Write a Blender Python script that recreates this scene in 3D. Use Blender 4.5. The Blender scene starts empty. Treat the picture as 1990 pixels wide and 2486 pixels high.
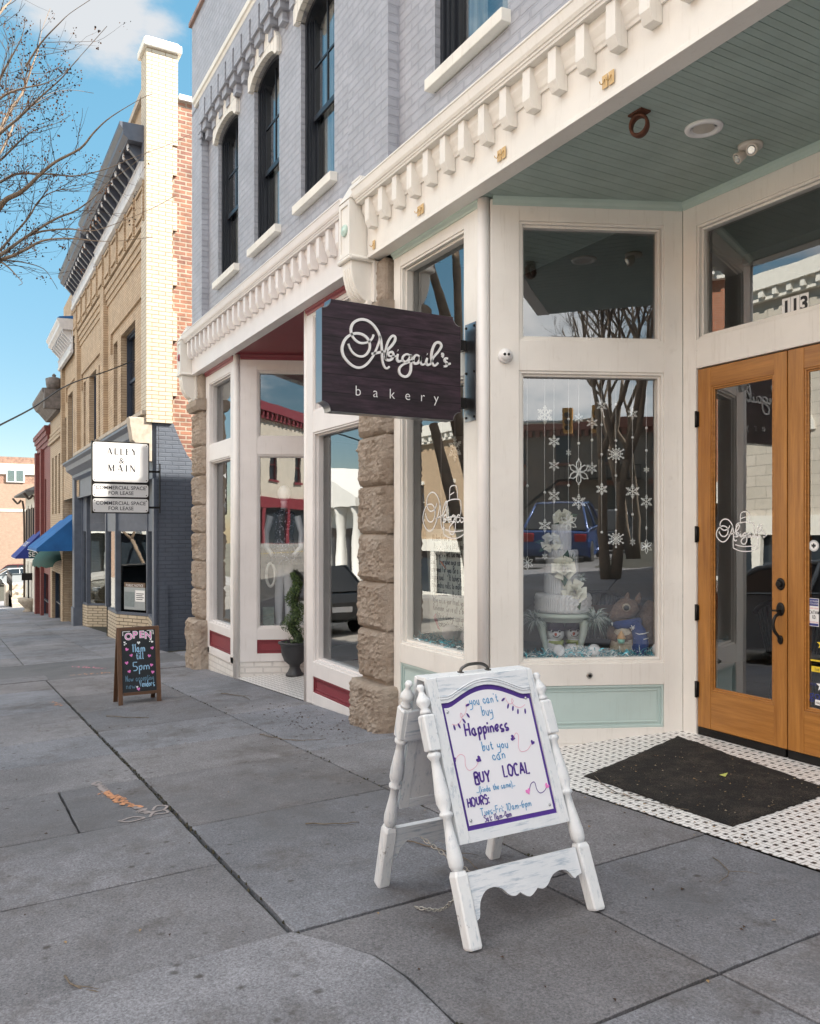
import bpy, bmesh, math, random
from math import sin, cos, pi, radians as rad, sqrt, atan2
from mathutils import Vector, Matrix, Euler
random.seed(7)
SC = bpy.context.scene
COL = SC.collection
# ------------------------------------------------------------------ camera, sky, sun, exposure
cam_data = bpy.data.cameras.new('camera'); cam = bpy.data.objects.new('camera', cam_data); COL.objects.link(cam)
cam.location = (0, 0, 0); cam.rotation_euler = (rad(90), 0, rad(90 - 29.03))
cam_data.sensor_width = 36; cam_data.lens = 36 * 2000 / 2486; cam_data.shift_y = 47 / 2486
cam_data.clip_start = .05; cam_data.clip_end = 2000
SC.camera = cam
SUN_EL, SUN_PHI = rad(45), rad(59)            # elevation, and bearing measured from +X towards +Y
sd = bpy.data.lights.new('sun', 'SUN'); sd.energy = 3.8; sd.angle = rad(.5); sd.color = (1, .93, .82)
sun = bpy.data.objects.new('sun', sd); COL.objects.link(sun)
sdir = Vector((cos(SUN_PHI) * cos(SUN_EL), sin(SUN_PHI) * cos(SUN_EL), sin(SUN_EL)))
sun.rotation_euler = sdir.to_track_quat('Z', 'Y').to_euler()
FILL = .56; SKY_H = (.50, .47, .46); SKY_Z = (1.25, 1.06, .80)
W = bpy.data.worlds.new('World'); SC.world = W; W.use_nodes = True
nt = W.node_tree; nt.nodes.clear()
def wn(t, **k):
    n = nt.nodes.new(t)
    for a, b in k.items(): setattr(n, a, b)
    return n
sky = wn('ShaderNodeTexSky', sky_type='NISHITA', sun_disc=False, sun_elevation=SUN_EL, sun_rotation=rad(90) - SUN_PHI,
         altitude=200, air_density=1.0, dust_density=.15, ozone_density=1.6)
hs = wn('ShaderNodeHueSaturation'); hs.inputs['Saturation'].default_value = 1.25; hs.inputs['Hue'].default_value = .49
bg = wn('ShaderNodeBackground'); bg.inputs[1].default_value = .07
cl = wn('ShaderNodeBackground'); cl.inputs[0].default_value = (.95, .97, 1, 1); cl.inputs[1].default_value = .185
tc = wn('ShaderNodeTexCoord'); mp = wn('ShaderNodeMapping'); mp.inputs['Scale'].default_value = (1, 1, 2.2)
n1 = wn('ShaderNodeTexNoise'); n1.inputs['Scale'].default_value = 5.5; n1.inputs['Detail'].default_value = 9; n1.inputs['Roughness'].default_value = .62
nt.links.new(tc.outputs['Generated'], mp.inputs[0]); nt.links.new(mp.outputs[0], n1.inputs['Vector'])
mask = None
for cdir, rad_, amp in (((-.850, .135, .505), .12, 1.0), ((-.850, .085, .520), .10, 1.0), ((-.835, .175, .50), .08, .85), ((-.81, .215, .545), .08, .6), ((.55, -.7, .3), .5, .8), ((.9, -.2, .25), .4, .7), ((-.5, -.8, .3), .5, .8)):
    v = Vector(cdir).normalized()
    dn = wn('ShaderNodeVectorMath', operation='DISTANCE'); dn.inputs[1].default_value = v
    nt.links.new(tc.outputs['Generated'], dn.inputs[0])
    mr = wn('ShaderNodeMapRange'); mr.inputs[1].default_value = 0; mr.inputs[2].default_value = rad_; mr.inputs[3].default_value = amp; mr.inputs[4].default_value = 0
    nt.links.new(dn.outputs['Value'], mr.inputs[0])
    if mask is None: mask = mr.outputs[0]
    else:
        mx = wn('ShaderNodeMath', operation='MAXIMUM'); nt.links.new(mask, mx.inputs[0]); nt.links.new(mr.outputs[0], mx.inputs[1]); mask = mx.outputs[0]
ad = wn('ShaderNodeMath', operation='MULTIPLY_ADD'); ad.inputs[1].default_value = .62
nt.links.new(mask, ad.inputs[0]); nt.links.new(n1.outputs['Fac'], ad.inputs[2])
cr = wn('ShaderNodeMapRange'); cr.interpolation_type = 'SMOOTHSTEP'; cr.inputs[1].default_value = .74; cr.inputs[2].default_value = 1.02; cr.inputs[3].default_value = 0; cr.inputs[4].default_value = .92
nt.links.new(ad.outputs[0], cr.inputs[0])
# unseen cloud banks, added overhead and behind the camera to fill the shaded side
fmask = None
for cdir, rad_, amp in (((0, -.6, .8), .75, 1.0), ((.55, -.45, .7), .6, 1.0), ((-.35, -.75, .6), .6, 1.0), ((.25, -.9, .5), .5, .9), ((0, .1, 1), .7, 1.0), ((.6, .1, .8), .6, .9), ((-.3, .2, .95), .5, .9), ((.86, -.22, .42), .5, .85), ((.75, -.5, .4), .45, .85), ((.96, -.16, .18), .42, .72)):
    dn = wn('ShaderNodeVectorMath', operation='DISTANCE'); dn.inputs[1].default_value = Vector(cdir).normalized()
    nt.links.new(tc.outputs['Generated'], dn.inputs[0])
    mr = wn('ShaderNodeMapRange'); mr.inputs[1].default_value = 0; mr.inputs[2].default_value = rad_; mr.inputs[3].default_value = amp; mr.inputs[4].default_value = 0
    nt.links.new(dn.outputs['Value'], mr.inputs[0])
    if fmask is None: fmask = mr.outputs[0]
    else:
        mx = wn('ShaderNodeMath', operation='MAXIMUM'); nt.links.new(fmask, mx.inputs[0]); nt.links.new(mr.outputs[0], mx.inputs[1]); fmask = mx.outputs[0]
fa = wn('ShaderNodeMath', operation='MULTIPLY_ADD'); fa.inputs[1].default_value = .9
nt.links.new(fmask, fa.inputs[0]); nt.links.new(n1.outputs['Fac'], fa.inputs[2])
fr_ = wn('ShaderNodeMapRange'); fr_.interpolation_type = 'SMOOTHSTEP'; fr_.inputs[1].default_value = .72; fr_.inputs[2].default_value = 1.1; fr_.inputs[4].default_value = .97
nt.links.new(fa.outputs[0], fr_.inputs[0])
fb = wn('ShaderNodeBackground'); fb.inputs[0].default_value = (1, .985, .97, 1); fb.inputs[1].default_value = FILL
# the clear sky deepens away from the horizon
sx = wn('ShaderNodeSeparateXYZ'); nt.links.new(tc.outputs['Generated'], sx.inputs[0])
rp = wn('ShaderNodeValToRGB'); rp.color_ramp.interpolation = 'EASE'
el = rp.color_ramp.elements; el[0].position = 0; el[0].color = (*SKY_H, 1); el[1].position = .55; el[1].color = (*SKY_Z, 1)
nt.links.new(sx.outputs[2], rp.inputs[0])
ml = wn('ShaderNodeMix', data_type='RGBA', blend_type='MULTIPLY'); ml.inputs[0].default_value = 1
ms = wn('ShaderNodeMixShader'); m2 = wn('ShaderNodeMixShader'); wo = wn('ShaderNodeOutputWorld')
nt.links.new(sky.outputs[0], hs.inputs['Color']); nt.links.new(hs.outputs[0], ml.inputs[6]); nt.links.new(rp.outputs[0], ml.inputs[7]); nt.links.new(ml.outputs[2], bg.inputs[0])
nt.links.new(cr.outputs[0], ms.inputs[0]); nt.links.new(bg.outputs[0], ms.inputs[1]); nt.links.new(cl.outputs[0], ms.inputs[2])
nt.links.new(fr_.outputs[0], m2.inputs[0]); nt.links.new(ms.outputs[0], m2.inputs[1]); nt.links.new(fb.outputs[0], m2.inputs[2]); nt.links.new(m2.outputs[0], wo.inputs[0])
SC.view_settings.view_transform = 'Standard'; SC.view_settings.look = 'None'; SC.view_settings.gamma = 1
SC.view_settings.exposure = 2.2
try: SC.view_settings.use_white_balance = True; SC.view_settings.white_balance_temperature = 6600; SC.view_settings.white_balance_tint = 10
except Exception: pass
try:
    SC.cycles.use_denoising = True; SC.cycles.max_bounces = 10; SC.cycles.transparent_max_bounces = 16; SC.cycles.diffuse_bounces = 4
    SC.cycles.sample_clamp_indirect = 6; SC.cycles.caustics_reflective = False; SC.cycles.caustics_refractive = False
except Exception: pass

# ------------------------------------------------------------------ materials
MATS = {}
class NT:
    def __init__(s, name):
        s.m = bpy.data.materials.new(name); s.m.use_nodes = True; s.t = s.m.node_tree; s.t.nodes.clear()
        s.out = s.n('ShaderNodeOutputMaterial'); s.p = s.n('ShaderNodeBsdfPrincipled'); s.l(s.p.outputs[0], s.out.inputs[0])
        s.tc = s.n('ShaderNodeTexCoord')
    def n(s, t, **k):
        x = s.t.nodes.new(t)
        for a, b in k.items(): setattr(x, a, b)
        return x
    def l(s, a, b): s.t.links.new(a, b)
    def noise(s, scale, detail=4, rough=.55, vec=None, stretch=None):
        x = s.n('ShaderNodeTexNoise'); x.inputs['Scale'].default_value = scale; x.inputs['Detail'].default_value = detail; x.inputs['Roughness'].default_value = rough
        v = vec or s.tc.outputs['Object']
        if stretch:
            mp = s.n('ShaderNodeMapping'); mp.inputs['Scale'].default_value = stretch; s.l(v, mp.inputs[0]); v = mp.outputs[0]
        s.l(v, x.inputs['Vector']); return x.outputs['Fac']
    def rng(s, v, a, b, c=0, d=1, smooth=False):
        x = s.n('ShaderNodeMapRange'); s.l(v, x.inputs[0])
        if smooth: x.interpolation_type = 'SMOOTHSTEP'
        for i, q in enumerate((a, b, c, d)): x.inputs[i + 1].default_value = q
        return x.outputs[0]
    def mix(s, f, a, b, mode='MIX'):
        x = s.n('ShaderNodeMix', data_type='RGBA', blend_type=mode)
        for i, q in ((0, f), (6, a), (7, b)):
            if isinstance(q, (int, float)): x.inputs[i].default_value = q
            elif isinstance(q, tuple): x.inputs[i].default_value = q if len(q) == 4 else (*q, 1)
            else: s.l(q, x.inputs[i])
        return x.outputs[2]
    def math(s, op, a, b=None):
        x = s.n('ShaderNodeMath', operation=op)
        for i, q in ((0, a), (1, b)):
            if q is None: continue
            if isinstance(q, (int, float)): x.inputs[i].default_value = q
            else: s.l(q, x.inputs[i])
        return x.outputs[0]
    def bump(s, h, strength=.3, dist=.01, prev=None):
        x = s.n('ShaderNodeBump'); x.inputs['Strength'].default_value = strength; x.inputs['Distance'].default_value = dist
        s.l(h, x.inputs['Height'])
        if prev: s.l(prev, x.inputs['Normal'])
        s.l(x.outputs[0], s.p.inputs['Normal']); return x.outputs[0]
    def col(s, c):
        if isinstance(c, tuple): s.p.inputs['Base Color'].default_value = (*c[:3], 1)
        else: s.l(c, s.p.inputs['Base Color'])
def M(name, c=None, rough=.5, var=.08, vs=6, bump=.15, bs=60, metal=0, spec=None, dirt=0, streak=0):
    if name in MATS: return MATS[name]
    k = NT(name); k.p.inputs['Roughness'].default_value = rough; k.p.inputs['Metallic'].default_value = metal
    if spec is not None: k.p.inputs['Specular IOR Level'].default_value = spec
    lo = tuple(q * (1 - var) for q in c); hi = tuple(min(1, q * (1 + var)) for q in c)
    col = k.mix(k.rng(k.noise(vs, 6), .3, .7), lo, hi)
    if dirt:
        f = k.rng(k.noise(vs * 2.3, 8, .7), .62, .8, 0, dirt)
        col = k.mix(f, col, (c[0] * .45, c[1] * .4, c[2] * .33))
    if streak:
        f = k.rng(k.noise(5, 7, .7, stretch=(7, 7, .55)), .56, .78, 0, streak); col = k.mix(f, col, (c[0] * .62, c[1] * .58, c[2] * .52))
        ch = k.math('MULTIPLY', k.rng(k.noise(38, 4, .7), .70, .73), k.rng(k.noise(2.1, 3), .54, .62)); col = k.mix(ch, col, (c[0] * .5, c[1] * .47, c[2] * .42))
        hs_ = k.noise(90, 3, .6, stretch=(1, 1, .08)); k.bump(k.math('ADD', hs_, k.math('MULTIPLY', ch, -3.0)), bump * 1.6, .003)
    k.col(col)
    if bump and not streak: k.bump(k.noise(bs, 3), bump, .004)
    MATS[name] = k.m; return k.m
def MBRICK(name, c1, c2, mortar, bw=.2, bh=.075, ms=.008, bump=.8, var=.25, rough=.75, spots=None, paint=False):
    k = NT(name); k.p.inputs['Roughness'].default_value = rough
    br = k.n('ShaderNodeTexBrick'); br.inputs['Scale'].default_value = 1
    br.inputs['Brick Width'].default_value = bw; br.inputs['Row Height'].default_value = bh; br.inputs['Mortar Size'].default_value = ms
    br.inputs['Mortar Smooth'].default_value = .25; br.inputs['Bias'].default_value = 0
    br.inputs['Color1'].default_value = (*c1, 1); br.inputs['Color2'].default_value = (*c2, 1); br.inputs['Mortar'].default_value = (*mortar, 1)
    nv = k.n('ShaderNodeTexNoise'); nv.inputs['Scale'].default_value = 14; k.l(k.tc.outputs['UV'], nv.inputs['Vector'])
    vm = k.n('ShaderNodeVectorMath', operation='MULTIPLY_ADD'); vm.inputs[1].default_value = (.012, .008, 0)
    k.l(nv.outputs['Color'], vm.inputs[0]); k.l(k.tc.outputs['UV'], vm.inputs[2]); k.l(vm.outputs[0], br.inputs['Vector'])
    col = br.outputs['Color']
    f = k.rng(k.noise(3.5, 6, .65), .3, .7, 1 - var, 1 + var * .6)
    cc = k.n('ShaderNodeCombineColor')
    for i in range(3): k.l(f, cc.inputs[i])
    col = k.mix(1.0, col, cc.outputs[0], 'MULTIPLY')
    if spots:
        fs = k.rng(k.noise(22, 6, .7), .66, .74, 0, .7); col = k.mix(fs, col, spots)
    k.col(col)
    h = k.math('ADD', k.math('MULTIPLY', br.outputs['Fac'], -1.0), k.math('MULTIPLY', k.noise(55, 5, .7), .45))
    b1 = k.bump(h, bump, .008)
    MATS[name] = k.m; return k.m
def MWOOD(name, c1, c2, along='z', rough=.4, scale=1.0):
    k = NT(name); k.p.inputs['Roughness'].default_value = rough
    st = {'z': (28, 28, 1.6), 'x': (1.6, 28, 28), 'y': (28, 1.6, 28)}[along]
    st = tuple(q * scale for q in st)
    f = k.noise(1.4, 8, .65, stretch=st); g = k.noise(7, 4, .6, stretch=st)
    col = k.mix(k.rng(f, .3, .7), c1, c2); col = k.mix(k.rng(g, .55, .75, 0, .45), col, tuple(q * .5 for q in c1)); k.col(col)
    k.bump(g, .12, .003); MATS[name] = k.m; return k.m
def MGLASS(name='window_glass', base=.17, gain=.9, tint=(.965, .985, .98), wav=.012):
    k = NT(name); k.t.nodes.remove(k.p)
    tr = k.n('ShaderNodeBsdfTransparent'); tr.inputs[0].default_value = (*tint, 1)
    gl = k.n('ShaderNodeBsdfGlossy'); gl.inputs['Roughness'].default_value = 0; gl.inputs[0].default_value = (.96, .98, 1, 1)
    fr = k.n('ShaderNodeFresnel'); fr.inputs[0].default_value = 1.52
    b = k.n('ShaderNodeBump'); b.inputs['Strength'].default_value = wav; b.inputs['Distance'].default_value = .05
    k.l(k.noise(1.6, 2), b.inputs['Height']); k.l(b.outputs[0], gl.inputs['Normal'])
    ma = k.n('ShaderNodeMath', operation='MULTIPLY_ADD'); k.l(fr.outputs[0], ma.inputs[0]); ma.inputs[1].default_value = gain; ma.inputs[2].default_value = base
    f = ma.outputs[0]
    mx = k.n('ShaderNodeMixShader'); k.l(f, mx.inputs[0]); k.l(tr.outputs[0], mx.inputs[1]); k.l(gl.outputs[0], mx.inputs[2]); k.l(mx.outputs[0], k.out.inputs[0])
    MATS[name] = k.m; return k.m

# ------------------------------------------------------------------ mesh builder
class MB:
    def __init__(s): s.v = []; s.f = []; s.mi = []; s.sm = []; s.tone = []
    def add(s, vs, fs, mi=0, sm=False, tone=1.0):
        o = len(s.v); s.v += [tuple(p) for p in vs]
        for f in fs: s.f.append(tuple(i + o for i in f)); s.mi.append(mi); s.sm.append(sm); s.tone.append(tone)
        return s
    def box(s, x0, y0, z0, x1, y1, z1, mi=0, tone=1.0):
        x0, x1 = min(x0, x1), max(x0, x1); y0, y1 = min(y0, y1), max(y0, y1); z0, z1 = min(z0, z1), max(z0, z1)
        return s.hexa([(x0, y0, z0), (x1, y0, z0), (x1, y1, z0), (x0, y1, z0), (x0, y0, z1), (x1, y0, z1), (x1, y1, z1), (x0, y1, z1)], mi, tone)
    def hexa(s, p, mi=0, tone=1.0):
        return s.add(p, [(0, 3, 2, 1), (4, 5, 6, 7), (0, 1, 5, 4), (1, 2, 6, 5), (2, 3, 7, 6), (3, 0, 4, 7)], mi, False, tone)
    def prism(s, poly, fn, a, b, mi=0, sm=False):
        """poly in 2-D, fn(u, v, w) -> point; extruded from w=a to w=b"""
        n = len(poly)
        vs = [fn(u, v, a) for u, v in poly] + [fn(u, v, b) for u, v in poly]
        s.add(vs, [tuple(range(n))[::-1], tuple(range(n, 2 * n))], mi)
        s.add(vs, [(i, (i + 1) % n, n + (i + 1) % n, n + i) for i in range(n)], mi, sm)
        return s
    def strip(s, prof, fn, a, b, mi=0, sm=False):
        """open profile swept from w=a to b"""
        n = len(prof)
        vs = [fn(u, v, a) for u, v in prof] + [fn(u, v, b) for u, v in prof]
        return s.add(vs, [(i, i + 1, n + i + 1, n + i) for i in range(n - 1)], mi, sm)
    def tube(s, pts, r, n=8, mi=0, sm=True, caps=True):
        P = [Vector(p) for p in pts]; m = len(P)
        rs = r if isinstance(r, (list, tuple)) else [r] * m
        vs = []; up = None
        for i in range(m):
            t = (P[min(i + 1, m - 1)] - P[max(i - 1, 0)])
            if t.length < 1e-9: t = Vector((0, 0, 1))
            t.normalize()
            if up is None:
                up = Vector((0, 0, 1)) if abs(t.z) < .9 else Vector((1, 0, 0))
            a = t.cross(up)
            if a.length < 1e-6: a = t.orthogonal()
            a.normalize(); b = a.cross(t); up = b
            for j in range(n):
                q = 2 * pi * j / n; vs.append(P[i] + (a * cos(q) + b * sin(q)) * rs[i])
        fs = [(i * n + j, i * n + (j + 1) % n, (i + 1) * n + (j + 1) % n, (i + 1) * n + j) for i in range(m - 1) for j in range(n)]
        s.add(vs, fs, mi, sm)
        if caps: s.add(vs, [tuple(range(n))[::-1], tuple(range((m - 1) * n, m * n))], mi)
        return s
    def lathe(s, prof, fn, n=16, mi=0, sm=True, caps=True):
        """prof of (r, h); fn(x, y, h) -> point"""
        vs = []
        for r, h in prof:
            for j in range(n):
                q = 2 * pi * j / n; vs.append(fn(r * cos(q), r * sin(q), h))
        m = len(prof)
        s.add(vs, [(i * n + j, i * n + (j + 1) % n, (i + 1) * n + (j + 1) % n, (i + 1) * n + j) for i in range(m - 1) for j in range(n)], mi, sm)
        if caps: s.add(vs, [tuple(range(n))[::-1], tuple(range((m - 1) * n, m * n))], mi)
        return s
    def ball(s, c, r, nu=14, nv=9, mi=0, sq=(1, 1, 1)):
        prof = [(max(1e-4, sin(pi * i / nv)) * r, -cos(pi * i / nv) * r) for i in range(nv + 1)]
        return s.lathe(prof, lambda x, y, h: (c[0] + x * sq[0], c[1] + y * sq[1], c[2] + h * sq[2]), nu, mi)
    def ribbon(s, pts, w, fn, mi=0):
        """flat ribbon through 2-D pts, fn(u, v) -> point"""
        P = [Vector((p[0], p[1])) for p in pts]; m = len(P)
        if m < 2: return s
        L = []
        for i in range(m):
            t = P[min(i + 1, m - 1)] - P[max(i - 1, 0)]
            if t.length < 1e-9: t = Vector((1, 0))
            t.normalize(); nn = Vector((-t.y, t.x)); ww = w[i] if isinstance(w, list) else w
            L.append((P[i] + nn * ww / 2, P[i] - nn * ww / 2))
        vs = []
        for a, b in L: vs += [fn(a.x, a.y), fn(b.x, b.y)]
        return s.add(vs, [(2 * i, 2 * i + 1, 2 * i + 3, 2 * i + 2) for i in range(m - 1)], mi)
    def build(s, name, mats, parent=None, bevel=0, local=False, seg=2, tone=False, fix=True):
        me = bpy.data.meshes.new(name)
        off = Vector((0, 0, 0))
        if parent is not None and not local:
            off = Vector(parent['_w']) if '_w' in parent else Vector(parent.location)
        vs = [(p[0] - off.x, p[1] - off.y, p[2] - off.z) for p in s.v]
        me.from_pydata(vs, [], s.f)
        if not isinstance(mats, (list, tuple)): mats = [mats]
        for m in mats: me.materials.append(m)
        for p, i, q in zip(me.polygons, s.mi, s.sm): p.material_index = i; p.use_smooth = q
        uv = me.uv_layers.new(name='UVMap'); ul = uv.data
        for p in me.polygons:
            n = p.normal; a = (abs(n.x), abs(n.y), abs(n.z)); k = a.index(max(a))
            for li in p.loop_indices:
                c = s.v[me.loops[li].vertex_index]
                ul[li].uv = (c[0], c[1]) if k == 2 else ((c[1], c[2]) if k == 0 else (c[0], c[2]))
        if tone:
            at = me.attributes.new('tone', 'FLOAT', 'FACE')
            for i, q in enumerate(s.tone): at.data[i].value = q
        if fix:
            bm = bmesh.new(); bm.from_mesh(me); bmesh.ops.remove_doubles(bm, verts=bm.verts, dist=1e-5)
            bmesh.ops.recalc_face_normals(bm, faces=bm.faces); bm.to_mesh(me); bm.free()
        me.update()
        o = bpy.data.objects.new(name, me); COL.objects.link(o)
        if parent is not None: o.parent = parent
        if bevel:
            b = o.modifiers.new('bevel', 'BEVEL'); b.width = bevel; b.segments = seg; b.limit_method = 'ANGLE'; b.angle_limit = rad(40)
        return o
def tag(o, label, cat, group=None):
    o['label'] = label; o['category'] = cat
    if group: o['group'] = group
    return o
def thing(name, label, cat, loc=(0, 0, 0), rz=0, group=None):
    o = bpy.data.objects.new(name, None); COL.objects.link(o); o.location = loc; o.rotation_euler = (0, 0, rz); o.empty_display_size = .1
    return tag(o, label, cat, group)
def kind(o, k): o['kind'] = k; return o
def kids(o): return [c for c in bpy.data.objects if c.parent == o]
def copy_tree(o, loc=None, rz=None, label=None, group=None, parent=None):
    c = o.copy(); COL.objects.link(c); c.parent = parent
    if loc is not None: c.location = loc
    if rz is not None: c.rotation_euler = (0, 0, rz)
    if label: c['label'] = label
    if group: c['group'] = group
    for ch in kids(o): copy_tree(ch, parent=c)
    return c
def smooth(pts, k=4):
    """Catmull-Rom through points of any dimension"""
    if len(pts) < 3: return list(pts)
    out = []; n = len(pts); D = len(pts[0])
    for i in range(n - 1):
        p0, p1, p2, p3 = pts[max(i - 1, 0)], pts[i], pts[i + 1], pts[min(i + 2, n - 1)]
        for j in range(k):
            t = j / k
            out.append(tuple(.5 * (2 * p1[d] + (p2[d] - p0[d]) * t + (2 * p0[d] - 5 * p1[d] + 4 * p2[d] - p3[d]) * t * t + (3 * p1[d] - p0[d] - 3 * p2[d] + p3[d]) * t ** 3) for d in range(D)))
    out.append(tuple(pts[-1])); return out
# ------------------------------------------------------------------ lettering
GL = dict(a='36261514233335 363443', b='1913 14263635342313', c='35261514233334', d='3933 35261514233335', e='1435362615142334', f='39291813 1636', g='362615142434 36312000',
  h='1913 1426363533', i='1613 1817', j='262110 2827', k='1913 361434', l='19141323', m='1613 15263533 35465553', n='1613 15263533', o='26151423343526', p='1610 15263635342314',
  q='3630 35261514233334', r='1613 152636', s='36261524343313', t='28243334 1636', u='1614233336 3633', v='162336', w='1623354356', x='1633 3613', y='16142434 36311000', z='16361333',
  A='1339 3953 2545', B='1913 194947361 16474413', C='48391815142343', D='1913 193947452313', E='1913 1949 1646 1343', F='1913 1949 1646', H='1913 4943 1646', I='2923', L='191343',
  M='1319 1936 3659 5953', N='1319 1943 4349', O='391815143344574839', P='1913 193948473616', R='1913 193948473616 2643', S='48392918174645443313', T='1959 3933', U='191524344549',
  V='193349', W='1923 2337 3743 4359', Y='1936 5936 3633')
GL['B'] = '1913 1939484716 1637444313'
GL.update({'0': '29181423344829', '1': '182923', '4': '391545 4943', '5': '4919 1916 163645443313', '6': '391714233445362516', "'": '1918', '.': '1314', ':': '1314 1617', '-': '1535', '(': '2917151421', ')': '1927252411', ',': '1312', '&': '4313'})
def hand(mb, text, u0, v0, h, w, fn, mi=0, slant=0, wid=.75, jit=.03, vec=(1, 0)):
    """write text as pen strokes; h is the capital height; fn(u, v) -> point; vec is the direction of the line"""
    s = h / 6; x = 0; rr = random.Random(len(text) * 7 + int(h * 1e4))
    for ch in text:
        if ch == ' ': x += 3.0 * wid; continue
        g = GL.get(ch)
        if not g: x += 3 * wid; continue
        mxx = 0; dy = rr.uniform(-jit, jit) * 6
        for st in g.split():
            st = st[:len(st) // 2 * 2]
            pts = [(int(st[i]), int(st[i + 1])) for i in range(0, len(st), 2)]
            mxx = max(mxx, max(p[0] for p in pts))
            q = smooth(pts, 3) if len(pts) > 3 else pts
            Q = []
            for a, b in q:
                uu = (x + (a - .5) * wid + (b - 3) * slant) * s; vv = (b - 3 + dy) * s
                Q.append((u0 + uu * vec[0] - vv * vec[1], v0 + uu * vec[1] + vv * vec[0]))
            mb.ribbon(Q, w, fn, mi)
        x += (mxx + .55) * wid
    return x * s
def text_mb(mb, txt, fn, size, mi=0, align='CENTER', space=1.0, bold=0, depth=0):
    """block letters in the built-in typeface, as mesh faces; fn(u, v) -> point"""
    cu = bpy.data.curves.new('lettering', 'FONT'); cu.body = txt; cu.size = size; cu.align_x = align; cu.space_character = space; cu.offset = bold; cu.resolution_u = 3
    ob = bpy.data.objects.new('lettering', cu); COL.objects.link(ob)
    me = bpy.data.meshes.new_from_object(ob)
    mb.add([fn(v.co.x, v.co.y) for v in me.vertices], [tuple(p.vertices) for p in me.polygons], mi)
    bpy.data.objects.remove(ob); bpy.data.meshes.remove(me); bpy.data.curves.remove(cu)
    return mb
# ------------------------------------------------------------------ terrain
def g(x, y):
    xx = max(-61.0, min(x, 9.0)); return -1.287 + .0567 * xx - .02 * (3 - max(y, -14))
# ================================================================== materials in use
TRIM = M('cream_trim_paint', (.80, .775, .73), .42, .05, 3, .16, 40, dirt=.25, streak=.4)
TRIM2 = M('white_trim_paint', (.80, .775, .75), .42, .05, 3, .14, 40, dirt=.2, streak=.3)
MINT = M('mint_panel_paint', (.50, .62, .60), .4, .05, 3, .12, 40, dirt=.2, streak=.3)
MINTD = M('shaded_mint_soffit_paint', (.34, .43, .40), .5, .09, 5, .12, 40, dirt=.25)  # the mint paint, darkened for the shade under the overhang
RED = M('maroon_paint', (.23, .032, .045), .4, .06, 4, .1, 40)
GLASS = MGLASS()
GLASS2 = MGLASS('upper_sash_glass', .22, .8, (.8, .85, .85), .02)
BLACK = M('black_window_paint', (.012, .015, .022), .35, .1, 6, .05)
IRON = M('black_iron', (.018, .017, .017), .38, .15, 10, .1, 60, metal=.6)
STEEL = M('polished_steel', (.62, .64, .66), .18, .05, 6, .03, 60, metal=1)
GALV = M('galvanised_chain', (.5, .48, .44), .35, .1, 20, .05, 60, metal=.9)
WHITE = M('clean_white', (.82, .82, .82), .5, .03, 6, .05)
CREAM = M('cream_stone_paint', (.78, .76, .70), .55, .07, 6, .5, 35, dirt=.5, streak=.5)
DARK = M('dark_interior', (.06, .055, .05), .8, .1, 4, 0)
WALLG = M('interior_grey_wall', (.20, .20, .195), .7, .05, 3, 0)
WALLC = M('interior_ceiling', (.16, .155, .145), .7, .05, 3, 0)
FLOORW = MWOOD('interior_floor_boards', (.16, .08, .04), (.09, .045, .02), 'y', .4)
OAK = MWOOD('honey_oak', (.48, .215, .052), (.27, .105, .022), 'z', .32)
OAKH = MWOOD('honey_oak_rail', (.48, .215, .052), (.27, .105, .022), 'x', .32)
PINK = M('pink_chalk', (.78, .22, .55), .8, .15, 30, 0)
BLUEC = M('blue_chalk', (.30, .52, .72), .8, .2, 40, 0)
WCHALK = M('white_chalk', (.85, .87, .88), .8, .1, 30, 0)
PURPLE = M('purple_marker', (.07, .025, .24), .5, .1, 20, 0)
BLUEM = M('blue_marker', (.07, .30, .55), .5, .1, 20, 0)
PINKM = M('pink_marker', (.75, .33, .45), .5, .1, 20, 0)
INK = M('black_ink', (.02, .02, .025), .6, .1, 20, 0)
YEL = M('yellow_print', (.75, .55, .04), .5, .05, 20, 0)
NAVYP = M('navy_print', (.03, .04, .2), .5, .05, 20, 0)
REDP = M('red_print', (.6, .05, .06), .5, .05, 20, 0)
GREENP = M('leaf_green', (.06, .14, .06), .6, .3, 20, .1)
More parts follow.
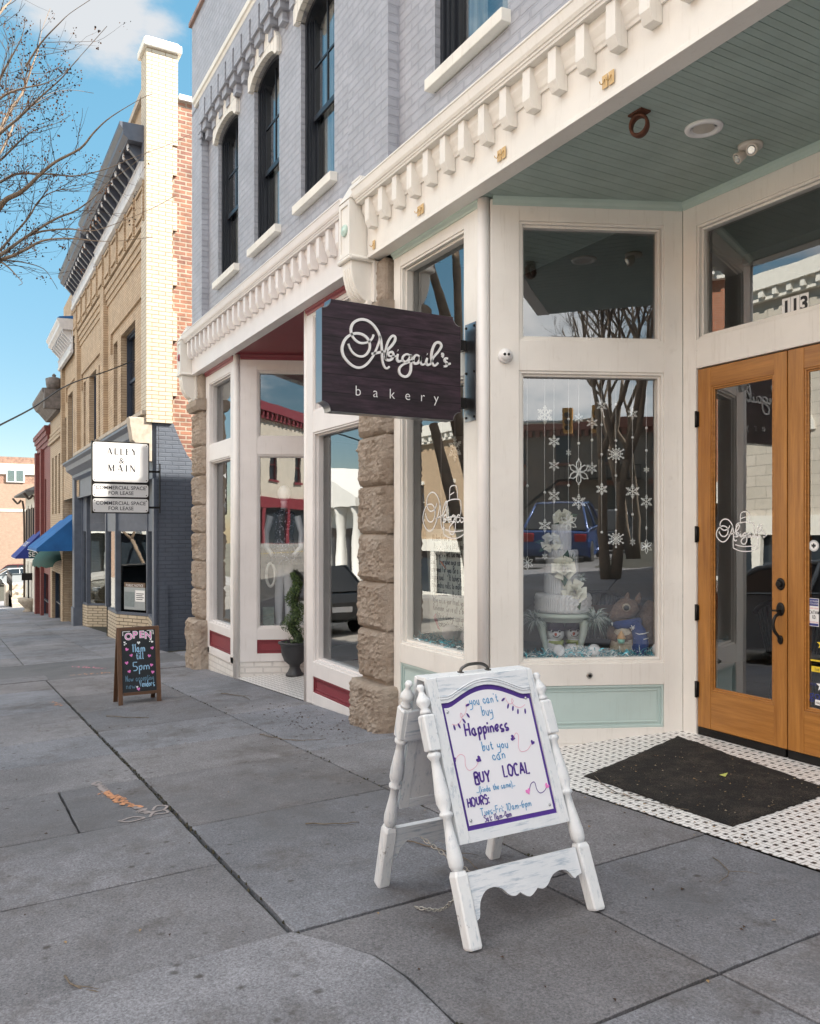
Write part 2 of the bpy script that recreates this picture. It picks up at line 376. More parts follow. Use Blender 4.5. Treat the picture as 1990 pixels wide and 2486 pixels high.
def concrete():
    k = NT('sidewalk_concrete'); k.p.inputs['Roughness'].default_value = .82
    at = k.n('ShaderNodeAttribute', attribute_name='tone')
    big = k.rng(k.noise(.8, 5, .6), .3, .7, .72, 1.16); mid = k.rng(k.noise(5, 7, .68), .3, .72, .84, 1.12)
    fine = k.rng(k.noise(105, 5, .8), .32, .68, .42, 1.6); fine2 = k.rng(k.noise(48, 3, .7), .3, .7, .86, 1.14)
    f = k.math('MULTIPLY', k.math('MULTIPLY', k.math('MULTIPLY', big, mid), k.math('MULTIPLY', fine, fine2)), at.outputs['Fac'])
    cc = k.n('ShaderNodeCombineColor')
    k.l(k.math('MULTIPLY', f, .212), cc.inputs[0]); k.l(k.math('MULTIPLY', f, .211), cc.inputs[1]); k.l(k.math('MULTIPLY', f, .227), cc.inputs[2])
    hue = k.math('FRACT', k.math('MULTIPLY', at.outputs['Fac'], 37.0))
    warm = k.mix(hue, (1.03, 1.0, .975), (.955, 1.0, 1.05)); tint = k.mix(1.0, cc.outputs[0], warm, 'MULTIPLY')
    st = k.rng(k.noise(2.1, 8, .75), .47, .70, 0, .68, True)
    col = k.mix(st, tint, (.085, .074, .068)); wt = k.rng(k.noise(.55, 6, .7), .54, .62, 0, .45, True); col = k.mix(wt, col, (.115, .118, .128))
    vo = k.n('ShaderNodeTexVoronoi'); vo.inputs['Scale'].default_value = 9; k.l(k.tc.outputs['Object'], vo.inputs['Vector'])
    dotm = k.math('MULTIPLY', k.rng(vo.outputs['Distance'], .06, .20, 1, 0, True), k.rng(k.noise(1.7, 3), .46, .58, 0, .85))
    col = k.mix(dotm, col, (.05, .042, .037)); sm_ = k.math('MULTIPLY', k.rng(k.noise(3.2, 7, .7), .60, .70, 0, .5, True), k.rng(k.noise(.9, 2), .45, .6)); col = k.mix(sm_, col, (.04, .03, .026)); k.col(col)
    k.bump(k.math('ADD', k.noise(130, 4, .75), k.math('MULTIPLY', k.noise(14, 5, .7), 2.0)), .55, .006)
    return k.m
CONC = concrete()
def asphalt(name, c, tonef=1):
    k = NT(name); k.p.inputs['Roughness'].default_value = .85
    f = k.rng(k.noise(160, 4, .8), .3, .7, .6, 1.5); b = k.rng(k.noise(1.6, 6, .65), .3, .7, .75, 1.2)
    cc = k.n('ShaderNodeCombineColor'); q = k.math('MULTIPLY', f, b)
    for i in range(3): k.l(k.math('MULTIPLY', q, c[i]), cc.inputs[i])
    k.col(cc.outputs[0]); k.bump(k.noise(160, 3, .8), .6, .006); return k.m
ASPH = asphalt('road_asphalt', (.24, .225, .205)); ASPH2 = asphalt('alley_asphalt', (.125, .125, .13))
DIRT = M('joint_dirt', (.035, .034, .024), .95, .4, 20, .6, 60)
MOSS = M('joint_moss', (.04, .036, .022), .95, .5, 25, .8, 60)
# ================================================================== ground
KERB_Y = -.5
bed = MB()
xs = [-140, -61, -40, -30, -20, -14.6, -12.1, -8, -4, 0, 4, 9, 30, 90]; ys = [-15.5, -15, -8, KERB_Y, 1, 3, 3.2, 8, 40]
for i in range(len(xs) - 1):
    for j in range(3, len(ys) - 1):
        q = [(xs[i], ys[j]), (xs[i + 1], ys[j]), (xs[i + 1], ys[j + 1]), (xs[i], ys[j + 1])]
        bed.add([(x, y, g(x, y) - .03) for x, y in q], [(0, 1, 2, 3)])
kind(bed.build('ground', DIRT), 'structure')
rnd = random.Random(11)
def slab(mb, poly, tone, gap=.007, jit=.006, thick=.03, drop=.004, lift=0):
    n = len(poly); P = []
    cx = sum(p[0] for p in poly) / n; cy = sum(p[1] for p in poly) / n
    for i in range(n):
        a, b = poly[i], poly[(i + 1) % n]; L = math.hypot(b[0] - a[0], b[1] - a[1]); m = max(1, int(L / .09))
        for k in range(m):
            t = k / m; P.append((a[0] + (b[0] - a[0]) * t, a[1] + (b[1] - a[1]) * t, (b[0] - a[0]) / L, (b[1] - a[1]) / L, k == 0))
    o, inn, low = [], [], []
    for x, y, tx, ty, corner in P:
        nx, ny = -ty, tx
        d = gap / 2 + rnd.random() * jit; d2 = d + .008
        if corner:
            vx, vy = cx - x, cy - y; l = math.hypot(vx, vy); nx, ny = vx / l * 1.4, vy / l * 1.4
        x1, y1 = x + nx * d, y + ny * d; x2, y2 = x + nx * d2, y + ny * d2
        o.append((x1, y1, g(x1, y1) - drop + lift)); inn.append((x2, y2, g(x2, y2) + lift)); low.append((x1, y1, g(x1, y1) - thick))
    n = len(P)
    mb.add(inn, [tuple(range(n))], 0, False, tone)
    mb.add(o + inn, [(i, (i + 1) % n, n + (i + 1) % n, n + i) for i in range(n)], 0, False, tone)
    mb.add(low + o, [(i, (i + 1) % n, n + (i + 1) % n, n + i) for i in range(n)], 0, False, tone)
sw = MB()
def T(lo=.86, hi=1.12): return rnd.uniform(lo, hi)
def rect(x0, x1, y0, y1, tone=None, **k): slab(sw, [(x0, y0), (x1, y0), (x1, y1), (x0, y1)], tone or T(), **k)
XA = [-10.1, -9.28, -8.45, -7.55, -6.6, -5.66, -4.68, -3.77, -2.88]
for i in range(len(XA) - 1):
    if i == 5:
        rect(XA[i], XA[i + 1], .59, 1.094, .74); rect(XA[i], XA[i + 1], KERB_Y + .16, .59, .9); continue
    rect(XA[i], XA[i + 1], KERB_Y + .16, 1.094, [1.1, .98, 1.06, 1.02, .95, 0, .96, .82][i])
rect(-11.1, -10.1, KERB_Y + .16, 1.10, 1.08); rect(-12.1, -11.1, KERB_Y + .16, 1.10, 1.0)
XB = [-12.1, -10.15, -8.9, -7.66, -6.6, -5.66, -4.42, -2.89]
for i in range(len(XB) - 1): rect(XB[i], XB[i + 1], 1.106, 2.29, [1.0, .84, .8, 1.02, .92, .76, .86][i])
XC = [-12.1, -10.5, -9.1, -7.66, -6.57, -5.69, -4.5, -2.75]
for i in range(len(XC) - 1): rect(XC[i], XC[i + 1], 2.29, 3.14, [1.12, 1.1, 1.12, 1.08, 1.05, .9, .84][i])
slab(sw, [(-2.88, KERB_Y + .16), (-1.3, KERB_Y + .16), (-1.3, 1.278), (-2.03, 1.278), (-2.35, 1.29), (-2.55, 1.272), (-2.88, 1.10)], 1.04, lift=.012)
slab(sw, [(-2.88, 1.11), (-2.55, 1.28), (-2.35, 1.297), (-2.03, 1.285), (-1.82, 1.285), (-1.82, 2.14), (-2.88, 2.14)], .76)
rect(-1.82, -.4, 1.285, 2.14, .88); rect(-2.75, -1.82, 2.14, 3.14, .8); rect(-1.82, -.4, 2.14, 3.14, .9)
slab(sw, [(-2.88, 2.14), (-2.75, 2.14), (-2.75, 2.29), (-2.88, 2.29)], .8)
for i in range(9):
    for j, (a, b) in enumerate(((1.285, 2.14), (2.14, 3.14), (3.14, 4.42))): rect(-.4 + i, .6 + i, a, b)
rect(-1.3, .2, KERB_Y + .16, 1.285)
for i in range(8): rect(.2 + i, 1.2 + i, KERB_Y + .16, 1.285)
x = -14.62; i = 0
while x > -60:
    w = rnd.uniform(1.35, 1.7)
    if x < -40: w = 3.2
    for a, b in ((KERB_Y + .16, 1.0), (1.0, 2.25), (2.25, 3.3)): rect(x - w, x, a, b, T(.92, 1.2))
    x -= w
kind(sw.build('sidewalk', CONC, tone=True, fix=False), 'structure')
moss = MB()
for a, b in (((-10.1, 1.10), (-2.9, 1.10)), ((-10.1, 2.29), (-2.8, 2.29)), ((-2.88, 1.11), (-2.0, 1.29))):
    for k in range(200 if a[1] < 2 else 60):
        t = rnd.random(); x = a[0] + (b[0] - a[0]) * t; y = a[1] + (b[1] - a[1]) * t + rnd.uniform(-.012, .012)
        if a[1] < 1.2 and not (-7.2 < x < -4.2) and rnd.random() < .6: continue
        r = rnd.uniform(.004, .010); z = g(x, y) - .007
        moss.lathe([(r, 0), (r * .8, .006), (.002, .011)], lambda p, q, h: (x + p * 1.6, y + q * .8, z + h), 6)
kind(moss.build('moss', MOSS, fix=False), 'stuff')
# alley apron, kerb, road, opposite pavement
al = MB()
AX = [-14.62, -14.0, -13.2, -12.6, -12.1]
AY = [KERB_Y, .6, 1.5, 2.4, 3.3, 9, 30]
for i in range(4):
    for j in range(6):
        q = [(AX[i], AY[j]), (AX[i + 1], AY[j]), (AX[i + 1], AY[j + 1]), (AX[i], AY[j + 1])]
        al.add([(x, y, g(x, y) - .006 - .02 * sin((x + 14.62) / 2.5 * pi)) for x, y in q], [(0, 1, 2, 3)], 0, True)
kind(al.build('alley_pavement', ASPH2), 'structure')
ap = MB()
for (x0, x1, y0, y1, tn) in ((-12.9, -12.15, 2.55, 3.25, 1.15), (-14.55, -13.3, 3.35, 4.2, 1.1)):
    slab(ap, [(x0, y0), (x1, y0), (x1, y1), (x0, y1)], tn, lift=.006)
slab(ap, [(-12.75, .3), (-12.15, .3), (-12.15, 1.15), (-12.75, 1.15)], .95, lift=.004)
kind(ap.build('pavement_patch', CONC, tone=True, fix=False), 'structure')
rdm = MB()
rx = [-140, -61, -30, -15, -8, 0, 9, 40, 100]
def rz(x, y): return g(x, KERB_Y) - .14 + .02 * min(abs(y - KERB_Y), abs(-15 - y)) * .6
ry = [-15, -11, -7.75, -4, KERB_Y]
for i in range(len(rx) - 1):
    for j in range(len(ry) - 1):
        q = [(rx[i], ry[j]), (rx[i + 1], ry[j]), (rx[i + 1], ry[j + 1]), (rx[i], ry[j + 1])]
        rdm.add([(x, y, rz(x, y)) for x, y in q], [(0, 1, 2, 3)], 0, True)
kind(rdm.build('road', ASPH), 'structure')
ln = MB()
for yy in (-7.65, -7.85):
    for i in range(3, len(rx) - 1):
        ln.add([(a, b, rz(a, b) + .006) for a, b in ((rx[i], yy - .05), (rx[i + 1], yy - .05), (rx[i + 1], yy + .05), (rx[i], yy + .05))], [(0, 1, 2, 3)])
kind(ln.build('road_marking', YEL), 'structure')
kb = MB()
for i in range(len(rx) - 1):
    for (ya, yb) in ((KERB_Y, KERB_Y + .16), (-15.16, -15)):
        a, b = rx[i], rx[i + 1]
        kb.hexa([(a, ya, g(a, KERB_Y) - .25), (b, ya, g(b, KERB_Y) - .25), (b, yb, g(b, KERB_Y) - .25), (a, yb, g(a, KERB_Y) - .25),
                 (a, ya, g(a, KERB_Y) + .002), (b, ya, g(b, KERB_Y) + .002), (b, yb, g(b, KERB_Y) + .002), (a, yb, g(a, KERB_Y) + .002)])
    a, b = rx[i], rx[i + 1]
    kb.add([(a, -19, g(a, KERB_Y) + .02), (b, -19, g(b, KERB_Y) + .02), (b, -15.16, g(b, KERB_Y)), (a, -15.16, g(a, KERB_Y))], [(0, 1, 2, 3)])
kind(kb.build('kerb', M('kerb_concrete', (.3, .29, .28), .85, .15, 3, .4, 60)), 'structure')
gf = MB()
gf.add([(-600, -600, -9), (600, -600, -9), (600, 600, -9), (-600, 600, -9)], [(0, 1, 2, 3)])
kind(gf.build('terrain', M('far_ground', (.14, .13, .1), .95, .2, .05, 0)), 'structure')
# paint marks left by utility crews
dv = MB()
for x0, x1 in ((8.65, 14), (14, 22), (22, 40)):
    for y0, y1 in ((KERB_Y + .16, 1.0), (1.0, 2.4)): dv.add([(x, y, g(x, y) - .008) for x, y in ((x0, y0), (x1, y0), (x1, y1), (x0, y1))], [(0, 1, 2, 3)])
kind(dv.build('driveway', ASPH2), 'structure')
pm = MB(); pr = random.Random(5)
def spray(x0, y0, x1, y1, n, w, mi):
    for k in range(n):
        t = pr.random(); x = x0 + (x1 - x0) * t + pr.gauss(0, w); y = y0 + (y1 - y0) * t + pr.gauss(0, w); r = pr.uniform(.004, .017); z = g(x, y) + .0035 + .0004 * (k % 7)
        m = 9; ph = pr.random() * 6
        pm.add([(x + cos(6.28 * j / m + ph) * r * pr.uniform(.85, 1.25), y + sin(6.28 * j / m) * r * pr.uniform(.85, 1.2), z) for j in range(m)], [tuple(range(m))], mi)
spray(-5.45, .83, -4.98, .93, 150, .016, 0); spray(-5.75, .82, -5.45, .84, 80, .012, 1); spray(-4.98, .93, -4.78, .97, 50, .012, 1)
for pts in ([(-4.74, .80), (-4.78, .88), (-4.72, .93), (-4.70, .84), (-4.76, .80)], [(-4.72, .96), (-4.80, 1.0), (-4.80, 1.06), (-4.74, 1.06), (-4.76, .99)], [(-4.84, 1.0), (-4.92, 1.04), (-4.88, 1.09), (-4.80, 1.05)]):
    pm.ribbon(smooth(pts, 4), .016, lambda u, v: (u, v, g(u, v) + .004), 1)
spray(-13.6, 1.6, -12.9, 2.0, 60, .03, 2); spray(-12.4, 1.45, -12.25, 2.1, 60, .03, 0); spray(-9.9, .96, -9.5, 1.02, 24, .016, 0)
kind(pm.build('road_paint', [M('orange_spray', (.52, .25, .13), .8, .15, 30, 0), M('faded_spray', (.30, .265, .26), .8, .15, 30, 0), M('pink_spray', (.7, .2, .28), .8, .15, 30, 0)], fix=False), 'structure')
# mosaic floors of the two entrances
def mosaic():
    k = NT('basketweave_mosaic'); k.p.inputs['Roughness'].default_value = .32
    s = .057
    sp = k.n('ShaderNodeSeparateXYZ'); k.l(k.tc.outputs['UV'], sp.inputs[0])
    u = k.math('DIVIDE', sp.outputs[0], s); v = k.math('DIVIDE', sp.outputs[1], s)
    def fr(x): return k.math('FRACT', x)
    # lattice corners carry the black dots
    du = k.math('ABSOLUTE', k.math('SUBTRACT', fr(k.math('ADD', u, .5)), .5)); dv = k.math('ABSOLUTE', k.math('SUBTRACT', fr(k.math('ADD', v, .5)), .5))
    cheb = k.math('MAXIMUM', du, dv)
    dot = k.math('LESS_THAN', cheb, .165); ring = k.math('LESS_THAN', cheb, .195)
    par = k.math('MODULO', k.math('ADD', k.math('FLOOR', u), k.math('FLOOR', v)), 2.0); par = k.math('GREATER_THAN', k.math('ABSOLUTE', par), .5)
    fu, fv = fr(u), fr(v)
    gm = .035
    # two tiles across or along each cell, lines at one half and at the long edges
    lv = k.math('LESS_THAN', k.math('ABSOLUTE', k.math('SUBTRACT', fv, .5)), gm); lu = k.math('LESS_THAN', k.math('ABSOLUTE', k.math('SUBTRACT', fu, .5)), gm)
    eu = k.math('LESS_THAN', du, gm); ev = k.math('LESS_THAN', dv, gm)
    a = k.math('MAXIMUM', lv, eu); b = k.math('MAXIMUM', lu, ev)
    line = k.n('ShaderNodeMix', data_type='FLOAT'); k.l(par, line.inputs[0]); k.l(a, line.inputs[2]); k.l(b, line.inputs[3])
    grout = k.math('MAXIMUM', line.outputs[0], ring)
    wh = k.mix(k.rng(k.noise(9, 4), .3, .7), (.74, .72, .70), (.86, .85, .84)); wh = k.mix(k.rng(k.noise(4, 8, .75), .58, .75, 0, .35), wh, (.4, .36, .3))
    col = k.mix(grout, wh, (.17, .16, .15)); col = k.mix(dot, col, (.012, .012, .014)); k.col(col)
    k.bump(k.math('SUBTRACT', 1.0, grout), .35, .002); return k.m
MOS = mosaic()
def tz(x, y): return g(x, 3.14) + .004 + (min(y, 4.42) - 3.14) / 1.28 * (-1.372 - g(x, 3.14) - .004)
tf = MB()
for i in range(12):
    for j in range(8):
        x0, x1 = -4.75 + i * .35, -4.75 + (i + 1) * .35; y0, y1 = (3.134 if j == 0 else 3.143 + j * .165), 3.143 + (j + 1) * .165
        tf.add([(a, b, tz(a, b)) for a, b in ((x0, y0), (x1, y0), (x1, y1), (x0, y1))], [(0, 1, 2, 3)])
kind(tf.build('entrance_floor', MOS), 'structure')
def tz2(x, y): return g(x, 3.14) + .004 + (min(y, 4.42) - 3.14) / 1.28 * .07
tf2 = MB()
for i in range(8):
    for j in range(8):
        x0, x1 = -10.3 + i * .33, -10.3 + (i + 1) * .33; y0, y1 = (3.134 if j == 0 else 3.143 + j * .165), 3.143 + (j + 1) * .165
        tf2.add([(a, b, tz2(a, b)) for a, b in ((x0, y0), (x1, y0), (x1, y1), (x0, y1))], [(0, 1, 2, 3)])
kind(tf2.build('entrance_floor', MOS), 'structure')
# litter: fine specks as one mass, twigs one by one
lt = MB(); lr = random.Random(21)
def speck(x, y, z, r, mi):
    a = lr.random() * 6.28; h = r * lr.uniform(.2, .6)
    lt.add([(x + cos(a) * r, y + sin(a) * r, z), (x + cos(a + 2) * r * .6, y + sin(a + 2) * r * .6, z + h), (x + cos(a + 3.6) * r, y + sin(a + 3.6) * r, z), (x + cos(a + 5) * r * .5, y + sin(a + 5) * r * .5, z + h * .6)], [(0, 1, 2, 3)], mi)
for k in range(170):
    x = lr.uniform(-10, -1); y = lr.uniform(.2, 3.1); speck(x, y, g(x, y) + .004, lr.uniform(.004, .012), lr.choice((0, 0, 0, 1)))
for k in range(140):
    x = lr.gauss(-6.9, .55); y = lr.gauss(2.72, .16); speck(x, y, g(x, y) + .004, lr.uniform(.005, .016), 0)
for k in range(90):
    t = lr.random(); x = -3.7 + t * 1.2; y = lr.gauss(3.2, .08); speck(x, y, max(g(x, y), tz(x, max(y, 3.14))) + .005, lr.uniform(.004, .011), lr.choice((0, 1)))
for k in range(170):
    x = lr.uniform(-3.8, -2.75); y = lr.uniform(3.35, 4.15); speck(x, y, tz(x, y) + .019, lr.uniform(.003, .008), lr.choice((0, 1, 1, 2)))
kind(lt.build('leaf_litter', [M('dead_leaf', (.06, .035, .022), .9, .4, 30, 0), M('dry_husk', (.3, .2, .1), .9, .3, 30, 0), M('pale_husk', (.45, .36, .24), .9, .3, 30, 0)], fix=False), 'stuff')
BARK = M('dry_twig_bark', (.15, .12, .09), .9, .3, 30, .4, 80)
tw = [([(-3.50, 1.92), (-3.32, 1.98), (-3.15, 2.02), (-2.98, 1.99)], 'long pale twig lying on the concrete beside the white sign', .004),
      ([(-4.05, 1.62), (-3.95, 1.74), (-3.90, 1.86)], 'bent pale twig on the middle slab left of the white sign', .004),
      ([(-6.5, 2.2), (-6.25, 2.26), (-6.05, 2.35), (-5.95, 2.55)], 'long dark curved twig lying across the joint near the stone pier', .004),
      ([(-3.0, .33), (-2.9, .35), (-2.8, .42)], 'short curled twig at the near edge of the sidewalk', .004),
      ([(-9.0, 2.6), (-8.6, 2.72), (-8.3, 2.7)], 'thin twig on the pale slab before the maroon panelled shopfront', .005),
      ([(-8.4, 1.3), (-8.1, 1.5), (-8.0, 1.62)], 'crooked twig on the slab in front of the chalkboard', .005),
      ([(-3.78, 3.36), (-3.55, 3.26), (-3.3, 3.24), (-3.0, 3.3)], 'thin twig lying on the white mosaic along the edge of the doormat', .003),
      ([(-2.5, 2.9), (-2.35, 2.82), (-2.3, 2.7)], 'small forked twig on the concrete below the mosaic floor', .0028)]
for pts, lab, r in tw:
    q = [(x, y, (tz(x, y) + .006 if y > 3.16 else g(x, y) + .005) + r + .004 * (i % 2)) for i, (x, y) in enumerate(smooth(pts, 3))]
    b = MB(); b.tube(q, [r * (1 - .6 * i / len(q)) for i in range(len(q))], 5)
    m = q[len(q) // 2]; b.tube([m, (m[0] + .05, m[1] + .04, m[2] + .008), (m[0] + .08, m[1] + .08, m[2] + .002)], [r * .6, r * .4, r * .2], 4)
    tag(b.build('twig', BARK), lab, 'twig', 'twigs fallen on the sidewalk')
ABI=[[(2.4, 1.283), (2.389, 1.257), (2.369, 1.236), (2.338, 1.222), (2.3, 1.218), (2.266, 1.234), (2.244, 1.262), (2.237, 1.298), (2.249, 1.334), (2.279, 1.36), (2.32, 1.372), (2.362, 1.366), (2.4, 1.343), (2.431, 1.306), (2.451, 1.261), (2.458, 1.212), (2.461, 1.162), (2.466, 1.113), (2.48, 1.08), (2.498, 1.072), (2.516, 1.086)], [(2.219, 1.204), (2.229, 1.178), (2.249, 1.152), (2.279, 1.134), (2.317, 1.132), (2.348, 1.15), (2.369, 1.184), (2.371, 1.221), (2.355, 1.253), (2.32, 1.274), (2.279, 1.277), (2.239, 1.265), (2.202, 1.236), (2.18, 1.194), (2.175, 1.157), (2.188, 1.118), (2.222, 1.082), (2.259, 1.061), (2.296, 1.057), (2.334, 1.073), (2.369, 1.106), (2.4, 1.15), (2.424, 1.199), (2.442, 1.248), (2.446, 1.279)], [(2.381, 1.156), (2.417, 1.164), (2.452, 1.175), (2.48, 1.183)], [(2.489, 1.129), (2.486, 1.165), (2.494, 1.216), (2.512, 1.259), (2.537, 1.29), (2.557, 1.286), (2.557, 1.261), (2.533, 1.226), (2.501, 1.192), (2.486, 1.146), (2.501, 1.127), (2.53, 1.135), (2.546, 1.162), (2.537, 1.184), (2.514, 1.177), (2.509, 1.158), (2.533, 1.154), (2.566, 1.159)], [(2.58, 1.175), (2.573, 1.145), (2.583, 1.127), (2.616, 1.137)], [(2.577, 1.201), (2.581, 1.199)], [(2.67, 1.174), (2.645, 1.181), (2.619, 1.163), (2.616, 1.137), (2.641, 1.13), (2.668, 1.155), (2.678, 1.178), (2.678, 1.121), (2.675, 1.07), (2.652, 1.036), (2.619, 1.031), (2.593, 1.049), (2.591, 1.081), (2.616, 1.108), (2.652, 1.125), (2.7, 1.145)], [(2.747, 1.174), (2.718, 1.183), (2.697, 1.155), (2.702, 1.127), (2.729, 1.129), (2.749, 1.157), (2.752, 1.178), (2.75, 1.141), (2.766, 1.123), (2.796, 1.136)], [(2.805, 1.172), (2.796, 1.142), (2.807, 1.125), (2.833, 1.136)], [(2.801, 1.198), (2.805, 1.196)], [(2.833, 1.14), (2.856, 1.184), (2.894, 1.227), (2.916, 1.265), (2.901, 1.286), (2.871, 1.28), (2.848, 1.241), (2.837, 1.188), (2.843, 1.144), (2.863, 1.125), (2.89, 1.148)], [(2.911, 1.212), (2.928, 1.211), (2.925, 1.194), (2.919, 1.187)], [(2.968, 1.184), (2.949, 1.184), (2.943, 1.168), (2.96, 1.152), (2.955, 1.132), (2.932, 1.128)], [(2.951, 1.147), (2.97, 1.147), (2.989, 1.153)]]
BAK=[('b', 2.29, 0.928), ('a', 2.416, 0.924), ('k', 2.537, 0.927), ('e', 2.656, 0.921), ('r', 2.77, 0.924), ('y', 2.878, 0.92)]
HOOK=[(-5.947, 2.975, 2.31), (-5.188, 2.975, 2.332), (-4.179, 2.975, 2.332), (-3.231, 2.975, 2.339)]
SOFF={'ring': (-3.291, 3.243, 2.265), 'lamp': (-3.238, 3.68, 2.265), 'flood': (-3.248, 4.08, 2.265)}
FLK=[(0.97, 0.794, 0.128, 0), (0.906, 0.613, 0.082, 0), (0.932, 0.45, 0.077, 1), (0.906, 0.242, 0.097, 1), (0.966, 0.039, 0.087, 1), (0.97, -0.169, 0.046, 1), (1.091, -0.214, 0.087, 2), (0.734, 0.772, 0.072, 1), (0.641, 0.742, 0.077, 1), (0.792, 0.537, 0.046, 1), (0.729, 0.406, 0.174, 2), (0.641, 0.432, 0.082, 1), (0.734, 0.202, 0.102, 1), (0.807, 0.06, 0.123, 2), (0.906, -0.047, 0.082, 1), (0.573, 0.861, 0.082, 1), (0.573, 0.289, 0.082, 0), (0.473, 0.53, 0.117, 3), (0.466, -0.052, 0.117, 3), (0.358, 0.807, 0.077, 1), (0.355, 0.275, 0.097, 1), (0.347, -0.073, 0.051, 1), (0.258, 0.424, 0.041, 1), (0.258, 0.204, 0.092, 1), (0.258, 0.024, 0.031, 4), (0.258, -0.104, 0.097, 2)]
BEAD=[(0.799, 0.766), (0.74, 0.601), (0.651, 0.625), (0.575, 0.73), (0.571, 0.527), (0.479, 0.87), (0.484, 0.622), (0.465, 0.382), (0.481, 0.147), (0.571, -0.006), (0.361, 0.645), (0.355, 0.116), (0.252, 0.711), (0.252, 0.557), (1.091, 0.309), (0.966, 0.265), (0.805, 0.314), (0.913, 0.11)]
STR=[(1.091, -0.168), (0.97, -0.159), (0.906, -0.047), (0.805, 0.075), (0.734, 0.197), (0.641, 0.432), (0.573, -0.006), (0.473, -0.052), (0.356, -0.068), (0.258, -0.109)]
LIMB=[(0.05,[(-10.85,0.23,2.78),(-10.69,0.38,3.01),(-10.55,0.48,3.11),(-10.4,0.6,3.14),(-10.24,0.73,3.19),(-10.07,0.89,3.26),(-9.85,1.14,3.26),(-9.65,1.36,3.21),(-9.45,1.57,3.18),(-9.19,1.9,3.2)]),(0.05,[(-10.4,0.22,2.72),(-10.44,0.4,3.02),(-10.53,0.47,3.16),(-10.63,0.55,3.26),(-10.66,0.74,3.45),(-10.62,1.07,3.72),(-10.63,1.29,3.86),(-10.65,1.5,4.07),(-10.7,1.66,4.29),(-10.7,1.9,4.52),(-10.69,2.17,4.81)]),(0.065,[(-11.24,0.15,3.17),(-11.02,0.39,3.69),(-10.89,0.49,3.84),(-10.77,0.56,3.91),(-10.62,0.67,3.94),(-10.48,0.77,4.0),(-10.36,0.85,4.07),(-10.18,1.02,4.21),(-9.96,1.26,4.33),(-9.81,1.38,4.47),(-9.66,1.5,4.58),(-9.5,1.65,4.67),(-9.32,1.83,4.76),(-9.2,1.9,4.76)]),(0.05,[(-10.49,0.27,3.83),(-10.56,0.39,4.26),(-10.64,0.48,4.64),(-10.72,0.59,4.94),(-10.79,0.72,5.2),(-10.86,0.83,5.58),(-10.95,0.91,5.87),(-11.06,0.96,6.17),(-11.14,1.06,6.51)]),(0.045,[(-10.97,0.23,4.58),(-10.79,0.4,5.04),(-10.66,0.48,5.25),(-10.53,0.58,5.44),(-10.38,0.69,5.65),(-10.28,0.72,5.83)]),(0.03,[(-10.15,0.26,5.35),(-10.18,0.46,5.75),(-10.26,0.56,5.94),(-10.33,0.67,6.17)]),(0.03,[(-10.73,0.24,4.2),(-10.58,0.37,4.42),(-10.44,0.47,4.52),(-10.25,0.66,4.67),(-10.08,0.82,4.82),(-9.87,1.04,5.01),(-9.73,1.15,5.13),(-9.58,1.28,5.27),(-9.39,1.46,5.47)]),(0.03,[(-11.56,0.19,4.1),(-11.58,0.41,4.33),(-11.65,0.52,4.42),(-11.68,0.72,4.58),(-11.6,1.11,4.63),(-11.57,1.41,4.66),(-11.5,1.79,4.81),(-11.45,2.12,5.01),(-11.35,2.54,5.23),(-11.32,2.85,5.44)]),(0.02,[(-10.66,0.38,3.04),(-10.52,0.47,3.08),(-10.39,0.55,3.0),(-10.27,0.63,2.88),(-10.16,0.68,2.78),(-10.1,0.64,2.73)]),(0.016,[(-10.54,0.37,3.07),(-10.62,0.48,3.13),(-10.63,0.71,3.15),(-10.64,0.94,3.11),(-10.71,1.06,2.98),(-10.82,1.11,2.94)]),(0.016,[(-10.13,0.71,5.19),(-9.96,0.86,5.42),(-9.79,1.02,5.58),(-9.65,1.12,5.65),(-9.47,1.3,5.75)]),(0.022,[(-10.93,0.49,3.34),(-11.01,0.6,3.52),(-11.03,0.81,3.83),(-11.11,0.93,4.08),(-11.14,1.12,4.25),(-11.11,1.41,4.34),(-11.12,1.65,4.52),(-11.15,1.84,4.64)]),(0.02,[(-11.01,0.57,3.37),(-10.77,0.84,3.55),(-10.5,1.18,3.58),(-10.31,1.38,3.53),(-10.12,1.57,3.55),(-9.8,2.0,3.73),(-9.59,2.24,3.86)]),(0.022,[(-10.58,0.31,4.16),(-10.62,0.48,4.29),(-10.66,0.66,4.54),(-10.7,0.84,4.75),(-10.7,1.08,4.89),(-10.74,1.25,5.05)]),(0.022,[(-10.24,0.3,4.54),(-10.07,0.45,4.74),(-9.89,0.64,4.81),(-9.69,0.86,4.83),(-9.5,1.04,4.9),(-9.35,1.17,5.02)]),(0.022,[(-10.79,0.35,4.15),(-10.85,0.49,4.47),(-10.92,0.6,4.75),(-11.02,0.66,4.97),(-11.07,0.83,5.19),(-11.08,1.06,5.42),(-11.09,1.29,5.53),(-11.07,1.56,5.55)])]
CABLE=[(-11.198, 0.43, 1.24), (-11.716, 0.528, 1.356), (-13.146, 1.041, 1.813), (-14.516, 1.664, 2.406), (-16.29, 2.589, 3.037), (-17.505, 3.491, 3.633)]
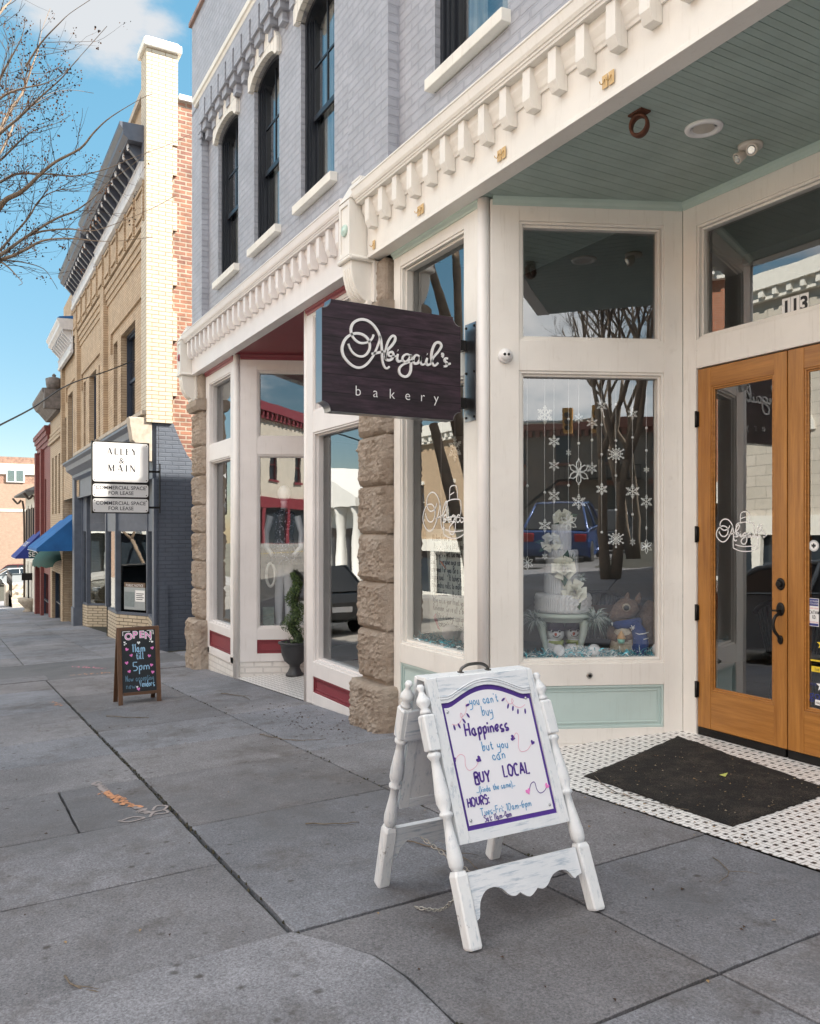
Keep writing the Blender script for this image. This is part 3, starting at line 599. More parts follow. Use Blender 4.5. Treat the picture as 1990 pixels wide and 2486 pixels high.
# ================================================================== planes of the shopfronts
CORN = (-4.062, 4.409); SDX, SDY = -cos(rad(66)), -sin(rad(66)); NX, NY = sin(rad(66)), -cos(rad(66))
def SPL(s, z, d=0): return (CORN[0] + SDX * s + NX * d, CORN[1] + SDY * s + NY * d, z)
def FRO(u, z, d=0): return (u, 3.14 - d, z)
def DOR(u, z, d=0): return (u, 4.409 - d, z)
RC = (-9.647, 4.405)
def RSP(s, z, d=0): return (RC[0] + SDX * s + NX * d, RC[1] + SDY * s + NY * d, z)
RC2 = (-8.40, 4.405)
def RSP2(s, z, d=0): return (RC2[0] - SDX * s - NX * d, RC2[1] + SDY * s + NY * d, z)
def RDO(u, z, d=0): return (u, 4.405 - d, z)
def pb(mb, fn, u0, u1, z0, z1, d0, d1, mi=0):
    return mb.hexa([fn(u0, z0, d1), fn(u1, z0, d1), fn(u1, z0, d0), fn(u0, z0, d0), fn(u0, z1, d1), fn(u1, z1, d1), fn(u1, z1, d0), fn(u0, z1, d0)], mi)
def bead(mb, fn, u0, u1, z0, z1, d0=-.055, d1=-.012, w=.018, mi=0):
    """moulding round an opening"""
    for k, (a, b, dd) in enumerate(((0, w, d1), (w, w * 1.9, (d0 + d1) / 2))):
        pb(mb, fn, u0 + a, u0 + b, z0 + a, z1 - a, d0 - .03, dd, mi); pb(mb, fn, u1 - b, u1 - a, z0 + a, z1 - a, d0 - .03, dd, mi)
        pb(mb, fn, u0 + b, u1 - b, z1 - b, z1 - a, d0 - .03, dd, mi); pb(mb, fn, u0 + b, u1 - b, z0 + a, z0 + b, d0 - .03, dd, mi)
def panel(mb, fn, u0, u1, z0, z1, mi=0):
    """recessed panel with a raised border"""
    pb(mb, fn, u0, u1, z0, z1, -.06, -.02, mi)
    for k in (0, 1):
        a, b, dd = (0, .016, -.008) if k == 0 else (.032, .042, -.013)
        pb(mb, fn, u0 + a, u0 + b, z0 + a, z1 - a, -.03, dd, mi); pb(mb, fn, u1 - b, u1 - a, z0 + a, z1 - a, -.03, dd, mi)
        pb(mb, fn, u0 + b, u1 - b, z1 - b, z1 - a, -.03, dd, mi); pb(mb, fn, u0 + b, u1 - b, z0 + a, z0 + b, -.03, dd, mi)
def pane(fn, u0, u1, z0, z1, d, parent, m=None, label=None):
    b = MB(); b.add([fn(u0, z0, d), fn(u1, z0, d), fn(u1, z1, d), fn(u0, z1, d)], [(0, 1, 2, 3)])
    o = b.build('glass_pane', m or GLASS, parent, fix=False)
    if label: o['label'] = label
    return o
def frame_wall(parent, fn, U, cols, rows, base_to, trim, panelm, name='window_frame', panelrow=None, T=.07, gd=-.075):
    """U=(u0,u1) outer; cols=(a,b) opening; rows list of (z0,z1) openings; panelrow=(z0,z1); base_to=(zl,zr)"""
    u0, u1 = U; a, b = cols; f = MB(); top = 2.25
    zb = panelrow[0] if panelrow else rows[-1][0]
    lo = panelrow[1] if panelrow else rows[-1][0]
    pb(f, fn, u0, a, zb - .1, top, -T, 0); pb(f, fn, b, u1, zb - .1, top, -T, 0)
    zs = [top] + [q for r in rows for q in (r[1], r[0])] + [lo]
    for i in range(0, len(zs) - 1, 2):
        if zs[i] - zs[i + 1] > .004: pb(f, fn, a, b, zs[i + 1], zs[i], -T, -.002)
    f.hexa([fn(u0, base_to[0], .0), fn(u1, base_to[1], .0), fn(u1, base_to[1], -T), fn(u0, base_to[0], -T), fn(u0, zb - .1, .0), fn(u1, zb - .1, .0), fn(u1, zb - .1, -T), fn(u0, zb - .1, -T)])
    pb(f, fn, a, b, zb - .1, zb, -T, -.002)
    for z0, z1 in rows: bead(f, fn, a, b, z0, z1, gd + .02, -.012)
    o = f.build(name, trim, parent, bevel=.003)
    if panelrow:
        p = MB(); panel(p, fn, a + .002, b - .002, panelrow[0] + .002, panelrow[1] - .002); p.build('kick_panel', panelm, parent, bevel=.002)
    for z0, z1 in rows: pane(fn, a + .02, b - .02, z0 + .02, z1 - .02, gd, parent)
    return o
# ================================================================== the bakery shopfront
bak = thing('bakery_storefront', 'cream bakery shopfront with mint panels, recessed entry and oak doors', 'storefront', (-4, 4.0, -1.4))
frame_wall(bak, FRO, (-5.93, -4.655), (-5.825, -4.88), [(1.30, 2.127), (-.90, 1.095)], (-1.64, -1.56), TRIM, MINT, panelrow=(-1.35, -1.05), gd=-.10, T=.12)
frame_wall(bak, SPL, (-.0, 1.345), (.132, 1.146), [(1.30, 2.11), (-.905, 1.093)], (-1.40, -1.56), TRIM, MINT, panelrow=(-1.35, -1.055))
po = MB(); px, py = -4.655, 3.155
po.lathe([(.042, g(px, py) - .02), (.042, 2.26)], lambda x, y, h: (px + x, py + y, h), 16); po.build('corner_post', TRIM2, bak)
dw = MB()
pb(dw, DOR, -4.06, -3.947, -1.39, 2.25, -.1, .0); pb(dw, DOR, -2.56, -2.45, -1.39, 2.25, -.1, .0)
pb(dw, DOR, -3.947, -2.56, 2.075, 2.25, -.1, -.002); pb(dw, DOR, -3.947, -2.56, 1.105, 1.30, -.1, -.002)
bead(dw, DOR, -3.947, -2.56, 1.30, 2.075, -.06, -.012); dw.build('door_surround', TRIM, bak, bevel=.003)
pane(DOR, -3.925, -2.58, 1.32, 2.055, -.075, bak)
# beyond the doors the unseen front is made up, set back for the reflections
def door(u0, u1, hinge_left, label):
    d0, d1 = -.055, -.012
    L = MB(); sw_ = .106
    z0, z1 = -1.322, 1.096
    pb(L, DOR, u0, u0 + sw_, z0, z1, d0, d1); pb(L, DOR, u1 - sw_ + .016, u1, z0, z1, d0, d1)
    R_ = MB(); pb(R_, DOR, u0 + sw_, u1 - sw_ + .016, .968, z1, d0, d1 - .0015); pb(R_, DOR, u0 + sw_, u1 - sw_ + .016, z0, -1.066, d0, d1 - .0015)
    for k, dd in ((0, -.018), (1, -.026)):
        a, b = .0 + .012 * k, .012 + .012 * k
        pb(R_, DOR, u0 + sw_ + a, u0 + sw_ + b, -1.066 + a, .968 - a, d0, dd); pb(R_, DOR, u1 - sw_ + .016 - b, u1 - sw_ + .016 - a, -1.066 + a, .968 - a, d0, dd)
        pb(R_, DOR, u0 + sw_ + b, u1 - sw_ + .016 - b, .968 - b, .968 - a, d0, dd); pb(R_, DOR, u0 + sw_ + b, u1 - sw_ + .016 - b, -1.066 + a, -1.066 + b, d0, dd)
    L.v += []; n = len(L.v)
    L.add(R_.v, R_.f, 1)
    D = L.build('door', [OAK, OAKH], bak, bevel=.003); D['_w'] = (-4, 4.0, -1.4)
    if label: D['label'] = label
    # children of the door take the door's frame (identity under the shopfront)
    def sub(mb, name, mats, **k):
        o = mb.build(name, mats, bak, **k); o.parent = D; return o
    b = MB(); b.add([DOR(u0 + sw_ + .02, -1.046, -.034), DOR(u1 - sw_ - .004, -1.046, -.034), DOR(u1 - sw_ - .004, .948, -.034), DOR(u0 + sw_ + .02, .948, -.034)], [(0, 1, 2, 3)]); sub(b, 'glass_pane', GLASS, fix=False)
    b = MB(); pb(b, DOR, u0 + .005, u1 - .005, -1.372, -1.322, -.05, -.008); sub(b, 'sweep', IRON)
    if hinge_left:
        for zz in (.76, -.02, -.55, -1.07):
            b = MB(); b.lathe([(.010, zz - .055), (.010, zz + .055)], lambda x, y, h: (u0 - .004 + x, 4.409 + y, h), 8); pb(b, DOR, u0 - .012, u0 + .012, zz - .05, zz + .05, -.012, -.004); sub(b, 'hinge', IRON)
    return D, sub
D1, sub1 = door(-3.940, -3.259, True, 'oak door leaf with black handle and white cake lettering')
D2, sub2 = door(-3.251, -2.565, False, 'oak door leaf with stickers on its glass')
hx = -3.300
def disc(mb, fn, u, z, d, r, th, n=18, mi=0, ry=None):
    ry = ry or r
    mb.lathe([(r * .98, 0), (r, th * .5), (r * .8, th)], lambda x, y, h: fn(u + x, z + y * ry / r, d + h), n, mi)
b = MB(); disc(b, DOR, hx, -.322, -.012, .030, .012, ry=.038); disc(b, DOR, hx, -.322, 0, .019, .018); sub1(b, 'deadbolt', IRON)
b = MB(); disc(b, DOR, hx, -.475, -.012, .028, .012, ry=.042)
pts = [(hx, -.50, .0), (hx - .004, -.52, .035), (hx - .006, -.56, .05), (hx - .004, -.605, .042), (hx, -.64, .012), (hx, -.66, .002)]
b.tube([DOR(*p) for p in smooth(pts, 4)], .0095, 8); pb(b, DOR, hx - .02, hx + .012, -.487, -.477, 0, .045); disc(b, DOR, hx, -.662, -.012, .018, .014, ry=.028)
sub1(b, 'handle', IRON)
# window letters and stickers: flat prints lying on the glass
b = MB(); ABI_FLAT = None
def abig(mb, fn, u0, v0, w, sw, mi=0):
    """the script name; u runs to the reader's right"""
    y0, y1, z0, z1 = 2.18, 3.02, .97, 1.40
    k = w / (y1 - y0)
    for st in ABI:
        q = smooth(st, 4)
        mb.ribbon([(u0 + (a - y0) * k, v0 + (c - 1.16) * k) for a, c in q], sw, fn, mi)
def cake_outline(mb, fn, u, v, h, sw, mi=0):
    P = [[(-.5, -.42), (-.5, -.08), (-.42, -.02), (-.1, .03), (.35, .0), (.5, -.06), (.5, -.38)], [(-.5, -.42), (-.2, -.52), (.2, -.52), (.5, -.42)], [(-.42, -.30), (-.1, -.36), (.45, -.33)],
         [(-.34, .06), (-.38, .38), (-.2, .46), (.1, .48), (.34, .42), (.34, .08)], [(-.2, .47), (-.18, .78), (.0, .84), (.16, .78), (.18, .5)], [(-.18, .60), (.02, .66)]]
    for st in P:
        q = smooth(st, 3); mb.ribbon([(u + a * h * .62, v + c * h * .62) for a, c in q], sw, fn, mi)
b = MB(); cake_outline(b, lambda u, v: DOR(u, v, -.0332), -3.575, -.03, .30, .006); abig(b, lambda u, v: DOR(u, v, -.0328), -3.80, -.02, .40, .008)
sub1(b, 'decal', WHITE, fix=False)
b = MB(); cake_outline(b, lambda u, v: FRO(u, v, -.0985), -5.17, .10, .46, .008); abig(b, lambda u, v: FRO(u, v, -.098), -5.62, .10, .80, .010)
b.build('decal', WHITE, bak, fix=False)['label'] = 'white cake lettering on the narrow window'
b = MB()
zz = -.0335
def flat(u0, u1, z0, z1, d, mi): pb(b, DOR, u0, u1, z0, z1, d - .0004, d, mi)
flat(-3.127, -3.062, -.560, -.395, zz, 0); flat(-3.124, -3.065, -.440, -.398, zz + .0006, 1); flat(-3.124, -3.065, -.557, -.543, zz + .0006, 1)
text_mb(b, 'CATAWBA', lambda u, v: DOR(-3.0945 + u, -.416 + v, zz + .0012), .0135, 0); text_mb(b, 'COLLEGE', lambda u, v: DOR(-3.0945 + u, -.431 + v, zz + .0012), .0135, 0)
text_mb(b, 'SHOW VALID', lambda u, v: DOR(-3.0945 + u, -.457 + v, zz + .0012), .010, 2); text_mb(b, 'DISCOUNTS HERE!', lambda u, v: DOR(-3.0945 + u, -.538 + v, zz + .0012), .0075, 2)
hand(b, 'CATAWBA', -3.123, -.487, .018, .003, lambda u, v: DOR(u, v, zz + .0012), 3, wid=.8); hand(b, 'I.D.', -3.105, -.515, .02, .003, lambda u, v: DOR(u, v, zz + .0012), 3, wid=.8)
b.lathe([(.034, 0), (.034, .0008)], lambda x, y, h: DOR(-3.094 + x, -.085 + y, zz + h), 28, 4)
b.lathe([(.026, 0), (.026, .0006)], lambda x, y, h: DOR(-3.094 + x, -.085 + y, zz + .001 + h), 24, 0)
wing = [(-.016, .010), (-.009, .004), (-.004, .012), (0, .016), (.004, .012), (.009, .004), (.016, .010), (.012, -.006), (.005, -.006), (.004, -.016), (0, -.012), (-.004, -.016), (-.005, -.006), (-.012, -.006)]
b.prism(wing, lambda u, v, w: DOR(-3.094 + u, -.085 + v, zz + .0018 + w), 0, .0005, 3)
for rr_ in (.030,):
    b.ribbon([(rr_ * cos(i * .2), rr_ * sin(i * .2)) for i in range(33)], .002, lambda u, v: DOR(-3.094 + u, -.085 + v, zz + .0014), 0)
def star(u, z, r, mi): b.prism([(r * (1 if k % 2 == 0 else .42) * sin(k * pi / 5), r * (1 if k % 2 == 0 else .42) * cos(k * pi / 5)) for k in range(10)], lambda x, y, w: DOR(u + x, z + y, zz + w), 0, .0006, mi)
star(-3.045, -.66, .032, 5); text_mb(b, 'ROCO', lambda u, v: DOR(-3.09 + u, -.705 + v, zz), .022, 3)
flat(-3.115, -2.99, -.766, -.756, zz, 5); flat(-3.11, -2.98, -.828, -.795, zz, 5); text_mb(b, '1st Place', lambda u, v: DOR(-3.045 + u, -.82 + v, zz + .0008), .026, 3)
text_mb(b, '2018', lambda u, v: DOR(-3.10 + u, -.91 + v, zz), .022, 1); star(-3.045, -.905, .036, 0); text_mb(b, 'gold', lambda u, v: DOR(-3.06 + u, -.99 + v, zz), .075, 1)
flat(-3.085, -2.985, -1.022, -.990, zz + .001, 0); text_mb(b, 'FIRST PLACE', lambda u, v: DOR(-3.035 + u, -1.014 + v, zz + .002), .016, 3)
sub2(b, 'sticker', [WHITE, NAVYP, REDP, INK, M('seal_grey', (.34, .36, .38), .6, .05, 9, 0), YEL], fix=False)
b = MB()
for i, ch in enumerate('113'):
    u0 = -3.337 + i * .061; pb(b, DOR, u0, u0 + .058, 1.325, 1.434, -.0745, -.074, 0)
    text_mb(b, ch, lambda u, v: DOR(u0 + .029 + u, 1.335 + v, -.0733), .118, 1, bold=.004)
b.build('house_number', [WHITE, INK], bak, fix=False)
# soffit of separate beaded boards, crown moulding
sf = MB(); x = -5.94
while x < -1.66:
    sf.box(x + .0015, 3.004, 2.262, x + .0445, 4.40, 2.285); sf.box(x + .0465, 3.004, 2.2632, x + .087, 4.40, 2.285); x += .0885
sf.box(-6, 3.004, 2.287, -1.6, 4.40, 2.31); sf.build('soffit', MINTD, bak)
cm = MB()
prof = [(.0, 2.21), (.006, 2.21), (.01, 2.225), (.026, 2.24), (.03, 2.262), (.0, 2.262)]
for fn, a, c in ((FRO, -5.93, -4.67), (SPL, .0, 1.33), (DOR, -4.05, -1.62)):
    cm.prism(prof, lambda u, v, w, fn=fn: fn(w, v, u), a, c)
cm.build('crown_moulding', M('pale_sage_paint', (.45, .56, .52), .45, .05, 4, .1, 40), bak)
# cornice with brackets
def cornice(parent, x0, x1, pitch, first, trim, zb):
    c = MB(); fn = lambda y, z, w: (w, y, z)
    c.prism([(3.0, zb), (3.115, zb), (3.115, 2.80), (3.0, 2.80)], fn, x0, x1)
    c.prism([(2.993, zb), (2.9995, zb), (2.9995, zb + .03), (2.995, zb + .025)], fn, x0 + .002, x1 - .002)
    c.prism([(2.9993, 2.545), (2.988, 2.545), (2.984, 2.56), (2.976, 2.572), (2.968, 2.60), (2.955, 2.625), (2.948, 2.64), (2.948, 2.688), (2.9993, 2.688)], fn, x0 + .004, x1 - .004)
    c.prism([(2.9992, 2.6885), (2.897, 2.6885), (2.893, 2.702), (2.886, 2.705), (2.884, 2.716), (2.876, 2.720), (2.866, 2.738), (2.860, 2.765), (2.854, 2.790), (2.848, 2.794), (2.848, 2.806), (2.9992, 2.835), (3.0, 2.8352), (3.112, 2.855), (3.112, 2.801), (2.9992, 2.801)], fn, x0, x1)
    o = c.build('cornice', trim, parent, bevel=.0015)
    x = first
    while x < x1 - .08:
        bk = MB(); w = .070
        bk.prism([(2.998, 2.686), (2.914, 2.686), (2.914, 2.507), (2.940, 2.455), (2.998, 2.455)], lambda y, z, q: (q, y, z), x, x + w)
        bo = bk.build('bracket', trim, parent, bevel=.002); bo.parent = o
        x += pitch
    return o
cornice(bak, -6.13, -1.6, .2343, -6.005, TRIM, 2.256)
hooks = []
for i, (hx_, hy_, hz_) in enumerate(HOOK):
    h = thing('picture_hook', ['single brass hook plate low on the cream fascia beside the rosette bracket', 'pair of brass hooks on the fascia above the narrow bakery window', 'pair of brass hooks on the fascia in front of the mint soffit boards', 'pair of brass hooks high on the fascia above the iron ring'][i], 'hook', (hx_ * 1.0084, 2.992, hz_ * 1.0084), 0, 'brass hooks on the cream fascia')
    b = MB(); m = MB()
    for q in ((0,) if i == 0 else (-.024, .024)):
        b.box(q - .02, -.003, -.035, q + .02, 0, .035)
        m.tube([(q, -.004, .012), (q, -.012, -.005), (q, -.02, -.02), (q - .004, -.03, -.018), (q - .006, -.034, -.006)], .003, 6)
    BRASS = M('worn_brass', (.55, .36, .14), .45, .15, 30, .05, 60, metal=.5)
    b.build('plate', M('adhesive_plate', (.66, .46, .22), .5, .1, 30, 0), h, local=True); m.build('hook', BRASS, h, local=True)
# big console brackets between the shopfronts
def console(parent, xc, rose, w=.205):
    c = MB(); x0, x1 = xc - w / 2, xc + w / 2; fx = lambda y, z, q: (q, y, z)
    c.prism([(2.85, 2.268), (3.1, 2.268), (3.1, 2.735), (2.85, 2.735)], fx, x0, x1)
    for (a0, a1, z0, z1) in ((x0, x0 + .03, 2.275, 2.725), (x1 - .03, x1, 2.275, 2.725), (x0 + .03, x1 - .03, 2.69, 2.725), (x0 + .03, x1 - .03, 2.275, 2.31)): c.box(a0, 2.839, z0, a1, 2.8495, z1)
    c.prism([(2.836, 2.736), (3.11, 2.736), (3.11, 2.93), (2.95, 2.93), (2.94, 2.915)], fx, x0 - .012, x1 + .012)
    c.box(x0 + .02, 2.945, 2.931, x1 - .02, 3.1, 2.95)
    # roll moulding and scroll
    c.tube([(x0 - .02, 2.85, 2.252), (x1 + .02, 2.85, 2.252)], .021, 10); c.tube([(x1 + .010, 2.85, 2.252), (x1 + .010, 3.06, 2.252)], .021, 10); c.tube([(x0 - .010, 2.85, 2.252), (x0 - .010, 3.06, 2.252)], .021, 10)
    prof = [(3.09, 2.24), (2.862, 2.24)] + [(2.862 + .155 * (1 - cos(t * pi / 2)), 2.24 - .33 * sin(t * pi / 2)) for t in [i / 10 for i in range(1, 11)]] + [(3.02, 1.87), (3.09, 1.87)]
    c.prism(prof, fx, x0 + .012, x1 - .012)
    for q in (-.045, 0, .045): c.tube([(xc + q, 2.862 + .155 * (1 - cos(t * pi / 2)) - .003, 2.24 - .33 * sin(t * pi / 2)) for t in [i / 8 for i in range(1, 8)]], .0075, 6)
    c.tube([(x0 - .005, 3.02, 1.895), (x1 + .012, 3.02, 1.895)], .024, 10); c.box(x0 - .02, 3.045, 1.90, x1 + .045, 3.095, 2.24)
    o = c.build('console_bracket', TRIM, parent, bevel=.002)
    r = MB(); r.lathe([(.050, 0), (.050, .012), (.042, .02), (.034, .014), (.03, .016), (.02, .024), (.008, .026)], lambda x, y, h: (xc + x, 2.85 - h, 2.495 + y), 18); ro = r.build('rosette', rose, parent); ro.parent = o
    return o
console(bak, -6.245, M('mint_rosette', (.50, .66, .60), .4, .05, 20, .05))
# ------------------------------------------------------------------ fittings of the entry
t = thing('security_camera', 'round white dome camera with two black eyes on the cream post', 'camera', SPL(1.245, 1.186, .0))
b = MB(); fnc = lambda x, y, h: SPL(1.245 + x, 1.186 + y, h)
b.lathe([(.050, 0), (.050, .018), (.044, .03), (.040, .034)], fnc, 24); b.build('base', WHITE, t)
b = MB(); b.lathe([(.038, .03), (.036, .045), (.028, .058), (.001, .063)], fnc, 20); b.build('dome', WHITE, t)
b = MB()
for q in (-.013, .013): b.lathe([(.0105, 0), (.009, .006), (.001, .007)], lambda x, y, h: SPL(1.245 + q + x, 1.188 + y, .0575 + h), 14)
b.build('lens', IRON, t)
t = thing('wall_spigot', 'small round steel wall plug below the cake window', 'plug', SPL(.66, -.985, .0))
b = MB(); f2 = lambda x, y, h: SPL(.66 + x, -.985 + y, h)
b.lathe([(.021, 0), (.021, .006), (.017, .010)], f2, 18); b.build('flange', M('brushed_nickel', (.42, .40, .37), .35, .1, 30, .05, 60, metal=.9), t)
b = MB(); b.lathe([(.011, .008), (.011, .02), (.006, .021), (.005, .012)], f2, 14); b.build('stem', IRON, t)
lx, ly, lz = SOFF['lamp']
t = thing('recessed_light', 'white ring of a recessed downlight in the mint soffit', 'ceiling light', (lx, ly, 2.262))
b = MB(); b.lathe([(.105, 0), (.100, -.012), (.078, -.016), (.072, -.006), (.060, .018)], lambda x, y, h: (lx + x, ly + y, 2.262 + h), 32); b.build('trim_ring', WHITE, t)
b = MB(); b.lathe([(.06, -.002), (.058, .0)], lambda x, y, h: (lx + x, ly + y, 2.258 + h), 28); b.build('diffuser', M('frosted_lens', (.55, .52, .47), .3, .05, 20, 0), t)
lx, ly, lz = SOFF['flood']
t = thing('emergency_light', 'two small white spot heads on a round base under the soffit', 'ceiling light', (lx, ly, 2.262))
b = MB(); b.lathe([(.07, 0), (.068, -.02), (.04, -.03)], lambda x, y, h: (lx + x, ly + y, 2.262 + h), 24); b.build('base', M('aged_white_plastic', (.62, .57, .52), .45, .05, 20, 0), t)
for q, ax in ((-.035, (-.35, -.75, -.55)), (.04, (.15, -.75, -.35))):
    a = Vector(ax).normalized(); c0 = Vector((lx + q, ly, 2.225)); b = MB()
    b.tube([c0 - a * .005, c0 + a * .02, c0 + a * .06, c0 + a * .062], [.016, .026, .034, .034], 14); h = b.build('lamp_head', M('aged_white_plastic', (.62, .57, .52)), t)
    b = MB(); b.tube([c0 + a * .0625, c0 + a * .066], [.026, .02], 14); b.build('lens', STEEL, t)
lx, ly, lz = SOFF['ring']
t = thing('iron_ring', 'rusty brown iron ring hanging from the mint soffit', 'hook', (lx, ly, 2.262))
RUST = M('rusty_iron', (.10, .035, .018), .7, .4, 30, .3, 60)
b = MB(); b.box(lx - .05, ly - .035, 2.252, lx + .05, ly + .035, 2.263); b.build('plate', RUST, t)
b = MB(); ra_ = Vector((.45, -.89, 0)); rb_ = Vector((.89, .45, 0)); rc_ = Vector((lx, ly, 2.192))
b.lathe([(.060, -.022), (.064, 0), (.060, .022), (.047, .022), (.045, 0), (.047, -.022), (.060, -.022)], lambda x, y, h: rc_ + rb_ * x * .85 + Vector((0, 0, y)) + ra_ * h, 28, 0, True, False); b.build('ring', RUST, t)
# doormat
MATM = NT('coir_mat'); MATM.p.inputs['Roughness'].default_value = .95
MATM.col(MATM.mix(MATM.rng(MATM.math('ADD', MATM.noise(150, 3, .8), MATM.rng(MATM.noise(6, 6, .7), .4, .7, -.1, .12)), .46, .76), (.010, .009, .009), (.12, .095, .075))); MATM.bump(MATM.noise(120, 4, .8), 1.0, .02); MATM = MATM.m
t = MB(); Q = [(-3.83, 3.33), (-2.72, 3.29), (-2.74, 4.11), (-3.98, 4.28)]; NN = 22; mr_ = random.Random(4)
grid = []
for i in range(NN + 1):
    for j in range(NN + 1):
        a, c = i / NN, j / NN
        x = (Q[0][0] * (1 - a) + Q[1][0] * a) * (1 - c) + (Q[3][0] * (1 - a) + Q[2][0] * a) * c; y = (Q[0][1] * (1 - a) + Q[1][1] * a) * (1 - c) + (Q[3][1] * (1 - a) + Q[2][1] * a) * c
        if i in (0, NN) or j in (0, NN): x += mr_.uniform(-.006, .006); y += mr_.uniform(-.006, .006)
        grid.append((x, y, tz(x, y) + .014 + mr_.uniform(0, .004) - (.009 if i in (0, NN) or j in (0, NN) else 0)))
t.add(grid, [(i * (NN + 1) + j, (i + 1) * (NN + 1) + j, (i + 1) * (NN + 1) + j + 1, i * (NN + 1) + j + 1) for i in range(NN) for j in range(NN)], 0, True)
rim = [i * (NN + 1) for i in range(NN + 1)] + [NN * (NN + 1) + j for j in range(1, NN + 1)] + [i * (NN + 1) + NN for i in range(NN - 1, -1, -1)] + [j for j in range(NN - 1, 0, -1)]
lo = [(grid[i][0], grid[i][1], tz(grid[i][0], grid[i][1]) + .001) for i in rim]; hi = [grid[i] for i in rim]; n = len(rim)
t.add(lo + hi, [(i, (i + 1) % n, n + (i + 1) % n, n + i) for i in range(n)])
tag(t.build('doormat', MATM), 'black coir doormat with bits of debris lying before the oak doors', 'doormat')
b = MB(); lxx, lyy = -3.26, 3.83; b.add([(lxx, lyy, tz(lxx, lyy) + .024), (lxx + .035, lyy + .01, tz(lxx, lyy) + .02), (lxx + .02, lyy + .05, tz(lxx, lyy) + .034), (lxx - .008, lyy + .03, tz(lxx, lyy) + .02)], [(0, 1, 2, 3)])
tag(b.build('leaf', M('yellow_green_leaf', (.45, .47, .12), .6, .2, 30, 0), fix=False), 'small yellow green leaf lying on the black doormat', 'leaf')
# ------------------------------------------------------------------ hanging bakery sign
DSTEEL = M('dark_brushed_steel', (.30, .31, .33), .28, .05, 6, .03, 60, metal=1)
t = thing('bakery_sign', 'dark plum wooden hanging sign with white script lettering and scooped corners', 'sign', (-4.86, 2.55, 1.1))
def scoop(y0, y1, z0, z1, r, n=8):
    P = []
    for (cy, cz, a0) in ((y0, z0, 90), (y1, z0, 180), (y1, z1, 270), (y0, z1, 360)):
        for i in range(n + 1):
            q = rad(a0 - 90 * i / n); P.append((cy + r * cos(q), cz + r * sin(q)))
    return P
k = NT('plum_sign_boards'); k.p.inputs['Roughness'].default_value = .5
st = k.noise(1.6, 9, .68, stretch=(3, 3, 26)); wv = k.noise(2.2, 5, .6, stretch=(1, 1.0, 3.0))
c = k.mix(k.rng(st, .34, .68), (.010, .007, .010), (.062, .033, .052)); c = k.mix(k.rng(wv, .45, .75, 0, .8), c, (.012, .010, .012))
sp = k.n('ShaderNodeSeparateXYZ'); k.l(k.tc.outputs['UV'], sp.inputs[0])
gr = k.math('ABSOLUTE', k.math('SUBTRACT', k.math('FRACT', k.math('DIVIDE', k.math('SUBTRACT', sp.outputs[1], .765), .1187)), .5))
gl_ = k.math('GREATER_THAN', gr, .478); c = k.mix(gl_, c, (.004, .003, .004)); k.col(c); k.bump(k.math('SUBTRACT', st, gl_), .15, .003)
PLUM = k.m
b = MB(); sc = scoop(2.04, 3.075, .765, 1.476, .062)
b.prism(sc, lambda y, z, w: (w, y, z), -4.819, -4.821, 0); b.prism(sc, lambda y, z, w: (w, y, z), -4.921, -4.919, 0)
b.build('face', PLUM, t)
b = MB(); b.prism(scoop(2.038, 3.077, .763, 1.478, .060), lambda y, z, w: (w, y, z), -4.8215, -4.9185); b.build('edge_return', DSTEEL, t)
b = MB()
for st_ in ABI:
    q = smooth(st_, 5); n = len(q); w_ = [.0115 + .0055 * sin(pi * i / max(1, n - 1)) for i in range(n)]
    b.ribbon(q, w_, lambda y, z: (-4.809, y, z))
    o0 = len(b.v); L = b.v[o0 - 2 * n:]
    vs = []
    for i in range(n): vs += [L[2 * i], L[2 * i + 1], (-4.820, *L[2 * i][1:]), (-4.820, *L[2 * i + 1][1:])]
    b.add(vs, [(4 * i, 4 * i + 2, 4 * i + 6, 4 * i + 4) for i in range(n - 1)] + [(4 * i + 1, 4 * i + 5, 4 * i + 7, 4 * i + 3) for i in range(n - 1)])
for ch, yy, zz_ in BAK: text_mb(b, ch, lambda u, v: (-4.817, yy + u, .889 - .012 + v), .094, 0, bold=-.0008)
b.build('lettering', M('raised_white_letters', (.88, .88, .88), .4, .02, 20, 0), t, fix=False)
b = MB()
for st_ in ABI:
    q = smooth(st_, 3); b.ribbon([(5.115 - a, c_) for a, c_ in q], .015, lambda y, z: (-4.924, y, z))
for ch, yy, zz_ in BAK: text_mb(b, ch, lambda u, v: (-4.923, 5.115 - yy - u, .877 + v), .094, 0, bold=-.0008)
b.build('lettering', M('raised_white_letters', (.72, .72, .74)), t, fix=False)
b = MB()
for zz_ in (1.295, .895): b.box(-4.905, 3.0775, zz_ - .036, -4.835, 3.1335, zz_ + .036)
b.build('arm', IRON, t)
b = MB(); b.box(-4.852, 3.134, .763, -4.720, 3.1385, 1.441); b.build('mounting_plate', DSTEEL, t)
b = MB()
for u in (-4.838, -4.735):
    for z in (1.415, 1.10, .79): b.lathe([(.010, 0), (.008, .007), (.001, .008)], lambda x, y, h: (u + x, 3.134 - h, z + y), 8)
b.build('bolt', IRON, t)
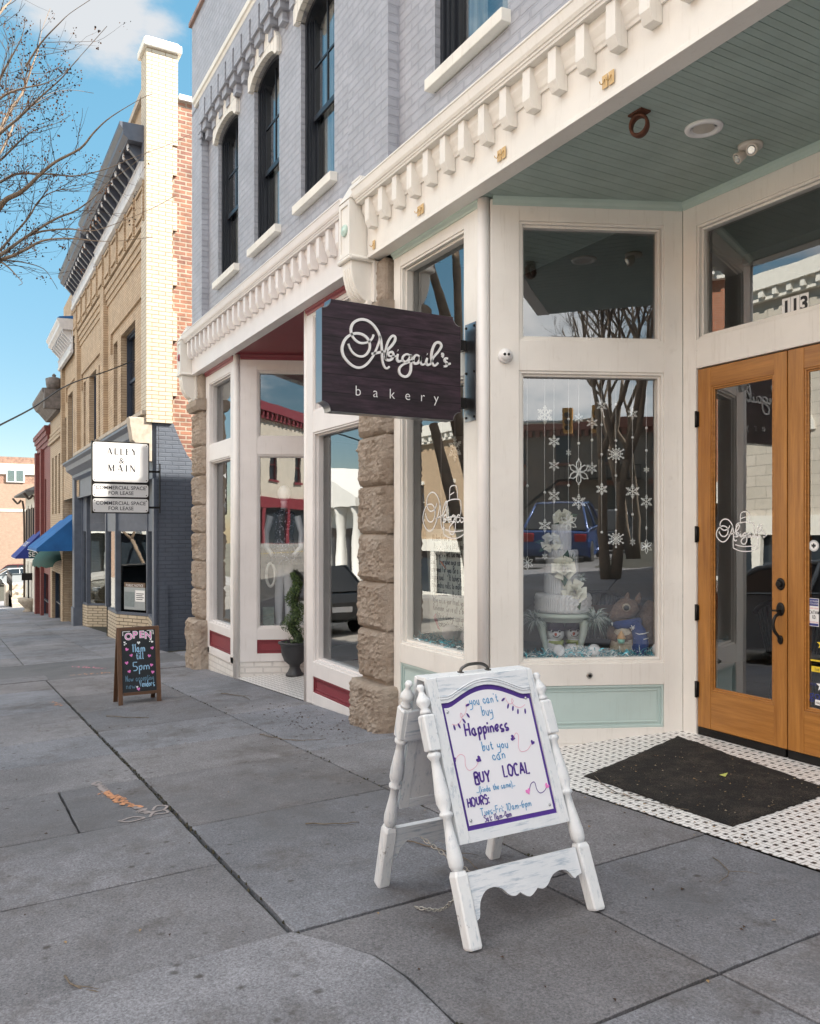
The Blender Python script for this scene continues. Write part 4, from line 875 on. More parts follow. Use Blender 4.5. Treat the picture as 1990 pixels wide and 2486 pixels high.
# ================================================================== stone piers
def stone():
    k = NT('rock_faced_sandstone'); k.p.inputs['Roughness'].default_value = .9
    c = k.mix(k.rng(k.noise(4, 8, .7), .3, .7), (.36, .28, .215), (.56, .475, .40)); c = k.mix(k.rng(k.noise(18, 6, .75), .55, .72, 0, .6), c, (.15, .105, .075)); c = k.mix(k.rng(k.noise(2.2, 4), .55, .7, 0, .5), c, (.48, .43, .38))
    k.col(c); k.bump(k.math('ADD', k.noise(26, 8, .75), k.math('MULTIPLY', k.noise(90, 4, .8), .5)), 1.0, .03); return k.m
STONE = stone()
def rock(mb, x0, x1, y0, y1, z0, z1, amp, rn, margin=.03, nx=11, nz=10):
    """block with a rock-faced front (towards -y) and right side (towards +x), chiselled margins"""
    ny = max(3, int((y1 - y0) / .06))
    def h(a, b): return 0 if (a < margin or b < margin) else 1
    sx = rn.uniform(0, 50)
    from mathutils import noise as mn
    def face(U, V, fn, nu, nv):
        vs = []
        for i in range(nu + 1):
            for j in range(nv + 1):
                u, v = U * i / nu, V * j / nv
                e = min(u, U - u, v, V - v); f = 0 if e < .01 else min(1, e / .03)
                d = f * amp * (.75 + .45 * mn.noise(Vector((u * 5 + sx, v * 5, 3))) + .55 * abs(mn.noise(Vector((u * 15 + sx, v * 15, 9)))) + .5 * mn.noise(Vector((u * 34 + sx, v * 34, 5))))
                vs.append(fn(u, v, d))
        mb.add(vs, [(i * (nv + 1) + j, (i + 1) * (nv + 1) + j, (i + 1) * (nv + 1) + j + 1, i * (nv + 1) + j + 1) for i in range(nu) for j in range(nv)], 0, False)
    W_, H, Dp = x1 - x0, z1 - z0, y1 - y0
    face(W_, H, lambda u, v, d: (x0 + u, y0 - d, z0 + v), nx * 2, nz * 2); face(Dp, H, lambda u, v, d: (x1 + d * .5, y0 + u, z0 + v), ny * 2, nz * 2)
    mb.add([(x0, y0, z1), (x1, y0, z1), (x1, y1, z1), (x0, y1, z1), (x0, y0, z0), (x1, y0, z0), (x1, y1, z0), (x0, y1, z0)], [(0, 1, 2, 3), (4, 7, 6, 5), (0, 3, 7, 4)])
def pier(x0, x1, label, bx0, bx1):
    p = MB(); rn = random.Random(int(-x0 * 100)); zg = g((x0 + x1) / 2, 3) - .04
    top = -1.24
    rock(p, bx0, bx1, 3.01, 3.3, zg, top - .02, .05, rn)
    p.box(x0 + .01, 3.10, zg, x1 - .01, 3.3, 2.2)
    zs = [top, -.82, -.42, -.02, .38, .80, 1.22, 1.70]
    for i in range(len(zs) - 1): rock(p, x0 - rn.uniform(0, .012), x1 + rn.uniform(0, .012), 3.085, 3.3, zs[i] + .006, zs[i + 1] - .006, .045, rn)
    p.prism([(3.03, 1.72), (3.3, 1.72), (3.3, 1.88), (3.03, 1.88), (2.99, 1.85), (2.99, 1.78)], lambda y, z, w: (w, y, z), x0 - .06, x1 + .04)
    rock(p, x0 + .04, x1 - .03, 3.09, 3.3, 1.885, 2.24, .025, rn)
    return tag(p.build('stone_pier', STONE), label, 'pillar', 'rock-faced stone piers of the grey building')
pier(-6.44, -5.955, 'brown rock-faced stone pier behind the hanging bakery sign', -6.46, -5.87)
pier(-12.08, -11.63, 'brown rock-faced stone pier at the alley corner of the grey building', -12.12, -11.56)
# ================================================================== the maroon-trimmed shopfront
TR2 = M('pale_pink_trim_paint', (.78, .75, .74), .42, .05, 3, .14, 40, dirt=.22, streak=.35)
red = thing('boutique_storefront', 'white shopfront with maroon panels and maroon soffit beside the bakery', 'storefront', (-9, 4.0, -1.7))
frame_wall(red, FRO, (-11.63, -10.27), (-11.46, -10.446), [(1.195, 2.065), (-1.27, .98)], (-1.62, -1.62), TR2, RED, panelrow=(-1.60, -1.38), gd=-.10, T=.12)
frame_wall(red, RSP, (-.0, 1.345), (.13, 1.12), [(1.19, 2.05), (-1.24, .98)], (-1.66, -1.66), TR2, RED, panelrow=(-1.555, -1.38))
frame_wall(red, FRO, (-7.84, -6.28), (-7.66, -6.42), [(1.194, 2.142), (-1.30, .984)], (-1.80, -1.72), TR2, RED, panelrow=(-1.605, -1.445), gd=-.10, T=.12)
frame_wall(red, RSP2, (-.0, 1.345), (.13, 1.12), [(1.19, 2.05), (-1.24, .98)], (-1.66, -1.66), TR2, RED, panelrow=(-1.555, -1.38))
for px_, r_ in ((-10.22, .045), (-7.85, .03)): b = MB(); b.lathe([(r_, g(px_, 3.15)), (r_, 2.25)], lambda x, y, h: (px_ + x, 3.155 + y, h), 16); b.build('corner_post', TRIM2, red)
b = MB(); pb(b, FRO, -11.62, -10.24, -2.0, -1.62, -.1, -.012); pb(b, RSP, -.02, 1.36, -2.0, -1.66, -.1, -.012)
b.build('brick_base', MBRICK('white_painted_brick', (.76, .73, .70), (.72, .69, .66), (.62, .59, .57), .21, .075, .01, .9, .06, .6), red)
b = MB(); pb(b, RDO, -9.64, -9.45, -1.7, 2.25, -.1, 0); pb(b, RDO, -8.58, -8.4, -1.7, 2.25, -.1, 0); pb(b, RDO, -9.45, -8.58, .9, 1.15, -.1, -.002); pb(b, RDO, -9.45, -8.58, 2.05, 2.25, -.1, -.002)
b.build('door_surround', TR2, red, bevel=.003)
b = MB(); pb(b, RDO, -9.44, -9.33, -1.62, .9, -.06, -.01); pb(b, RDO, -8.70, -8.59, -1.62, .9, -.06, -.01); pb(b, RDO, -9.33, -8.70, .78, .9, -.06, -.011); pb(b, RDO, -9.33, -8.70, -1.62, -1.3, -.06, -.011)
d_ = b.build('door', RED, red); b = MB(); b.add([RDO(-9.33, -1.3, -.034), RDO(-8.70, -1.3, -.034), RDO(-8.70, .78, -.034), RDO(-9.33, .78, -.034)], [(0, 1, 2, 3)]); q = b.build('glass_pane', GLASS, red); q.parent = d_
pane(RDO, -9.45, -8.58, 1.15, 2.05, -.05, red)
sf = MB(); x = -11.9
while x < -6.3:
    sf.box(x + .0012, 3.004, 2.242, x + .0383, 4.5, 2.262); x += .0395
sf.box(-11.95, 3.004, 2.264, -6.28, 4.5, 2.29); sf.build('soffit', RED, red)
cm = MB()
for fn, a, c in ((FRO, -11.60, -10.27), (RSP, .0, 1.33), (RDO, -9.6, -8.4), (FRO, -7.8, -6.3), (RSP2, 0, 1.33)):
    cm.prism([(.0, 2.18), (.006, 2.18), (.012, 2.20), (.028, 2.215), (.032, 2.242), (.0, 2.242)], lambda u, v, w, fn=fn: fn(w, v, u), a, c)
cm.build('crown_moulding', RED, red)
cornice(red, -11.865, -6.36, .2168, -11.80, TR2, 2.238)
console(red, -11.97, M('maroon_rosette', (.23, .03, .05), .4, .05, 20, .05))
# spiral topiary in an urn
tp = thing('topiary_urn', 'spiral clipped evergreen in a dark urn beside the maroon panel', 'potted plant', (-9.66, 3.72, tz2(-9.66, 3.72)))
b = MB(); b.lathe([(.13, 0), (.13, .03), (.10, .06), (.075, .12), (.08, .16), (.15, .22), (.19, .32), (.20, .42), (.215, .46), (.24, .47), (.24, .49), (.20, .495), (.18, .45)], lambda x, y, h: (x, y, h), 24)
b.build('urn', M('charcoal_urn', (.03, .031, .036), .5, .15, 20, .1), tp, local=True)
b = MB(); tr_ = random.Random(3)
core = MB()
for k in range(3600):
    t = tr_.random() ** .8; h = .50 + t * .98; R = .155 * (1 - t) ** .8 + .035; ang = t * 5.2 * pi
    cx, cy = cos(ang) * .075 * (1 - t * .6), sin(ang) * .075 * (1 - t * .6)
    a = tr_.random() * 6.28; e = tr_.gauss(0, .5); rr_ = R * (.72 + .28 * tr_.random()); groove = .62 + .38 * abs(sin(h * 17 - ang * .0 + a * .5))
    px, py, pz = cx + cos(a) * rr_ * groove, cy + sin(a) * rr_ * groove, h + tr_.uniform(-.02, .02)
    n = Vector((cos(a), sin(a), tr_.uniform(-.4, .9))).normalized(); u = n.orthogonal().normalized(); v = n.cross(u); s_ = tr_.uniform(.008, .017); tw_ = tr_.random() * 6.28
    u2 = u * cos(tw_) + v * sin(tw_) + n * .5; v2 = v * cos(tw_) - u * sin(tw_)
    P = Vector((px, py, pz)); b.add([P, P + u2 * s_ + v2 * s_ * .5, P + u2 * s_ * 2, P + u2 * s_ - v2 * s_ * .5], [(0, 1, 2, 3)], 0 if tr_.random() < .6 else 1)
for i in range(22):
    t = i / 21; ang = t * 5.2 * pi; core.v
b.build('foliage', [M('boxwood_leaf', (.035, .075, .022), .5, .4, 30, 0), M('boxwood_young_leaf', (.09, .14, .035), .5, .3, 30, 0)], tp, local=True, fix=False)
tp.scale = (.86, .86, .86)
b = MB(); b.tube([(cos(i * .78) * .06 * (1 - i / 26), sin(i * .78) * .06 * (1 - i / 26), .45 + i * .048) for i in range(21)], [.075 * (1 - i / 24) for i in range(21)], 8); b.build('stem', M('inner_twigs', (.02, .035, .014), .9, .3, 30, .3), tp, local=True)
# window figure and small things behind the maroon shop's angled glass
zf_ = -1.26
def shelf(fn, s0, s1, dep, z, name='display_shelf'):
    b = MB(); pb(b, fn, s0, s1, z - .05, z, -dep, -.09); return b
sh = shelf(RSP, .05, 1.28, .75, zf_); sh.build('display_shelf', WHITE, red)
mq = thing('mannequin', 'mannequin in a black sequin dress with white stockings in the window', 'mannequin', RSP(.80, zf_, -.32))
o = Vector(RSP(.80, zf_, -.32)); uax = Vector((SDX, SDY, 0)); nax = Vector((NX, NY, 0))
def mqp(u, h, d=0): return o + uax * u + nax * d + Vector((0, 0, h))
PALE = M('pale_stocking', (.62, .63, .68), .45, .05, 10, 0)
for u in (-.055, .06):
    b = MB(); b.tube([mqp(u * 1.1, .02, .05), mqp(u * 1.1, .05, 0), mqp(u * 1.15, .25, -.01), mqp(u * 1.1, .42, 0), mqp(u, .55, .012), mqp(u * .95, .80, 0), mqp(u * .9, .92)], [.035, .042, .05, .055, .055, .075, .085], 12)
    b.tube([mqp(u * 1.1, .03, -.02), mqp(u * 1.1, .025, .07), mqp(u * 1.1, .015, .14)], [.03, .035, .018], 10); b.build('leg', PALE, mq)
b = MB(); b.tube([mqp(0, .84), mqp(0, .95), mqp(0, 1.08), mqp(0, 1.2), mqp(0, 1.38), mqp(0, 1.50), mqp(0, 1.55)], [.24, .21, .15, .115, .15, .14, .05], 16)
k = NT('black_sequins'); k.p.inputs['Roughness'].default_value = .25; k.col(k.mix(k.rng(k.noise(40, 2), .6, .64), (.012, .012, .02), (.35, .36, .45))); k.bump(k.noise(60, 2), .8, .01)
b.build('dress', k.m, mq)
b = MB(); b.tube([mqp(0, 1.53), mqp(0, 1.62), mqp(0, 1.66)], [.045, .042, .05], 10); b.ball(mqp(0, 1.76), .085, 14, 10, 0, (1, 1, 1.25)); b.build('head', PALE, mq)
for u in (-.17, .17):
    b = MB(); b.tube([mqp(u, 1.46), mqp(u * 1.35, 1.25), mqp(u * 1.3, 1.05, .06), mqp(u * .8, .95, .16)], [.05, .042, .035, .028], 10); b.build('arm', PALE, mq)
b = MB()
for i in range(25): pass
b.tube([mqp(.16 + .055 * cos(i * 2 * pi / 24), .70 + .15 * sin(i * 2 * pi / 24), .17) for i in range(25)], .018, 8)
tag(b.build('wreath', M('white_oval_frame', (.6, .6, .58), .5, .1, 20, 0)), 'white oval ring frame leaning on the mannequin leg', 'frame')
sg = thing('rental_sign', 'white card lettered BOOTH FOR RENT standing in the window', 'sign', RSP(.58, zf_, -.15))
b = MB(); pb(b, RSP, .35, .61, zf_, zf_ + .36, -.16, -.152); b.build('card', WHITE, sg)
b = MB()
for tx, zz in (('BOOTH', .26), ('FOR', .17), ('RENT', .08)): text_mb(b, tx, lambda u, v: RSP(.48 - u, zf_ + zz + v, -.1505), .082, 0)
b.build('lettering', INK, sg, fix=False)
b = MB(); pb(b, RSP, .92, 1.06, zf_, zf_ + .28, -.24, -.14); tag(b.build('book', M('old_green_book', (.16, .21, .18), .6, .2, 20, 0)), 'worn green book standing in the window by the white post', 'book')
bz = MB(); pb(bz, FRO, -7.6, -6.42, -1.36, -1.31, -.7, -.12); bz.build('display_shelf', WHITE, red)
cb = thing('easel_chalkboard', 'black chalkboard with pink writing leaning inside the maroon shop window', 'chalkboard', (-6.75, 3.5, -1.3))
b = MB(); b.hexa([(-7.0, 3.42, -1.31), (-6.5, 3.42, -1.31), (-6.5, 3.44, -1.31), (-7.0, 3.44, -1.31), (-7.0, 3.56, -.70), (-6.5, 3.56, -.70), (-6.5, 3.58, -.70), (-7.0, 3.58, -.70)]); b.build('board', M('slate_black', (.02, .022, .024), .7, .1, 20, 0), cb)
b = MB(); hand(b, 'Now', -6.93, -.92, .1, .012, lambda u, v: (u, 3.415 + (v + 1.31) * .23, v), 0); hand(b, 'Open', -6.93, -1.15, .12, .014, lambda u, v: (u, 3.415 + (v + 1.31) * .23, v), 1); b.build('lettering', [PINK, WCHALK], cb, fix=False)
b = MB(); b.box(-7.45, 3.9, -1.31, -7.1, 4.2, -.1); b.build('cabinet', M('grey_cabinet', (.30, .31, .32), .5, .1, 4, 0), red)
# ================================================================== shop interiors
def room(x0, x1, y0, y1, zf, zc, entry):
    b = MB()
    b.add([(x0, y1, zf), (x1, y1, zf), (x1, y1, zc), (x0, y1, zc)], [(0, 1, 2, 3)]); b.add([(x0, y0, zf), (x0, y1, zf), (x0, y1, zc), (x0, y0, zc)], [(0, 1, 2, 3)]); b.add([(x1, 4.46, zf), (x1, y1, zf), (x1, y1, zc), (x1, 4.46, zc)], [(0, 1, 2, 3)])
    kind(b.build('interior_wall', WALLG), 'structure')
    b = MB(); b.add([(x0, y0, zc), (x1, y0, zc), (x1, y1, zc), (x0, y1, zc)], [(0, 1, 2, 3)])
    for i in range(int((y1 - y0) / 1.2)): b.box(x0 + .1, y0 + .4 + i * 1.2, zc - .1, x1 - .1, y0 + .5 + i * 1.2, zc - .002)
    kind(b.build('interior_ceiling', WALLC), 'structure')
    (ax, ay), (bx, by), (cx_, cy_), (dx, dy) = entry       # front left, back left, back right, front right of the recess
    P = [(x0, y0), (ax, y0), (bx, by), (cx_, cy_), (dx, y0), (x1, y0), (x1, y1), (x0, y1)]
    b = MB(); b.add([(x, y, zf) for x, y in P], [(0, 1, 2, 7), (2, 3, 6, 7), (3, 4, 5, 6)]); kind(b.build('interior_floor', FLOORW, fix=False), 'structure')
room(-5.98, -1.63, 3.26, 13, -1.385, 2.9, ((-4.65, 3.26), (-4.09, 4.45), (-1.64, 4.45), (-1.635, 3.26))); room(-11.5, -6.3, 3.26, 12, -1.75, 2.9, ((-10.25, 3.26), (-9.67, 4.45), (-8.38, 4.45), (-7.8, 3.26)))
# recess lids so that no daylight leaks over the entries
b = MB(); b.box(-11.9, 3.3, 2.315, -1.62, 4.39, 2.33); b.build('soffit_lid', DARK, red)
# ================================================================== the bakery window display
ZS = -.93
b = MB(); b.add([FRO(-5.85, ZS, -.12), FRO(-4.72, ZS, -.12), SPL(1.25, ZS, -.09), SPL(.05, ZS, -.09), (-5.0, 4.5, ZS), (-5.85, 4.2, ZS)], [(0, 1, 2, 3, 4, 5)])
b.add([FRO(-5.85, ZS - .04, -.12), FRO(-4.72, ZS - .04, -.12), SPL(1.25, ZS - .04, -.09), SPL(.05, ZS - .04, -.09), (-5.0, 4.5, ZS - .04), (-5.85, 4.2, ZS - .04)], [(0, 1, 2, 3, 4, 5)]); b.build('display_shelf', M('display_shelf_cloth', (.12, .17, .19), .8, .1, 10, 0), bak)
def DP(s, z, d): return Vector(SPL(s, z)) * (1 - d / 5.507) if z != ZS else Vector((*(Vector(SPL(s, z)) * (1 - d / 5.507))[:2], ZS))
KNIT = NT('white_knit'); KNIT.p.inputs['Roughness'].default_value = .9
KNIT.col((.78, .79, .82)); wv = KNIT.n('ShaderNodeTexWave'); wv.inputs['Scale'].default_value = 22; wv.inputs['Distortion'].default_value = 3; KNIT.l(KNIT.tc.outputs['Object'], wv.inputs['Vector']); KNIT.bump(wv.outputs['Fac'], .7, .008); KNIT = KNIT.m
POT = M('pale_mint_table_paint', (.52, .60, .55), .5, .06, 8, .1)
tb = thing('side_table', 'small pale mint side table with carved legs carrying the white cake', 'table', tuple(DP(.845, ZS, -.38)))
tc_ = DP(.845, 0, -.38); tc_.z = 0
b = MB(); b.lathe([(.21, -.620), (.228, -.612), (.228, -.592), (.20, -.585), (.20, -.645), (.19, -.645)], lambda x, y, h: (tc_.x + x, tc_.y + y, h), 28); b.build('tabletop', POT, tb)
for k in range(4):
    q = atan2(-tc_.y, -tc_.x) + (.92, -.92, pi - .92, pi + .92)[k]; c_, s_ = cos(q), sin(q)
    b = MB(); b.tube([(tc_.x + c_ * r_, tc_.y + s_ * r_, z_) for r_, z_ in ((.165, -.62), (.187, -.655), (.184, -.71), (.16, -.81), (.153, -.88), (.163, -.928))], [.03, .034, .028, .02, .015, .018], 8); b.build('leg', POT, tb)
ck = thing('tiered_cake', 'tall white knitted four tier cake with white roses in the window', 'cake', (tc_.x, tc_.y, -.55))
tiers = [(.203, -.583, -.452, .84), (.134, -.452, -.310, 1), (.118, -.310, -.134, 1), (.074, -.134, .050, 1)]
for i, (r_, z0, z1, _) in enumerate(tiers):
    b = MB(); prof = [(r_ * .97, z0), (r_, z0 + .012)] + ([(r_ + .006 * (k % 2), z0 + .012 + (z1 - z0 - .024) * k / 6) for k in range(1, 6)] if i == 0 else []) + [(r_, z1 - .015), (r_ * .96, z1), (.01, z1 + .002)]
    b.lathe(prof, lambda x, y, h: (tc_.x + x + (-.01 if i else 0) * i * .5, tc_.y + y, h), 32); b.build('tier', KNIT, ck)
PETAL = M('ivory_petal', (.78, .78, .70), .6, .06, 20, 0); LEAFG = M('dark_rose_leaf', (.03, .075, .035), .5, .3, 20, 0)
view = (Vector((0, 0, 0)) - Vector((tc_.x, tc_.y, 0))).normalized(); side = Vector((-view.y, view.x, 0))
def rose(c, R, rn):
    b = MB(); n = view.copy(); n.z += .25; n.normalize(); u = n.orthogonal().normalized(); v = n.cross(u)
    for ring, (m, rr_, hh, op) in enumerate(((3, .22, .55, .1), (4, .42, .45, .3), (5, .68, .25, .6), (6, .95, .0, .9))):
        for k in range(m):
            a = 2 * pi * k / m + ring * .5 + rn.uniform(-.2, .2); dirv = u * cos(a) + v * sin(a); tan_ = -u * sin(a) + v * cos(a); w_ = R * (.35 + .12 * ring)
            base = c + dirv * R * rr_ * .35; G = []
            for i in range(4):
                for j in range(5):
                    t, q = i / 3, (j - 2) / 2; p = base + tan_ * w_ * q * (.35 + .65 * sin(min(1, t * 1.1) * pi / 2)) * (1 - .15 * t * q * q) + dirv * R * rr_ * (.15 + .75 * t * (op + .35)) + n * R * (hh + .5 * t * (1 - op * .8) - .22 * q * q * (1 - .3 * t)); G.append(p)
            b.add(G, [(i * 5 + j, i * 5 + j + 1, (i + 1) * 5 + j + 1, (i + 1) * 5 + j) for i in range(3) for j in range(4)], 0, True)
    o_ = b.build('rose', PETAL, ck, fix=False)
    for m in range(2):
        l = MB(); a = rn.uniform(0, 6.28); dv = u * cos(a) + v * sin(a); tv = n.cross(dv); p = c + dv * R * .7
        l.add([p, p + dv * R * .7 + tv * R * .4, p + dv * R * 1.5 + n * R * .1, p + dv * R * .7 - tv * R * .4], [(0, 1, 2, 3)]); lo = l.build('leaf', LEAFG, ck, fix=False); lo.parent = o_
rn = random.Random(9)
for s_off, z_, R_, r_ in ((.0, .092, .052, .0), (-.085, -.08, .052, .08), (.005, -.262, .062, .134), (.08, -.428, .063, .15)):
    rose(Vector((tc_.x, tc_.y, z_)) + side * s_off + view * r_, R_, rn)
def sprig(name, label, c, R, n, mats, group=None, up=.1, wid=.0035):
    b = MB(); r2 = random.Random(int(abs(c.x * 1e3)) + n)
    for k in range(n):
        a = r2.uniform(0, 6.28); e = r2.gauss(up, .45); d = Vector((cos(a) * cos(e), sin(a) * cos(e), sin(e))); L_ = R * r2.uniform(.5, 1); t = d.orthogonal().normalized() * wid
        p0 = c + d * R * .08; p1 = c + d * L_ - Vector((0, 0, .25 * L_ * L_ / R)); m = (p0 + p1) / 2 + Vector((0, 0, .03 * L_ / R))
        b.add([p0 - t, p0 + t, m + t, m - t, p1], [(0, 1, 2, 3), (3, 2, 4)], k % len(mats))
    return tag(b.build(name, mats, fix=False), label, 'greenery', group)
FROST = [M('frosted_needle', (.17, .23, .21), .7, .3, 30, 0), M('pale_needle', (.42, .48, .46), .7, .2, 30, 0)]
sprig('pine_sprig', 'frosted pine sprig under the left rim of the white cake', Vector((tc_.x, tc_.y, -.635)) + side * -.20 + view * .12, .15, 170, FROST, 'frosted pine sprigs')
sprig('pine_sprig', 'frosted pine sprig under the right rim of the white cake', Vector((tc_.x, tc_.y, -.625)) + side * .22 + view * .12, .16, 190, FROST, 'frosted pine sprigs')
for so, zz, rr_ in ((.06, -.20, .055), (.13, -.33, .055), (.0, -.45, .06), (.14, -.47, .055)):
    c = Vector((tc_.x, tc_.y, zz)) + side * so + view * .11; b = MB(); r2 = random.Random(int(so * 100) + 5)
    for k in range(40):
        a = r2.uniform(0, 6.28); d = side * cos(a) + Vector((0, 0, 1)) * sin(a) + view * r2.uniform(.1, .7); t = d.orthogonal().normalized() * .004; b.add([c - t, c + t, c + d * rr_ * r2.uniform(.4, 1)], [(0, 1, 2)], k % 2)
    b.build('greenery', FROST, ck, fix=False)
# snowmen under the table
COAL = M('coal_black', (.012, .012, .015), .6, .1, 30, 0); CARROT = M('carrot_red', (.62, .10, .03), .6, .1, 30, 0); SNOW = M('felt_snow_white', (.70, .72, .76), .9, .06, 40, .3, 80)
HATP = M('plum_knit_hat', (.035, .025, .06), .9, .2, 30, .5, 60); LIME = M('lime_scarf', (.30, .36, .10), .9, .2, 30, .3, 60)
def snowman(s, d, lab, tilt):
    c = DP(s, ZS, d); t = thing('snowman_figure', lab, 'snowman', tuple(c), 0, 'snowmen under the mint table')
    vw = (Vector((0, 0, 0)) - c); vw.z = 0; vw.normalize(); sd_ = Vector((-vw.y, vw.x, 0))
    b = MB(); b.ball(c + Vector((0, 0, .055)), .072, 16, 10, 0, (1, 1, .85)); b.ball(c + Vector((0, 0, .115)), .058, 16, 10, 0); b.build('body', SNOW, t)
    hc = c + Vector((0, 0, .195)) + sd_ * tilt
    b = MB(); b.ball(hc, .062, 18, 12); h = b.build('head', SNOW, t)
    for q in (-.024, .026):
        b = MB(); b.ball(hc + vw * .054 + sd_ * q + Vector((0, 0, .018)), .013, 10, 7); o_ = b.build('eye', SNOW, t); o_.parent = h
        b = MB(); b.ball(hc + vw * .063 + sd_ * (q + .003) + Vector((0, 0, .020)), .008, 8, 6); o_ = b.build('pupil', COAL, t); o_.parent = h
    b = MB(); b.tube([hc + vw * .055, hc + vw * .10 - Vector((0, 0, .01))], [.012, .001], 8); o_ = b.build('nose', CARROT, t); o_.parent = h
    b = MB(); b.tube([hc + vw * .056 + sd_ * q - Vector((0, 0, .025 - 3.2 * (q - .005) ** 2 * 8)) for q in (-.02, -.01, .005, .02, .032)], .003, 6); o_ = b.build('mouth', COAL, t); o_.parent = h
    b = MB(); b.lathe([(.064, .02), (.066, .04), (.055, .075), (.02, .10), (.001, .102)], lambda x, y, hh: hc + Vector((x, y, hh)), 18); b.ball(hc + Vector((0, 0, .11)), .018, 8, 6); b.build('hat', HATP, t)
    b = MB(); b.lathe([(.056, -.075), (.064, -.062), (.056, -.05)], lambda x, y, hh: hc + Vector((x, y, hh)), 16); b.tube([hc + vw * .06 + sd_ * .03 - Vector((0, 0, .06)), hc + vw * .08 + sd_ * .045 - Vector((0, 0, .12))], [.016, .02], 6); b.build('scarf', LIME, t)
snowman(.905, -.33, 'snowman figure in a plum hat looking sideways under the mint table', .01)
snowman(.765, -.36, 'bare faced smiling snowman figure on the right under the mint table', -.004)
# squirrel with scarf and cupcake
sq = DP(.40, ZS, -.30); t = thing('squirrel_figure', 'brown squirrel figure in a blue scarf holding a cupcake in the window', 'figurine', tuple(sq))
vw = (Vector((0, 0, 0)) - sq); vw.z = 0; vw.normalize(); sd_ = Vector((-vw.y, vw.x, 0))
def q3(s, h, d=0): return sq + sd_ * (-s) + Vector((0, 0, h)) + vw * d
rightv = -sd_
FUR = M('brown_fur', (.16, .105, .075), .9, .35, 60, .8, 120); BELLY = M('cream_fur', (.50, .44, .35), .9, .2, 60, .7, 120); SCARF = M('royal_blue_knit', (.015, .045, .19), .85, .15, 30, .5, 90)
sg_ = 1 if (proj_r := (Vector((0.4848, 0.8746, 0)).dot(rightv))) > 0 else -1
def p3(s, h, d=0): return sq + rightv * (s * sg_) + Vector((0, 0, h)) + vw * d
b = MB(); prof = [(0, .01, .0, .10), (0, .07, .0, .125), (0, .16, 0, .11), (0, .26, 0, .085), (0, .30, 0, .07)]
b.tube([p3(a, h, d) for a, h, d, r in prof], [r for *_, r in prof], 18); body = b.build('body', FUR, t)
b = MB(); b.tube([p3(-.03, .02, .055), p3(-.03, .10, .07), p3(-.02, .2, .055), p3(-.01, .25, .04)], [.075, .085, .07, .04], 14); b.build('belly', BELLY, t)
# head turned to the left with a long muzzle
hd = [(.055, .335, -.01, .05), (.03, .365, 0, .078), (-.01, .37, .01, .082), (-.05, .345, .02, .066), (-.09, .305, .03, .042), (-.105, .285, .03, .022)]
b = MB(); b.tube([p3(*q[:3]) for q in hd], [q[3] for q in hd], 18); head = b.build('head', FUR, t)
b = MB(); b.ball(p3(.0, .385, .082), .030, 16, 10, 0, (1, 1, 1)); o_ = b.build('eye_ring', BELLY, t); o_.parent = head
b = MB(); b.ball(p3(.0, .385, .095), .022, 16, 10); o_ = b.build('eye', COAL, t); o_.parent = head
for s_, d_2 in ((.075, .0), (-.005, -.03)):
    b = MB(); b.tube([p3(s_, .41, d_2), p3(s_ + .012, .455, d_2), p3(s_ + .018, .49, d_2)], [.024, .022, .003], 10); o_ = b.build('ear', FUR, t); o_.parent = head
b = MB(); b.tube([p3(-.10, .27, .04), p3(-.095, .25, .045)], [.009, .006], 6); o_ = b.build('teeth', WHITE, t); o_.parent = head
b = MB(); b.tube([p3(-.085, .255, .0), p3(-.05, .255, .075), p3(.02, .27, .085), p3(.075, .275, .04), p3(.085, .28, -.04)], [.03, .034, .034, .034, .03], 10)
b.tube([p3(.06, .28, .07), p3(.085, .22, .09), p3(.10, .14, .10), p3(.085, .06, .11), p3(.06, .0, .12)], [.03, .05, .055, .06, .055], 12); b.build('scarf', SCARF, t)
b = MB()
for h_ in (.205, .165): b.tube([p3(.055, h_ + .01, .125), p3(.085, h_, .145), p3(.12, h_ + .005, .142), p3(.15, h_ + .012, .115)], .004, 5)
for k in range(3):
    a = k * pi / 3; b.tube([p3(.045 - .022 * cos(a), .245 - .022 * sin(a), .118), p3(.045 + .022 * cos(a), .245 + .022 * sin(a), .118)], .003, 5)
b.build('scarf_stripe', WHITE, t)
for s0, s1 in ((-.095, -.06), (.04, -.02)):
    b = MB(); b.tube([p3(s0, .22, .02), p3(s0 - .01, .18, .08), p3(s1, .165, .13)], [.04, .033, .024], 10)
    for f in range(4): b.tube([p3(s1 + (f - 1.5) * .010, .172, .13), p3(s1 + .012 + (f - 1.5) * .009, .163, .150), p3(s1 + .02 + (f - 1.5) * .006, .150, .152)], [.006, .0055, .003], 6)
    b.build('arm', FUR, t)
for s_ in (-.07, .05):
    b = MB(); b.tube([p3(s_, .02, .03), p3(s_ - .01, .02, .10), p3(s_ - .015, .015, .14)], [.03, .034, .02], 10); b.build('foot', FUR, t)
b = MB(); b.tube([p3(.06, .03, -.1), p3(.13, .06, -.12), p3(.17, .18, -.12), p3(.15, .32, -.11), p3(.18, .42, -.11)], [.05, .08, .09, .085, .03], 14); b.build('tail', FUR, t)
cc = thing('cupcake', 'cupcake in a mint wrapper with tan swirled icing held by the squirrel', 'cupcake', tuple(p3(-.035, .14, .155)))
b = MB(); c0 = p3(-.035, .14, .16); b.lathe([(.020, 0), (.028, .03)], lambda x, y, h: c0 + Vector((x, y, h)), 16); b.build('wrapper', M('mint_wrapper', (.25, .60, .48), .5, .05, 30, 0), cc)
